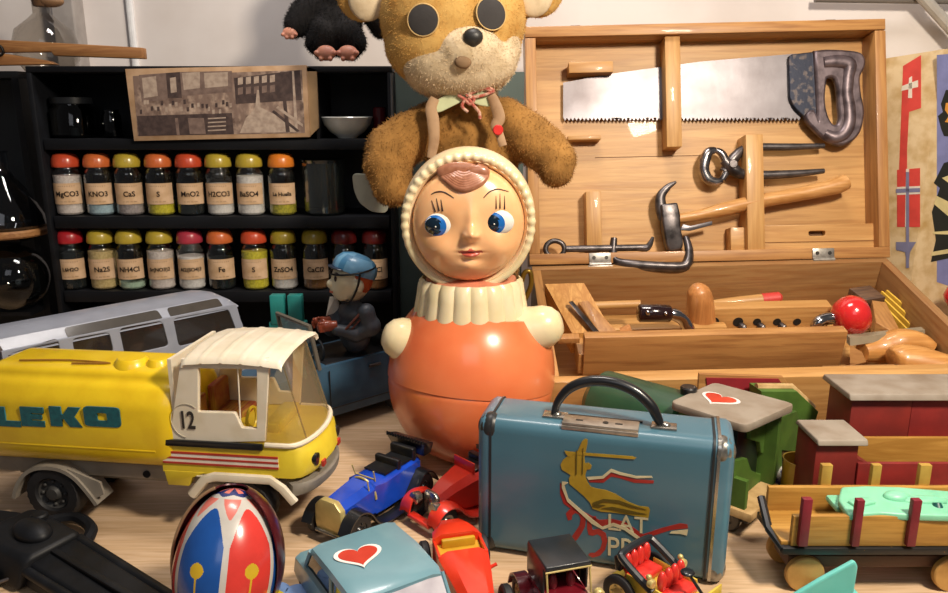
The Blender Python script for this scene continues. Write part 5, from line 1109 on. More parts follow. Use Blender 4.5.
# ------------------------------------------------------------------ small vintage cars
m_cblue = mat('bright_blue_enamel', '1a48c0', 0.25, col2='123ca8', coat=0.6); m_gold = mat('cream_gold', 'cdbb7c', 0.35, 0.35, col2='b8a468'); m_cred = mat('bright_red_enamel', 'dd3524', 0.28, col2='c82a1c', coat=0.5)
def rod(bm, a, b, r, s=8): tube(bm, [a, b], r, s)
Vf = Fr((-7.9, 55.7, 0), (0, 0, 237)); vc = thing('blue_vintage_car', 'small blue open vintage car with a cream-gold radiator and black mudguards', 'toy car', Vf)
bm = B()
def s_(x, w, z0, z1, t=0.35): return [(x, -w*0.8, z0), (x, -w, z0+t), (x, -w, z1-t*1.4), (x, -w*0.62, z1), (x, w*0.62, z1), (x, w, z1-t*1.4), (x, w, z0+t), (x, w*0.8, z0)]
loft(bm, [s_(5.0, 1.1, 1.1, 3.3), s_(3.4, 1.25, 1.0, 3.5), s_(1.7, 1.35, 0.9, 3.7), s_(1.6, 1.35, 0.9, 3.75, 0.2), s_(0.4, 1.45, 0.9, 3.6, 0.2), s_(-3.2, 1.45, 0.9, 3.7, 0.2), s_(-4.6, 1.0, 1.2, 3.4, 0.2)]); part('body', bm, m_cblue, vc, smooth=35, label='bright blue body')
bm = B(); prism(bm, [(-1.15, 0.9), (1.15, 0.9), (1.35, 1.5), (1.3, 3.0), (0.7, 3.6), (-0.7, 3.6), (-1.3, 3.0), (-1.35, 1.5)], 0.6, Matrix.Translation((5.25, 0, 0)) @ YZ, bev=0.12); part('radiator', bm, m_gold, vc, label='cream-gold radiator')
bm = B(); tube(bm, [(1.65, 1.42*math.cos(a), 2.4+1.42*math.sin(a)) for a in [PI*k/16 for k in range(17)]], 0.1, 8); part('bonnet_strap', bm, m_gold, vc)
bm = B(); box(bm, (-0.7, 0, 3.72), (1.6, 2.2, 0.12)); box(bm, (-1.6, 0, 3.9), (0.5, 2.5, 0.9), 0.15); box(bm, (-3.6, 0, 4.0), (0.6, 2.5, 1.2), 0.2); box(bm, (-2.6, 0, 3.72), (1.5, 2.3, 0.12)); part('seats', bm, m_blackp, vc)
bm = B(); hull(bm, [(-3.9, s*2.0, 4.9) for s in (-1,1)] + [(-5.2, s*2.0, 4.7) for s in (-1,1)] + [(-5.2, s*1.7, 3.7) for s in (-1,1)] + [(-3.9, s*2.1, 5.15) for s in (-1,1)] + [(-4.4, s*1.6, 3.6) for s in (-1,1)], bev=0.06)
for k in range(14): cyl(bm, (-3.85, -1.9+3.8*k/13, 4.95), (-3.85, -1.9+3.8*k/13, 5.25), 0.08, seg=6)
part('folded_hood', bm, m_blackp, vc, label='black folded hood')
bm = B(); 
for y in (-1.0, 1.0): rod(bm, (1.2, y, 3.6), (1.5, y*1.1, 4.6), 0.06)
rod(bm, (1.2, -1, 3.75), (1.2, 1, 3.75), 0.06); rod(bm, (2.2, 1.2, 3.3), (2.4, 1.25, 4.2), 0.06)
part('windshield_frame', bm, m_gold, vc)
bm = B(); box(bm, (0.2, 0, 0.85), (10, 2.2, 0.3), 0.08); cyl(bm, (4.4, -2, 1.15), (4.4, 2, 1.15), 0.12); cyl(bm, (-3.6, -2, 1.15), (-3.6, 2, 1.15), 0.12)
for s in (-1, 1):
    P = [(6.0, 1.5), (5.4, 2.4), (4.4, 2.85), (3.3, 2.4), (2.4, 1.2), (1.2, 0.75), (-1.2, 0.75), (-2.2, 1.6), (-3.4, 2.75), (-4.6, 2.5), (-5.4, 1.4)]
    P = [q[:2] for q in smoothpath([(a, b, 0) for a, b in P], 3)]
    t_ = B(); loft(t_, [[(a, s*1.35, b) for a, b in P], [(a, s*2.4, b-0.12) for a, b in P]], cap=False, closed=False); bmesh.ops.solidify(t_, geom=t_.faces[:], thickness=0.12); _merge(bm, t_)
part('mudguards', bm, m_blackp, vc, label='black mudguards and running boards', smooth=50)
for x in (4.4, -3.6):
    for s in (-1, 1): wheel(vc, x, s*1.9, 1.25, 1.25, 0.7, s, spokes=6, hub=mat('black_spoke_hub', '2c2c2e', 0.3, 0.4))
bm = B(); rod(bm, (5.6, -1.2, 1.0), (5.6, 1.2, 1.0), 0.15); part('front_bar', bm, m_chrome2, vc)
# red roadster (behind the suitcase)
Rf = Fr((-0.55, 56.35, 0), (0, 0, 223)); rc = thing('red_roadster', 'red vintage roadster with chrome headlamps half behind the blue suitcase', 'toy car', Rf)
bm = B(); loft(bm, [s_(3.6, 0.8, 0.9, 2.6), s_(2.4, 1.15, 0.8, 3.2), s_(0.6, 1.5, 0.8, 3.7), s_(-0.2, 1.6, 0.8, 3.7, 0.25), s_(-3.0, 1.5, 0.8, 3.6, 0.3), s_(-4.4, 0.9, 1.0, 2.8)]); part('body', bm, m_cred, rc, smooth=35)
bm = B(); 
for s in (-1, 1):
    P = [(5.2, 1.1), (4.9, 2.0), (4.0, 2.5), (2.9, 2.3), (1.8, 1.2), (0.6, 0.75), (-1.0, 0.75), (-2.0, 1.6), (-3.0, 2.4), (-4.2, 2.2), (-4.9, 1.2)]
    P = [q[:2] for q in smoothpath([(a, b, 0) for a, b in P], 3)]
    t_ = B(); loft(t_, [[(a, s*1.1, b) for a, b in P], [(a, s*1.7, b+0.1) for a, b in P], [(a, s*2.3, b-0.2) for a, b in P]], cap=False, closed=False); bmesh.ops.solidify(t_, geom=t_.faces[:], thickness=0.14); _merge(bm, t_)
box(bm, (4.9, 0, 0.9), (0.7, 2.6, 0.35), 0.1)
part('mudguards', bm, m_cred, rc, smooth=50)
bm = B(); prism(bm, [(-0.75, 0.9), (0.75, 0.9), (0.85, 2.6), (0.5, 2.95), (-0.5, 2.95), (-0.85, 2.6)], 0.35, Matrix.Translation((3.75, 0, 0)) @ YZ, bev=0.1); part('radiator', bm, m_chrome2, rc)
for s in (-1, 1):
    bm = B(); cyl(bm, (4.0, s*1.15, 2.2), (4.7, s*1.15, 2.2), 0.45, 0.52, bev=0.08); part('headlamp', bm, m_chrome2, rc)
bm = B(); box(bm, (-1.4, 0, 3.9), (0.6, 2.4, 1.0), 0.2); box(bm, (-0.6, 0, 3.75), (1.4, 2.2, 0.3), 0.1); hull(bm, [(-2.2, s*1.3, 4.2) for s in (-1,1)] + [(-3.2, s*1.3, 4.0) for s in (-1,1)] + [(-2.2, s*1.4, 4.6) for s in (-1,1)] + [(-3.2, s*1.3, 4.4) for s in (-1,1)], bev=0.08); part('seats', bm, m_blackp, rc)
bm = B(); box(bm, (0.3, 0, 4.1), (0.15, 2.4, 0.9), 0.05); part('dash_panel', bm, m_cred, rc)
for x in (3.9, -3.3):
    for s in (-1, 1): wheel(rc, x, s*1.75, 1.15, 1.15, 0.65, s)
# orange-red racing car
Of = Fr((-0.7, 45.2, 0), (0, 0, -76)); oc = thing('red_racing_car', 'orange-red boat-tailed toy car with a yellow cockpit in front of the suitcase', 'toy car', Of)
m_or = mat('orange_red_plastic', 'e23a1e', 0.3, col2='d23018', coat=0.4); m_yin = mat('mustard_plastic', 'c89a24', 0.4)
bm = B(); t_ = B()
loft(t_, [s_(-4.9, 0.35, 1.6, 2.5, 0.1), s_(-4.3, 1.0, 1.1, 3.1), s_(-3.0, 1.55, 0.8, 3.5), s_(-1.9, 1.75, 0.8, 3.45, 0.25)]); loft(t_, [s_(-0.2, 1.75, 0.8, 3.2, 0.25), s_(1.5, 1.5, 0.8, 3.2), s_(4.0, 1.05, 0.8, 2.8), s_(4.4, 0.95, 0.9, 2.7)]); box(t_, (-1, 0, 1.2), (2.0, 3.3, 0.8), 0.1)
for s in (-1, 1): box(t_, (-1, s*1.62, 2.1), (2.0, 0.2, 1.8), 0.05)
_merge(bm, t_); part('body', bm, m_or, oc, smooth=35)
bm = B(); hull(bm, [(-0.3, s*1.45, 2.5) for s in (-1,1)] + [(-1.9, s*1.45, 2.7) for s in (-1,1)] + [(-0.3, s*1.4, 1.6) for s in (-1,1)] + [(-1.9, s*1.4, 1.6) for s in (-1,1)]); box(bm, (-1.6, 0, 2.9), (0.4, 2.4, 0.7), 0.15); part('cockpit', bm, m_yin, oc, label='mustard yellow cockpit')
bm = B(); prism(bm, [(-0.8, 0.9), (0.8, 0.9), (0.85, 2.2), (0.4, 2.8), (-0.4, 2.8), (-0.85, 2.2)], 0.4, Matrix.Translation((4.5, 0, 0)) @ YZ, bev=0.1); part('radiator', bm, mat('grey_radiator', '8a8478', 0.4, 0.5), oc)
for s in (-1, 1): bm = B(); rod(bm, (0.8, s*1.6, 2.2), (0.8, s*2.1, 2.4), 0.12); part('mirror', bm, m_or, oc)
for x in (3.2, -3.0):
    for s in (-1, 1): wheel(oc, x, s*2.1, 1.15, 1.15, 0.6, s)
# grey-blue saloon with heart
c4 = [gnd(309, 545, 5.0), gnd(397, 520, 5.0), gnd(441, 565, 5.0), gnd(351, 595, 5.0)]
Hf0 = (c4[0]+c4[1]+c4[2]+c4[3])/4; dirv = ((c4[3]-c4[0]) + (c4[2]-c4[1])).normalized(); ang = math.degrees(math.atan2(dirv.y, dirv.x))
Hf = Fr((Hf0.x, Hf0.y, 0), (0, 0, ang)); hcx = thing('grey_blue_saloon', 'grey-blue tin saloon car with a red heart sticker on its roof', 'toy car', Hf)
lc = [Hf.I @ p for p in c4]; RW = (abs(lc[0].y) + abs(lc[1].y))/2; RL = (abs(lc[0].x) + abs(lc[2].x))/2
m_gb = mat('grey_blue_enamel', '6d95a2', 0.3, col2='638a98', nscale=0.3, coat=0.4)
def cs(x, w, z): return [(x, -w, 0.9), (x, -w-0.25, 1.8), (x, -w-0.1, z-0.25), (x, -w+0.3, z), (x, w-0.3, z), (x, w+0.1, z-0.25), (x, w+0.25, 1.8), (x, w, 0.9)]
bm = B(); loft(bm, [cs(-RL-2.9, RW-0.2, 2.6), cs(-RL-2.6, RW, 3.0), cs(-RL-0.4, RW+0.1, 3.2), cs(RL+0.6, RW+0.1, 3.1), cs(RL+4.4, RW, 2.7), cs(RL+5.0, RW-0.4, 2.2)]); part('body', bm, m_gb, hcx, smooth=35)
def rs_(x, w, z, th=0.25): return [(x, -w, z-0.42), (x, -w+0.15, z-0.12), (x, -w+0.7, z+0.05), (x, w-0.7, z+0.05), (x, w-0.15, z-0.12), (x, w, z-0.42)]
bm = B(); loft(bm, [rs_(-RL-0.25, RW-0.15, 4.6), rs_(-RL+0.1, RW, 4.88), rs_(0, RW+0.05, 5.05), rs_(RL-0.3, RW, 4.9), rs_(RL+0.15, RW-0.1, 4.65)])
for s in (-1, 1):
    for x0, x1 in ((-RL, -RL-0.9), (0.1, 0.1), (RL, RL+0.9)): tube(bm, [(x0, s*(RW-0.1), 4.55), (x1, s*(RW-0.05), 3.1)], 0.16, 6)
roof = part('roof', bm, m_gb, hcx, smooth=35)
m_carwin = mat('pale_reflection_window', 'cfcad2', 0.12, col2='b8b2bc', coat=0.8); m_cardark = glass('car_dark_window', '6c6660', 0.05, 0.9, 0.12)  # windscreen coloured pale to paint a white reflection on its glass
bm = B(); loft(bm, [[(RL+0.1, -RW+0.25, 4.5), (RL+0.25, 0, 4.56), (RL+0.1, RW-0.25, 4.5)], [(RL+0.95, -RW+0.1, 3.1), (RL+1.2, 0, 3.1), (RL+0.95, RW-0.1, 3.1)]], cap=False, closed=False); bmesh.ops.solidify(bm, geom=bm.faces[:], thickness=0.08); part('windscreen', bm, m_carwin, hcx, label='pale shiny windscreen')
bm = B(); loft(bm, [[(-RL-0.1, -RW+0.25, 4.5), (-RL-0.1, RW-0.25, 4.5)], [(-RL-0.85, -RW+0.1, 3.15), (-RL-0.85, RW-0.1, 3.15)]], cap=False, closed=False); part('rear_window', bm, m_cardark, hcx, smooth=0)
for s in (-1, 1):
    bm = B(); loft(bm, [[(-RL-0.8, s*(RW-0.05), 3.1), (RL+0.9, s*(RW-0.05), 3.1)], [(-RL, s*(RW-0.1), 4.5), (RL, s*(RW-0.1), 4.5)]], cap=False, closed=False); part('side_window', bm, m_cardark, hcx, smooth=0)
bm = B(); box(bm, (-1.0, 0, 3.4), (0.6, RW*1.6, 1.2), 0.2); box(bm, (1.8, 0, 3.4), (0.6, RW*1.6, 1.2), 0.2); part('seats', bm, mat('tan_seat', '9c8060', 0.6), hcx)
for x in (-RL-0.6, RL+2.8):
    for s in (-1, 1): wheel(hcx, x, s*(RW-0.1), 1.2, 1.2, 0.7, s)
def heart(n=40, k=1.0):
    P = []
    for i in range(n):
        t = 2*PI*i/n; P.append((k*16*math.sin(t)**3/16, k*(13*math.cos(t) - 5*math.cos(2*t) - 2*math.cos(3*t) - math.cos(4*t))/14))
    return P
m_hw = mat('sticker_white', 'f2eeea', 0.35); m_hr = mat('sticker_red', 'c8402e', 0.3, col2='b83424', coat=0.4)
q = Hf.hit(359, 556, 'z', 5.1)
def put_heart(parent, x, y, z, sc, ang, rx=1.0, th=0.03, tilt=(0,0,0)):
    A = TM((x, y, z), (tilt[0], tilt[1], ang)) @ Matrix.Diagonal((rx, 1, 1, 1))
    bm = B(); sheet(bm, heart(k=sc*1.22), (), th, A); w_ = part('heart_sticker', bm, m_hw, parent, smooth=0, label='red heart sticker with white edge')
    bm = B(); sheet(bm, heart(k=sc), (), th, A @ TM((0, 0.02, th*0.8))); part('heart', bm, m_hr, w_, smooth=0)
put_heart(roof, q.x, q.y, 5.14, 0.95, 22-ang, 1.3)
# ------------------------------------------------------------------ blue suitcase
Sf = Fr((8.65, 47.9, 0), (0, 0, -15.0)); sc_ = thing('toy_suitcase', 'small blue metal suitcase with a painted gold figure, ribbon and 25 LAT', 'suitcase', Sf)
m_sb = mat('suitcase_blue', '456c7e', 0.34, col2='3f6474', nscale=0.12, coat=0.25, bmp=0.03); m_sb2 = mat('suitcase_end_blue', '50788c', 0.35, col2='446a7c', nscale=0.3, coat=0.25)
SW, SD, SH = 17.5, 4.9, 10.7
def case_sec(x, g=0.0, r=1.1):
    pts = roundpoly([(-g, 0.15-g), (SD+g, 0.15-g), (SD+g, SH+g), (-g, SH+g)], r, 5); return [(x, p[0], p[1]) for p in pts]
hx = SW/2
bm = B(); loft(bm, [case_sec(-hx+1.0), case_sec(hx-1.35)]); body_ = part('case_body', bm, m_sb, sc_)
for s, inner in ((-1, hx-1.0), (1, hx-1.35)):
    bm = B(); loft(bm, [case_sec(s*inner, 0.05), case_sec(s*(hx-0.5), 0.05), case_sec(s*(hx-0.15), -0.18, .9), case_sec(s*hx, -0.55, .7)]); part('end_cap', bm, m_sb2, sc_)
    bm = B(); loft(bm, [case_sec(s*(inner-0.08), 0.09), case_sec(s*(inner+0.08), 0.09)]); part('seam', bm, mat('black_seam', '1c2024', 0.5), sc_)
    if s > 0:
        bm = B(); loft(bm, [case_sec(s*(inner+0.22), 0.14), case_sec(s*(inner+0.42), 0.14)]); part('metal_band', bm, m_chrome2, sc_)
m_corner = mat('worn_corner_steel', '9c9890', 0.35, 0.8, col2='4c4a48', nscale=1.5)
for s in (-1, 1):
    for z in (0, 1):
        bm = B(); ell(bm, (s*(hx-0.85), 0.9, (SH-0.95) if z else 1.0), (0.95, 1.02, 1.05), seg=20); part('corner_guard', bm, m_corner if s > 0 else mat('dark_corner', '3c3c3c', 0.4, 0.6), sc_)
# lock plate, handle mounts, handle
def sq(px, py, z): p = Sf.hit(px, py, 'z', z); return p
bm = B(); box(bm, (-0.15, 1.0, SH+0.08), (5.2, 1.5, 0.2), 0.05); box(bm, (-0.15, 0.25, SH-0.18), (5.2, 0.16, 0.3), 0.04); lk = part('lock_plate', bm, mat('aged_lock_steel', 'b0a69a', 0.35, 0.7, col2='948a80', nscale=1.5), sc_)
bm = B(); cyl(bm, (0.2, 0.9, SH+0.15), (0.2, 0.9, SH+0.22), 0.2); box(bm, (1.1, 0.9, SH+0.18), (0.5, 0.18, 0.06)); box(bm, (-1.6, 0.9, SH+0.18), (0.5, 0.18, 0.06)); part('keyhole', bm, mat('keyhole_dark', '1c1814', 0.6), lk)
bm = B(); box(bm, (-0.15, 1.95, SH+0.05), (5.6, 0.14, 0.16)); part('lock_edge', bm, m_blackp, lk)
for x in (-3.4, 4.1):
    bm = B(); box(bm, (x, 1.6, SH+0.08), (1.7, 1.1, 0.18), 0.05); ell(bm, (x+0.1, 1.6, SH+0.2), (0.35, 0.35, 0.2), seg=12); part('handle_mount', bm, m_chrome2, sc_)
bm = B(); tube(bm, [(-3.5, 1.6, SH+0.1), (-3.2, 1.6, SH+1.2), (-2.4, 1.75, SH+2.2), (-1.1, 1.9, SH+2.75), (0.5, 1.9, SH+2.8), (2.0, 1.8, SH+2.35), (3.1, 1.65, SH+1.5), (3.6, 1.6, SH+0.7), (3.9, 1.6, SH+0.1)], [0.25,0.3,0.36,0.38,0.38,0.38,0.38,0.34,0.25], 14, smooth=6); part('handle', bm, m_blackp, sc_, smooth=60, label='black plastic handle')
# painted figure: traced outlines lie on the front panel
m_gp = mat('painted_gold', 'a88a28', 0.45, col2='94761c', nscale=0.8); m_gpd = mat('painted_dark_gold', '5c4c14', 0.5); m_prd = mat('painted_red', 'a02c26', 0.45, col2='882420'); m_pcr = mat('painted_cream', 'cfc4a0', 0.5, col2='b8ac88')
def em(nm, polys, m, lay, parent):
    bm = B()
    for P in polys:
        q = [Sf.h2(540 + x/4.5625, 430 + y/4.5625, 'y', 0) for x, y in P]
        sheet(bm, q, (), 0.02, Matrix.Translation((0, -0.012 - 0.02*lay, 0)) @ XZ)
    return part(nm, bm, m, parent, smooth=0)
fig = em('painted_figure', [[(183,70),(192,50),(205,38),(218,42),(217,62),(210,95),(203,125),(206,150),(222,148),(236,160),(232,178),(214,180),(207,205),(215,232),(232,258),(262,266),(300,272),(345,290),(400,325),(450,345),(495,350),(502,365),(495,400),(460,395),(400,385),(330,375),(280,372),(240,358),(228,330),(200,300),(165,270),(135,245),(132,222),(140,205),(125,195),(100,180),(94,158),(105,135),(125,120),(150,110),(165,100),(172,95)]], m_gp, 1, body_)
em('painted_sword', [[(112,92),(130,96),(420,118),(440,124),(432,132),(400,130),(150,110),(140,122),(128,118),(118,106)]], m_gp, 2, body_)
em('painted_folds', [[(240,330),(290,312),(360,318),(420,340),(490,362),(420,352),(360,332),(290,326),(250,345)], [(280,355),(330,348),(400,362),(490,382),(400,378),(330,362)], [(165,90),(170,90),(168,200),(163,205)], [(196,80),(199,80),(196,200),(192,200)], [(236,345),(260,338),(300,340),(270,352)]], m_gpd, 3, body_)
em('ribbon_red', [[(222,225),(290,222),(325,195),(365,205),(440,225),(520,230),(518,243),(490,243),(430,240),(360,218),(325,212),(290,240),(225,238)], [(92,240),(108,262),(120,300),(150,350),(205,375),(270,410),(330,405),(390,420),(470,475),(560,445),(640,425),(672,430),(676,448),(600,455),(520,480),(480,495),(455,492),(380,440),(330,425),(280,440),(235,415),(200,385),(145,362),(108,335),(92,290)]], m_prd, 0, body_)
em('ribbon_cream', [[(212,212),(285,208),(325,175),(365,190),(440,208),(510,208),(515,216),(440,219),(365,203),(325,190),(290,220),(222,226)], [(100,232),(130,238),(112,250),(130,310),(175,350),(240,405),(285,440),(335,422),(390,440),(460,490),(450,500),(385,455),(335,437),(285,452),(235,425),(170,365),(125,325),(100,262)], [(600,460),(676,452),(670,480),(640,472),(590,470)]], m_pcr, 2, body_)
em('painted_numeral_2', [[(118,380),(135,362),(165,358),(195,372),(210,400),(206,440),(190,470),(170,500),(150,512),(142,490),(160,465),(180,435),(186,405),(178,385),(162,378),(148,388),(145,408),(128,412)]], m_prd, 0, body_).name = 'painted_numeral'
em('painted_numeral_5', [[(215,400),(255,392),(262,425),(235,428),(240,455),(270,450),(300,470),(308,505),(298,545),(275,572),(240,582),(220,570),(228,560),(250,560),(275,540),(284,510),(278,485),(262,475),(240,482),(222,478),(215,450)]], m_prd, 0, body_).name = 'painted_numeral'
def word(s, px, py, h, sx):
    c = Sf.h2(px, py, 'y', 0); bm = B(); text(bm, s, h, Matrix.Translation((c[0], -0.03, c[1])) @ XZ @ Matrix.Rotation(R(2), 4, 'Z'), th=0.02, sx=sx, bold=0.01); part('lettering', bm, m_pcr, body_, smooth=0, label='cream lettering ' + s)
word('LAT', 627.5, 524.5, 1.75, 0.92); word('PRL', 627, 549, 2.1, 0.85)
# ------------------------------------------------------------------ decorated tin egg with open shell
Ef = Fr((-14.6, 42.0, 0), (0, 0, 0)); egg = thing('tin_egg', 'egg-shaped tin toy printed with blue and red petals inside a dark open shell', 'tin toy', Ef)
ex = Ef.hit(227, 560, 'y', 0).x
m_e = [mat('egg_blue', '1b4f9c', 0.25, coat=0.6), mat('egg_red', 'd23c34', 0.25, coat=0.6), mat('egg_grey_white', 'c4bfb8', 0.3, coat=0.5), mat('egg_yellow', 'd0ac28', 0.3, coat=0.5), mat('egg_pink', 'd87468', 0.3, coat=0.5), mat('egg_navy', '1c2c6c', 0.25, coat=0.5)]
t_ = B(); NU, NV = 480, 240; RX, RZ = 3.15, 4.45; zc0 = 4.4
rows = []
for j in range(1, NV):
    th_ = PI*j/NV; z = math.cos(th_); rr = math.sin(th_) * (1 - 0.10*z)
    rows.append([t_.verts.new((RX*rr*math.cos(2*PI*k/NU), RX*rr*math.sin(2*PI*k/NU), RZ*z)) for k in range(NU)])
top = t_.verts.new((0, 0, RZ)); bot = t_.verts.new((0, 0, -RZ))
for k in range(NU):
    t_.faces.new((top, rows[0][k], rows[0][(k+1) % NU])); t_.faces.new((bot, rows[-1][(k+1) % NU], rows[-1][k]))
for a_, b_ in zip(rows, rows[1:]):
    for k in range(NU): t_.faces.new((a_[k], b_[k], b_[(k+1) % NU], a_[(k+1) % NU]))
def eggcol(u, v):        # u in petals (0..6), v 0 top..1 bottom
    i = int(u) % 6; f = u - int(u) - 0.5; col = (0, 1)[i % 2]
    if v < 0.10: return 4 if abs(f) < 0.4 - v*2 else 5
    if v < 0.155: return 5 if v < 0.14 - 0.05*abs(f) else 2
    w = 0.44 * math.sqrt(max(0, min(1, (v - 0.22)/0.18))) if v < 0.40 else 0.44
    if (f/0.137)**2 + ((v-0.50)/0.032)**2 < 1: return 3
    if abs(f) < 0.022 and 0.52 < v < 0.68: return 3
    if abs(f) < 0.13 and 0.68 < v < 0.76: return (1, 0)[i % 2]
    if abs(f) < w: return col
    g = 0.5 - abs(f)
    if v < 0.28 and g < 0.36*(0.29 - v)/0.13: return 4
    return 2
for f in t_.faces:
    c = f.calc_center_median(); a = (math.atan2(c.y, c.x) / (2*PI) * 6 + 6 + 0.28) ; v = math.acos(max(-1, min(1, c.z/RZ)))/PI
    f.material_index = eggcol(a % 6, v)
bm = B(); _merge(bm, t_, I4, None)
EGGM = TM((ex, 0, zc0 + 0.1), (-22, 4, 0))
bmesh.ops.transform(bm, matrix=EGGM, verts=bm.verts); part('printed_egg', bm, m_e, egg, smooth=80)
bm = B(); t_ = B(); secs = []
for j in range(3, 28):
    th_ = PI*j/30; z = math.cos(th_); rr = math.sin(th_)*(1 - 0.06*z); secs.append([( (RX+0.32)*rr*math.cos(a), (RX+0.45)*rr*math.sin(a), (RZ+0.25)*z) for a in [R(-8) + R(196)*k/40 for k in range(41)]])
loft(t_, secs, cap=False, closed=False); bmesh.ops.solidify(t_, geom=t_.faces[:], thickness=0.1); _merge(bm, t_, TM((ex, 0.25, zc0+0.15), (-10, 3, -6))); part('shell', bm, mat('dark_red_tin', '4c1420', 0.3, 0.2, coat=0.5), egg, label='dark red open shell', smooth=60)
bm = B(); tube(bm, [p for p in [TM((ex, 0.25, zc0+0.15), (-10, 3, -6)) @ Vector(((RX+0.32)*math.sin(PI*j/30)*(1-0.06*math.cos(PI*j/30))*math.cos(R(188)), (RX+0.45)*math.sin(PI*j/30)*(1-0.06*math.cos(PI*j/30))*math.sin(R(188)), (RZ+0.25)*math.cos(PI*j/30))) for j in range(3, 28)]], 0.1, 6); part('shell_rim', bm, mat('tan_rim', 'a88868', 0.4, 0.3), egg)
# ------------------------------------------------------------------ black toy gun, bottom left
p1 = gnd(60, 574, 0); p2 = gnd(160, 636, 0); gd = (p2 - p1).normalized(); ga = math.degrees(math.atan2(gd.y, gd.x))
Gf = Fr((p1.x, p1.y, 0), (0, 0, ga)); gun = thing('toy_gun', 'black plastic toy gun lying in the dark bottom left corner', 'toy gun', Gf)
m_gn = mat('gun_black', '0e0f12', 0.5, col2='16181d', nscale=0.6, spec=0.3)
LG = (p2-p1).length
bm = B(); hull(bm, [(-1.0, -2.4, 0.3), (-1.0, 1.9, 0.3), (LG+3, -1.9, 0.3), (LG+3, 1.6, 0.3), (-1.0, -1.9, 1.9), (-1.0, 1.3, 2.3), (LG+3, -1.5, 1.6), (LG+3, 1.1, 1.9)], bev=0.2); part('barrel_block', bm, m_gn, gun)
bm = B(); cyl(bm, (0, 1.6, 1.9), (LG+2.5, 1.3, 1.6), 0.42); part('barrel_rib', bm, m_gn, gun)
bm = B(); cyl(bm, (0, -2.1, 1.4), (LG+2.5, -1.8, 1.2), 0.36); part('barrel_rib', bm, m_gn, gun)
bm = B(); box(bm, (LG*0.5, -0.3, 2.1), (LG, 0.5, 0.3), 0.08); part('sight_rail', bm, m_gn, gun)
bm = B(); cyl(bm, (LG-3.2, -2.9, 1.2), (LG-3.2, -1.2, 1.6), 0.85, 0.75, bev=0.15); part('knob', bm, m_gn, gun)
bm = B(); hull(bm, [(-6.5, -3.4, 0.2), (-6.5, 2.4, 0.2), (0, -3.0, 0.2), (0, 2.4, 0.2), (-6.5, -2.6, 2.4), (-6.0, 1.6, 2.7), (0.4, -2.2, 2.5), (0.4, 1.6, 2.7)], bev=0.4); ell(bm, (-2.4, -0.3, 2.7), (1.8, 1.1, 0.8)); cyl(bm, (-3.8, 0.9, 2.3), (-3.8, 0.9, 3.1), 0.6, bev=0.12); part('receiver', bm, m_gn, gun)
bm = B(); tube(bm, [(-0.5, 2.2, 1.0), (-2.0, 3.6, 1.1), (-4.5, 3.8, 1.1), (-6.0, 2.4, 1.0)], 0.45, 8, smooth=5); part('lever', bm, m_gn, gun)
bm = B(); hull(bm, [(-6.0, -3.2, 0.2), (-6.0, 1.8, 0.2), (-6.2, -2.6, 2.2), (-6.2, 1.4, 2.3), (-13, -6.8, 0.1), (-15, -1.8, 0.1), (-13, -6.2, 2.0), (-14.8, -2.2, 2.1)], bev=0.4); part('grip', bm, m_gn, gun)
bm = B(); tube(bm, [(-2, -3.0, 0.7), (-3.6, -4.6, 0.7), (-6.2, -5.0, 0.7), (-7.6, -3.6, 0.7)], 0.35, 8, smooth=5); part('trigger_guard', bm, m_gn, gun)
bm = B(); cyl(bm, (-3.8, -3.0, 0.8), (-4.5, -4.2, 0.8), 0.28); part('trigger', bm, m_gn, gun)
# second dark item: coiled black strap with a thin rod
def gg(px, py, z=0): p = gnd(px, py, z); return (p.x, p.y, p.z)
bm = B(); tube(bm, [gg(-15,548,.4), gg(10,545,.4), gg(30,550,.4), gg(46,560,.4), gg(30,570,.4), gg(5,569,.4), gg(-15,572,.4)], 0.38, 8, smooth=6)
solo('looped_black_cable', bm, m_gn, 'loop of thick black cable at the bottom left edge of the shelf', 'cable', Fr((0,0,0)))
bm = B(); cyl(bm, gg(-14,587,.5), gg(42,567,1.2), 0.13, 0.1); ell(bm, gg(43,566.5,1.2), 0.2, seg=10)
solo('thin_metal_rod', bm, m_dst, 'thin round-tipped metal rod beside the black toy gun', 'rod', Fr((0,0,0)))
# ------------------------------------------------------------------ flower toy between egg and saloon
ff = Fr((gnd(288, 596, 0).x, gnd(288, 596, 0).y, 0), (0, 0, 0)); t = thing('flower_toy', 'light blue petalled plastic toy with a yellow centre at the bottom edge', 'toy', ff)
m_lb = mat('light_blue_plastic', '6c8cc0', 0.4)
for k, (px, py) in enumerate(((277, 590), (297, 592), (286, 604), (270, 602))):
    p = ff.hit(px, py, 'z', 1.6); bm = B(); cyl(bm, (p.x, p.y, 1.3), (p.x, p.y, 1.7), 0.85, bev=0.12, seg=24); part('petal', bm, m_lb, t)
p = ff.hit(283, 600, 'z', 2.2); bm = B(); box(bm, (p.x, p.y, 1.9), (2.6, 1.2, 0.6), 0.2, rot=(0, 10, -30)); cyl(bm, (p.x, p.y, 0), (p.x, p.y, 1.8), 0.35); part('centre', bm, mat('sunny_yellow', 'd8c030', 0.4), t)
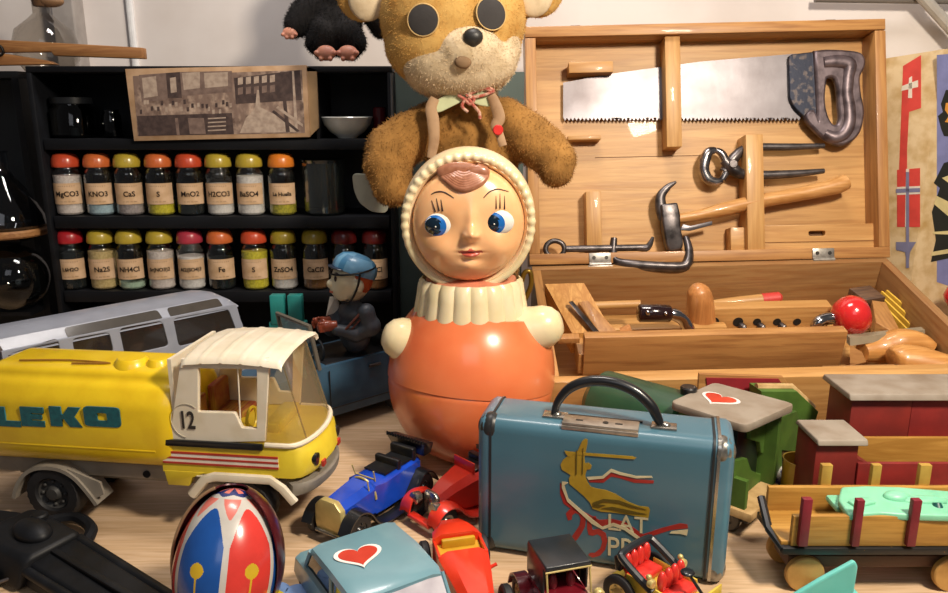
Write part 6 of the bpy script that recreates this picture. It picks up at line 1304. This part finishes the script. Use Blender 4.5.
# ------------------------------------------------------------------ black-roofed vintage car
qs = [gnd(527, 540, 5.0), gnd(570, 533, 5.0), gnd(592, 561, 5.0), gnd(546, 571, 5.0)]
kc = sum(qs, Vector())/4; kd = ((qs[2]-qs[1]).normalized() + (qs[3]-qs[0]).normalized()).normalized(); ka = math.degrees(math.atan2(kd.y, kd.x))
Kf = Fr((kc.x, kc.y, 0), (0, 0, ka)); kc_ = thing('black_roof_car', 'dark red vintage car with a square black roof in front of the suitcase', 'toy car', Kf)
kl = [Kf.I @ q for q in qs]; KL = (abs(kl[0].x)+abs(kl[2].x))/2; KW = (abs(kl[0].y)+abs(kl[2].y))/2
m_kr = mat('maroon_enamel', '6c1420', 0.25, coat=0.6); m_kb = mat('black_leatherette', '1c2024', 0.35, col2='26292e', bmp=0.1, coat=0.2)
bm = B(); hull(bm, [(x, y, 4.75) for x in (-KL, KL) for y in (-KW, KW)] + [(x*0.97, y*0.95, 5.05) for x in (-KL, KL) for y in (-KW, KW)], bev=0.06); box(bm, (-KL+0.1, 0, 3.95), (0.2, KW*1.96, 1.7), 0.05)
for s in (-1, 1): box(bm, (-0.2, s*(KW-0.08), 3.85), (KL*1.7, 0.14, 1.9), 0.04)
part('roof', bm, m_kb, kc_, smooth=30, label='square black roof')
bm = B()
for s in (-1, 1): rod(bm, (KL-0.1, s*(KW-0.1), 4.8), (KL+0.3, s*(KW-0.1), 2.9), 0.07); rod(bm, (0.3, s*(KW-0.1), 4.8), (0.3, s*(KW-0.1), 2.9), 0.07)
rod(bm, (KL, -KW, 4.72), (KL, KW, 4.72), 0.06); rod(bm, (KL+0.3, -KW, 3.0), (KL+0.3, KW, 3.0), 0.06); part('brass_frame', bm, m_gold, kc_)
bm = B(); box(bm, (0, 0, 2.2), (KL*2+0.4, KW*1.8, 1.5), 0.15); hull(bm, [(KL+0.2, s*1.0, 1.2) for s in (-1,1)] + [(KL+3.2, s*0.7, 1.2) for s in (-1,1)] + [(KL+0.2, s*1.0, 2.9) for s in (-1,1)] + [(KL+3.2, s*0.6, 2.6) for s in (-1,1)], bev=0.12)
part('body', bm, m_kr, kc_, label='maroon body')
bm = B(); 
for s in (-1, 1): bm = B(); ell(bm, (0.6, s*0.6, 3.3), (0.35, 0.3, 0.6), seg=12); part('seat_back', bm, mat('seat_maroon', '8c2834', 0.4), kc_)
bm = B()
for s in (-1, 1):
    for xw_ in (-KL-0.2, KL+1.8):
        P = [(xw_-1.5, 1.0), (xw_-1.0, 2.0), (xw_, 2.45), (xw_+1.0, 2.0), (xw_+1.5, 1.1)]; P = [q[:2] for q in smoothpath([(a, b, 0) for a, b in P], 3)]
        bm = B(); t_ = B(); loft(t_, [[(a, s*(KW-0.2), b) for a, b in P], [(a, s*(KW+0.7), b) for a, b in P]], cap=False, closed=False); bmesh.ops.solidify(t_, geom=t_.faces[:], thickness=0.1); _merge(bm, t_); part('mudguard', bm, m_kr, kc_)
for x in (-KL-0.2, KL+1.8):
    for s in (-1, 1): wheel(kc_, x, s*(KW+0.3), 1.1, 1.1, 0.5, s, hub=m_gold, spokes=6)
bm = B()
for s in (-1, 1): bm = B(); cyl(bm, (KL+0.5, s*(KW+0.2), 3.2), (KL+0.95, s*(KW+0.2), 3.2), 0.35, bev=0.08); part('lamp', bm, m_gold, kc_)
# ------------------------------------------------------------------ yellow open car with red seats
Yf = Fr((12.4, 43.0, 0), (0, 0, -49)); yc = thing('yellow_open_car', 'yellow open vintage car with red buttoned seats beside the suitcase foot', 'toy car', Yf)
m_ye = mat('pale_yellow_enamel', 'd8bc4c', 0.3, col2='c8a83c', coat=0.5); m_rs = mat('red_seat_plastic', 'd83830', 0.3, col2='b82824', nscale=2, coat=0.4)
bm = B(); box(bm, (0.3, 0, 1.5), (7.6, 2.9, 0.5), 0.12); hull(bm, [(3.0, s*0.9, 1.4) for s in (-1,1)] + [(5.6, s*0.7, 1.4) for s in (-1,1)] + [(3.0, s*0.9, 2.7) for s in (-1,1)] + [(5.6, s*0.6, 2.5) for s in (-1,1)], bev=0.12)
for s in (-1, 1): box(bm, (-0.4, s*1.45, 2.1), (3.4, 0.14, 0.9), 0.05); box(bm, (2.4, s*1.9, 1.0), (4.5, 0.7, 0.14), 0.04)
box(bm, (3.0, 0, 2.4), (0.15, 2.8, 1.5), 0.05)
part('body', bm, m_ye, yc)
bm = B()
for x in (-1.8, 0.9):
    box(bm, (x, 0, 2.1), (1.3, 2.6, 0.6), 0.2)
    for j in range(4): ell(bm, (x-0.6, -1.0+0.66*j, 2.95), (0.3, 0.36, 0.75), seg=14)
part('seats', bm, m_rs, yc, smooth=60, label='red buttoned seats')
bm = B(); tube(bm, [(0.1, -1.65, 2.4), (-2.2, -1.65, 3.5), (-2.6, -1.2, 3.75), (-2.6, 1.2, 3.75), (-2.2, 1.65, 3.5), (0.1, 1.65, 2.4)], 0.26, 8, smooth=4); hull(bm, [(-2.5, s*1.5, 3.7) for s in (-1,1)] + [(-3.2, s*1.5, 3.3) for s in (-1,1)] + [(-2.6, s*1.5, 2.4) for s in (-1,1)] + [(-3.0, s*1.5, 2.4) for s in (-1,1)], bev=0.1); part('folded_hood', bm, m_kb, yc, label='black folded hood')
bm = B(); cyl(bm, (2.9, 0.1, 2.4), (1.6, -0.1, 3.8), 0.1); ell(bm, (1.5, -0.1, 3.85), (0.45, 0.45, 0.18), seg=16); part('steering_column', bm, m_blackp, yc)
bm = B()
for s in (-1, 1): bm = B(); cyl(bm, (-0.2, s*1.7, 3.0), (0.2, s*1.7, 3.0), 0.3, bev=0.06); ell(bm, (-0.2, s*1.7, 3.35), 0.2, seg=10); part('lamp', bm, m_gold, yc)
for x in (-2.2, 3.9):
    for s in (-1, 1): wheel(yc, x, s*1.95, 1.25, 1.25, 0.5, s, hub=m_gold, spokes=6)
# ------------------------------------------------------------------ green wooden engine
Nf = Fr((20.1, 56.2, 0), (0, 0, 137)); en = thing('green_engine', 'green wooden toy engine with a grey roof bearing a red heart sticker', 'toy train', Nf)
m_gr = mat('green_train_paint', '4c6c28', 0.55, col2='3c5820', nscale=0.5, bmp=0.1); m_dg = mat('dark_green_paint', '264c30', 0.4, col2='1c3c28', nscale=0.3, coat=0.2); m_tr = mat('grey_roof_paint', '94897c', 0.6, col2='7f7060', nscale=0.4, bmp=0.1)
m_bare = mat('bare_edge_wood', 'c0a070', 0.6, col2='a08050', nscale=1)
def nq(px, py, z): return Nf.hit(px, py, 'z', z)
rc4 = [nq(672, 402, 9.3), nq(715, 383, 9.3), nq(793, 404, 9.3), nq(745, 425, 9.3)]
rp_ = roundpoly([(p.x, p.y) for p in rc4], 0.5)
bm = B(); sheet(bm, rp_, (), 0.7, TM((0, 0, 9.0)), bev=0.15); part('roof', bm, m_tr, en, label='grey roof with worn edges')
rfo = [o for o in bpy.data.objects if o.parent == en and o.name.startswith('roof')][-1]
q = nq(719, 398.5, 9.4); put_heart(rfo, q.x, q.y, 9.37, 1.0, 137+40, 1.3)
px_ = rc4[3].x + 0.9
bm = B(); outl = [(748,428),(794,411),(806,451),(779,449),(779,487),(731,505),(731,461),(744,458),(748,470),(757,474),(766,468),(768,455),(758,451),(757,441),(748,438)]
oo = [Nf.h2(px, py, 'x', px_) for px, py in outl]
sheet(bm, oo, (), 0.5, Matrix.Translation((px_, 0, 0)) @ YZ, bev=0.05); part('cab_rear', bm, m_gr, en)
ys = [p.y for p in rc4]; y0_, y1_ = min(ys)+0.7, max(ys)-0.7; xs = [p.x for p in rc4]; x0_, x1_ = min(xs)+0.7, max(xs)-0.7
bm = B(); sheet(bm, [(x0_, 2.2), (x1_, 2.2), (x1_, 8.7), (x1_-1.2, 8.7), (x1_-1.2, 6), (x0_+1.6, 6), (x0_+1.6, 8.7), (x0_, 8.7)], (), 0.5, Matrix.Translation((0, y0_, 0)) @ XZ, bev=0.05); sheet(bm, [(x0_, 2.2), (x1_, 2.2), (x1_, 8.7), (x1_-1.2, 8.7), (x1_-1.2, 6), (x0_+1.6, 4.6), (x0_, 4.6)], (), 0.5, Matrix.Translation((0, y1_, 0)) @ XZ, bev=0.05)
box(bm, (x1_, (y0_+y1_)/2, 5.4), (0.5, y1_-y0_, 6.4), 0.05); part('cab_sides', bm, m_gr, en)
bm = B(); box(bm, ((x0_+x1_)/2+0.3, (y0_+y1_)/2, 5.4), (x1_-x0_-2.0, y1_-y0_-1.0, 6.0), 0.05); part('cab_shade_fill', bm, m_blackp, en)  # solid black block fills the open cab as painted shade
bm = B(); cyl(bm, (x1_, 0.0, 6.1), (x1_+9.8, 0.0, 6.1), 3.0, bev=0.9, seg=36); part('boiler', bm, m_dg, en, label='dark green boiler')
bm = B(); cyl(bm, (x1_+0.9, -0.3, 8.8), (x1_+0.9, -0.3, 9.7), 0.65, 0.7, bev=0.1); part('chimney', bm, m_blackp, en)
bm = B(); box(bm, ((x0_+x1_+5)/2, 0, 1.95), (x1_-x0_+6.5, y1_-y0_+0.8, 0.7), 0.1); part('chassis', bm, m_bare, en)
bm = B(); box(bm, ((x0_+x1_+5)/2, 0, 1.3), (x1_-x0_+5.5, y1_-y0_-0.6, 0.6), 0.05); part('underframe', bm, m_blackp, en)
for x in (x0_+1.4, x1_+0.6, x1_+4.2):
    for s in (-1, 1): wheel(en, x, s*(y1_-y0_)/2*0.93, 1.2, 1.2, 0.6, s, tyre=m_blackp, hub=m_blackp)
tf = Fr((27.6, 62.4, 0), (0, 0, 8)); td = thing('green_tender', 'green wooden tender with pale worn edges right of the engine cab', 'toy train', tf)
def tdq(px, py): p = tf.hit(px, py, 'y', 0); return (p.x, p.z)
bm = B(); sheet(bm, [tdq(*p) for p in ((762,392),(797,392),(818,412),(806,450),(770,449),(762,430))], (), 2.2, Matrix.Translation((0, 1.1, 0)) @ XZ, bev=0.05); part('side', bm, m_gr, td)
bm = B(); P = [tdq(*p) for p in ((762,391),(797,391),(819,412))]; tube(bm, [(x, 1.0, z) for x, z in P], 0.35, 8); part('worn_edge', bm, m_bare, td)
zbt = tdq(790, 452)[1]; bm = B(); box(bm, (tdq(790,452)[0], 1.2, zbt-0.2), (6.4, 3, 0.5), 0.1); part('chassis', bm, m_bare, td)
bm = B(); box(bm, (tdq(790,452)[0], 1.2, zbt-0.9), (5.6, 2.2, 1.0), 0.1); part('underframe', bm, m_blackp, td)
for x in (-1.9, 1.9):
    for s in (-1, 1): wheel(td, tdq(790,452)[0]+x, 1.2+s*1.3, 1.2, 1.2, 0.6, s, tyre=m_blackp, hub=m_blackp)
# yellow cup-like ring and marble beside it
yf = Fr((at(801, 470, 56).x, 56.2, 0)); bm = B(); zt_ = yf.hit(795, 459, 'y', 0).z
lathe(bm, [(0, 0.0), (1.15, 0.0), (1.3, 0.3), (1.35, zt_-0.2), (1.4, zt_), (1.28, zt_), (1.22, 0.6), (0, 0.5)], 32)
solo('yellow_cup', bm, mat('mustard_cup', 'c49c30', 0.4, coat=0.3), 'small yellow cup standing between green engine and red wagon cab', 'cup', yf)
mf_ = gnd(784, 478, 0.9); bm = B(); ell(bm, (0,0,1.0), 1.0, seg=24)
solo('glass_marble', bm, mat('swirled_marble', '3c3c6c', 0.08, col2='d8d4d0', nscale=1.2, lo=0.5, hi=0.55, coat=0.8), 'dark shiny marble beside the yellow cup', 'marble', Fr((mf_.x-0.3, mf_.y, 0)))
# red-lined shallow tray in front of the toolbox
uf = Fr((at(745, 385, 64.2).x, 64.2, 0)); t = thing('red_lined_tray', 'shallow wooden tray lined with dark red in front of the toolbox', 'tray', uf)
def uq(px, py, y=0): p = uf.hit(px, py, 'y', y); return (p.x, p.z)
P = [uq(703, 379), uq(706, 398), uq(798, 398), uq(782, 380)]; zt_ = P[0][1]
bm = B(); sheet(bm, [uq(702,377), uq(700,402), uq(800,402), uq(786,380)], (), 0.5, Matrix.Translation((0, 0.9, 0)) @ XZ, bev=0.04); part('back', bm, wpine(0, 0), t)
bm = B(); sheet(bm, [uq(708,380), uq(710,400), uq(794,400), uq(781,381)], (), 0.12, Matrix.Translation((0, 0.58, 0)) @ XZ); part('lining', bm, mat('dark_red_lining', '8c1c28', 0.6), t, label='dark red lining')
c = uq(750, 402); bm = B(); box(bm, (c[0], -0.1, c[1]/2+0.0), (7.4, 2.2, c[1]), 0.1); part('base', bm, wpine(0, 0), t)
# ------------------------------------------------------------------ red and yellow wooden wagons
m_rd = mat('red_train_paint', '6c201c', 0.55, col2='84261f', nscale=0.35, bmp=0.1); m_rd2 = mat('bright_red_train_paint', '8a2420', 0.55, col2='701c1a', nscale=0.4, bmp=0.1); m_ytr = wood('ochre_stained_wood', 'b88a40', '9c6f2c', 0, 0.5, 0.7, coat=0.1); m_yst = mat('ochre_stake', 'b49040', 0.5, col2='94702c', nscale=0.6); m_dr = mat('dark_red_stake', '7c1c2c', 0.5, col2='64141f', nscale=0.6)
bf_ = Fr((29.3, 57.6, 0), (0, 0, 0)); w1 = thing('red_closed_wagon', 'red wooden wagon with a flat grey roof at the back of the train row', 'toy train', bf_)
def wq(f, px, py, y=0.0): p = f.hit(px, py, 'y', y); return (p.x, p.z)
a = wq(bf_, 850, 401, -0.3); b = wq(bf_, 1010, 393, -0.3)
L1 = 15.5; zr1 = a[1]
bm = B(); hull(bm, [(a[0]+x, y, zr1 + dz) for x in (0, L1) for y, dz in ((-0.35, 0), (4.9, 0), (-0.1, 0.55), (4.6, 0.55))], bev=0.12); part('roof', bm, m_tr, w1, label='flat grey roof')
bm = B(); box(bm, (a[0]+0.5+2.4, 2.2, (zr1+1.6)/2), (4.9, 4.0, zr1-1.6), 0.05); part('cab', bm, m_rd, w1)
bm = B(); box(bm, (a[0]+5.5+4.6, 2.2, (zr1+1.6)/2), (9.4, 3.9, zr1-1.7), 0.05); part('body', bm, m_rd2, w1)
bm = B(); box(bm, (a[0]+L1/2, 2.2, 1.35), (L1, 4.2, 0.5), 0.06); part('underframe', bm, m_blackp, w1)
for x in (2.4, L1-2.4):
    for s in (-1, 1): wheel(w1, a[0]+x, 2.2+s*2.0, 1.15, 1.15, 0.6, s, tyre=m_bare, hub=m_bare)
wf = Fr((24, 52.0, 0), (0, 0, 0)); w2 = thing('red_open_wagon', 'red wooden engine wagon with small grey-roofed cab and open yellow-lined bed', 'toy train', wf)
a = wq(wf, 816, 445, -0.3); b = wq(wf, 866, 441, -0.3)
bm = B(); hull(bm, [(x, y, a[1] + dz) for x in (a[0]+0.15, b[0]+0.25) for y, dz in ((-0.35, -0.1), (3.9, -0.1), (-0.15, 0.35), (3.6, 0.35))], bev=0.12); part('cab_roof', bm, m_tr, w2, label='small grey cab roof')
bm = B(); box(bm, ((a[0]+b[0])/2, 1.8, (a[1]+1.8)/2), (b[0]-a[0]-0.5, 3.4, a[1]-1.8), 0.06); part('cab', bm, m_rd, w2, label='red cab')
xr0 = b[0]-0.2; L2 = 12
z1_ = wq(wf, 900, 463)[1]; z0_ = 1.9
bm = B(); box(bm, (xr0+L2/2, 0.1, (z1_+z0_)/2), (L2, 0.35, z1_-z0_), 0.06); part('front_plank', bm, m_rd2, w2)
zb2 = wf.hit(900, 437.5, 'y', 3.5).z; bm = B(); box(bm, (xr0+L2/2, 3.6, (zb2+z0_)/2), (L2, 0.4, zb2-z0_), 0.06); part('back_plank', bm, m_ytr, w2, label='ochre back plank')
bm = B(); box(bm, (xr0+L2/2, 1.8, z0_+0.2), (L2, 3.6, 0.4), 0.05); hull(bm, [(xr0-0.1, 0.2, z1_+0.3), (xr0-0.1, 0.0, z0_), (xr0+0.4, 0.0, z0_), (xr0+1.2, 0.2, z1_-0.3), (xr0-0.1, 3.4, z1_+0.3), (xr0-0.1, 3.4, z0_), (xr0+0.5, 3.4, z0_)]); part('floor', bm, m_rd, w2)
bm = B(); box(bm, ((a[0]+xr0+L2)/2, 1.8, 1.6), (xr0+L2-a[0], 3.6, 0.5), 0.06); part('underframe', bm, m_blackp, w2)
for x in (a[0]+1.6, xr0+2, xr0+9):
    for s in (-1, 1): wheel(w2, x, 1.8+s*1.7, 1.15, 1.15, 0.5, s, tyre=m_bare, hub=m_bare)
# front stake wagon
kf = Fr((21, 45.0, 0), (0, 0, 0)); w3 = thing('stake_wagon', 'ochre wooden stake wagon with dark red posts at the front right', 'toy train', kf)
W3 = 4.3; x0w = wq(kf, 786, 548)[0]; L3 = 15
zf0 = wq(kf, 850, 546)[1]; zf1 = wq(kf, 850, 516)[1]; xl3 = wq(kf, 792, 530)[0]
bm = B(); box(bm, (xl3+L3/2, 0.15, (zf0+zf1)/2), (L3, 0.4, zf1-zf0), 0.06); part('front_plank', bm, m_ytr, w3)
p = kf.hit(768, 486, 'y', W3); zb3 = p.z; bm = B(); box(bm, (p.x+L3/2+0.2, W3, (zb3+zf0)/2), (L3+0.4, 0.4, zb3-zf0), 0.06); part('back_plank', bm, m_ytr, w3)
bm = B(); box(bm, ((x0w+0.2)+L3/2, W3/2, zf0+0.1), (L3+1, W3-0.3, 0.35), 0.06); part('floor', bm, m_ytr, w3)
bm = B(); box(bm, (x0w+L3/2, W3/2, zf0-0.28), (L3+0.6, W3+0.5, 0.5), 0.08); tube(bm, [(x0w-0.1, 0, zf0-0.3), (x0w-0.35, W3/2, zf0), (x0w-0.2, W3, zf0+1.2)], 0.3, 8); part('frame', bm, mat('worn_black_paint', '191a1c', 0.4, col2='a0702c', nscale=1.4, lo=0.66, hi=0.7), w3, label='worn black frame')
for i, (pxa, pxb) in enumerate(((797, 812), (850, 864), (905, 921), (960, 976))):
    a = wq(kf, pxa, 545, -0.2); b = wq(kf, pxb, 499 if i else 498, -0.2); bm = B(); box(bm, ((a[0]+b[0])/2, -0.2, (a[1]+b[1])/2), (b[0]-a[0], 0.45, b[1]-a[1]), 0.05); part('stake', bm, m_dr, w3, label='dark red stake')
for i, (pxa, pxb) in enumerate(((817, 832), (867, 881), (914, 931), (962, 978))):
    a = wq(kf, pxa, 500, W3+0.4); b = wq(kf, pxb, 464, W3+0.4); bm = B(); box(bm, ((a[0]+b[0])/2, W3+0.4, (a[1]+b[1])/2-0.3), (b[0]-a[0], 0.45, b[1]-a[1]+0.6), 0.05); part('stake', bm, m_yst, w3, label='ochre stake')
xw3 = wq(kf, 805, 573, 0.4)[0]
for x in (xw3, xw3+10):
    for y in (0.5, W3-0.5): 
        bm = B(); cyl(bm, (x, y-0.25, 1.3), (x, y+0.25, 1.3), 1.3, bev=0.08, seg=32); part('wheel', bm, mat('plain_wood_wheel', 'bc9050', 0.6, col2='a0763c'), w3, label='plain wooden wheel')
bm = B(); box(bm, (xw3+5, W3/2, 1.9), (12, 2.4, 0.9), 0.1); part('axle_block', bm, mat('brown_axle_block', '5c4030', 0.6), w3)
# mint plastic piece on the stake wagon
zm = zf0 + 0.3; mf2 = Fr((21 + wq(kf, 893, 500, 2.6)[0], 47.6, zf1-0.55)); t = thing('mint_plastic_toy', 'mint green plastic toy car body lying on the stake wagon', 'toy', mf2)
m_mint = mat('mint_plastic', '84ccaa', 0.4, col2='78c09e', sub=0.1)
def mm(px, py, z=0.0): p = mf2.hit(px, py, 'z', z); return (p.x, p.y)
bm = B(); sheet(bm, roundpoly([mm(840,500,0.7), mm(843,488,0.7), mm(868,487,0.7), mm(900,488,0.7), mm(948,492,0.7), mm(985,494,0.7), mm(990,512,0.7), mm(948,515,0.7), mm(905,514,0.7), mm(880,512,0.7), mm(850,514,0.7)], 0.2), [roundpoly([mm(930,503,0.7), mm(935,497,0.7), mm(946,498,0.7), mm(948,505,0.7)], 0.15)], 0.5, TM((0,0,0.5)), bev=0.12)
c = mm(897, 494, 1.0); ell(bm, (c[0], c[1], 0.75), (0.9, 0.6, 0.45), seg=20); c = mm(925, 497, 1.0); ell(bm, (c[0], c[1], 0.7), (1.6, 0.5, 0.35), seg=20); c = mm(862, 500, 1.0); box(bm, (c[0], c[1], 0.8), (1.7, 0.8, 0.3), 0.1, rot=(0,0,20))
part('shell', bm, m_mint, t, smooth=60)
bm = B(); c = mm(938, 502, 1.0); cyl(bm, (c[0], c[1]-0.1, 0.5), (c[0], c[1]+0.1, 0.9), 0.4, 0.25); part('dark_hub', bm, mat('deep_teal', '12504c', 0.4), t)
bm = B(); box(bm, (0.2, 0, 0.0), (9, 1.8, 0.5), 0.2); part('underside', bm, m_mint, t)
# turquoise fin toy at the bottom right
tf2 = Fr((at(835, 590, 40).x, 40.0, 0)); t = thing('turquoise_toy_plane', 'turquoise plastic toy plane with its pointed tail fin in view', 'toy plane', tf2)
def fq(px, py): p = tf2.hit(px, py, 'y', 0); return (p.x, p.z)
m_tq = mat('turquoise_plastic', '6cc4bc', 0.4, col2='60b8b0', sub=0.1)
bm = B(); sheet(bm, roundpoly([fq(790, 598), fq(820, 580), fq(853, 562), fq(855, 566), fq(852, 585), fq(848, 605), fq(840, 625), fq(790, 625)], 0.08), (), 0.35, XZ, bev=0.12); part('tail_fin', bm, m_tq, t)
c = fq(815, 640); bm = B(); ell(bm, (c[0]+2, 0, max(c[1], 0.95)), (5.5, 0.95, 0.95), seg=24); part('fuselage', bm, m_tq, t)
bm = B(); sheet(bm, roundpoly([(-1.2, -5), (1.2, -5), (1.6, 0), (1.2, 5), (-1.2, 5), (-1.6, 0)], 0.4), (), 0.25, TM((c[0]+3, 0, max(c[1], 0.95))), bev=0.08); part('wing', bm, m_tq, t)
# open yellow-green cone / scissors-like thing left of the toolbox
hf = Fr((at(528, 275, 82).x, 82.0, 0)); bm = B()
def hq(px, py): p = hf.hit(px, py, 'y', 0); return (p.x, 0, p.z)
tube(bm, [hq(524,306), hq(521,290), hq(524,274), hq(530,272), hq(531,285), hq(525,300)], 0.28, 8, smooth=5)
tube(bm, [hq(524,306), (hq(524,306)[0], 0, 0.3)], 0.3, 8)
solo('brass_loop', bm, mat('dark_brass', '8c7028', 0.35, 0.6), 'thin brass loop on a stalk between the doll and the toolbox', 'loop', hf, smooth=60)
# ------------------------------------------------------------------ light, camera, scale to metres
def area(name, loc, target, size, power, col=(1,1,1), sy=None):
    l = bpy.data.lights.new(name, 'AREA'); l.shape = 'RECTANGLE' if sy else 'SQUARE'; l.size = size; l.energy = power; l.color = col
    if sy: l.size_y = sy
    o = bpy.data.objects.new(name, l); C.objects.link(o); o.location = loc
    o.rotation_euler = (Vector(target) - Vector(loc)).to_track_quat('-Z', 'Y').to_euler(); return o
area('key_lamp', (42, 14, 76), (6, 72, 12), 12, 11, (1.0, 0.87, 0.70))
area('room_fill_lamp', (-5, -70, 100), (0, 75, 10), 60, 1.8, (0.90, 0.92, 1.0))
area('wall_fill', (0, 66, 128), (2, 110, 45), 40, 8.5, (1.0, 0.92, 0.86), 20)  # unseen area light added to brighten the back wall
w = bpy.data.worlds.new('room_light'); scene.world = w; w.use_nodes = True
w.node_tree.nodes['Background'].inputs[0].default_value = (0.75, 0.72, 0.72, 1); w.node_tree.nodes['Background'].inputs[1].default_value = 0.12
cd = bpy.data.cameras.new('camera'); cam = bpy.data.objects.new('camera', cd); C.objects.link(cam); scene.camera = cam
cam.location = CAM; cam.rotation_euler = (PI/2 - PITCH, 0, 0)
cd.sensor_fit = 'HORIZONTAL'; cd.sensor_width = 36; cd.lens = 36 * FPX / 948; cd.clip_start = 0.01
seen = set()
for o in bpy.data.objects:
    o.location = o.location * S
    if o.type == 'MESH' and o.data.name not in seen:
        seen.add(o.data.name); o.data.transform(Matrix.Scale(S, 4))
    if o.type == 'LIGHT': o.data.size *= S; o.data.size_y *= S
vs = scene.view_settings; vs.view_transform = 'Standard'; vs.look = 'None'; vs.gamma = 1; vs.use_curve_mapping = False; vs.exposure = 0.0
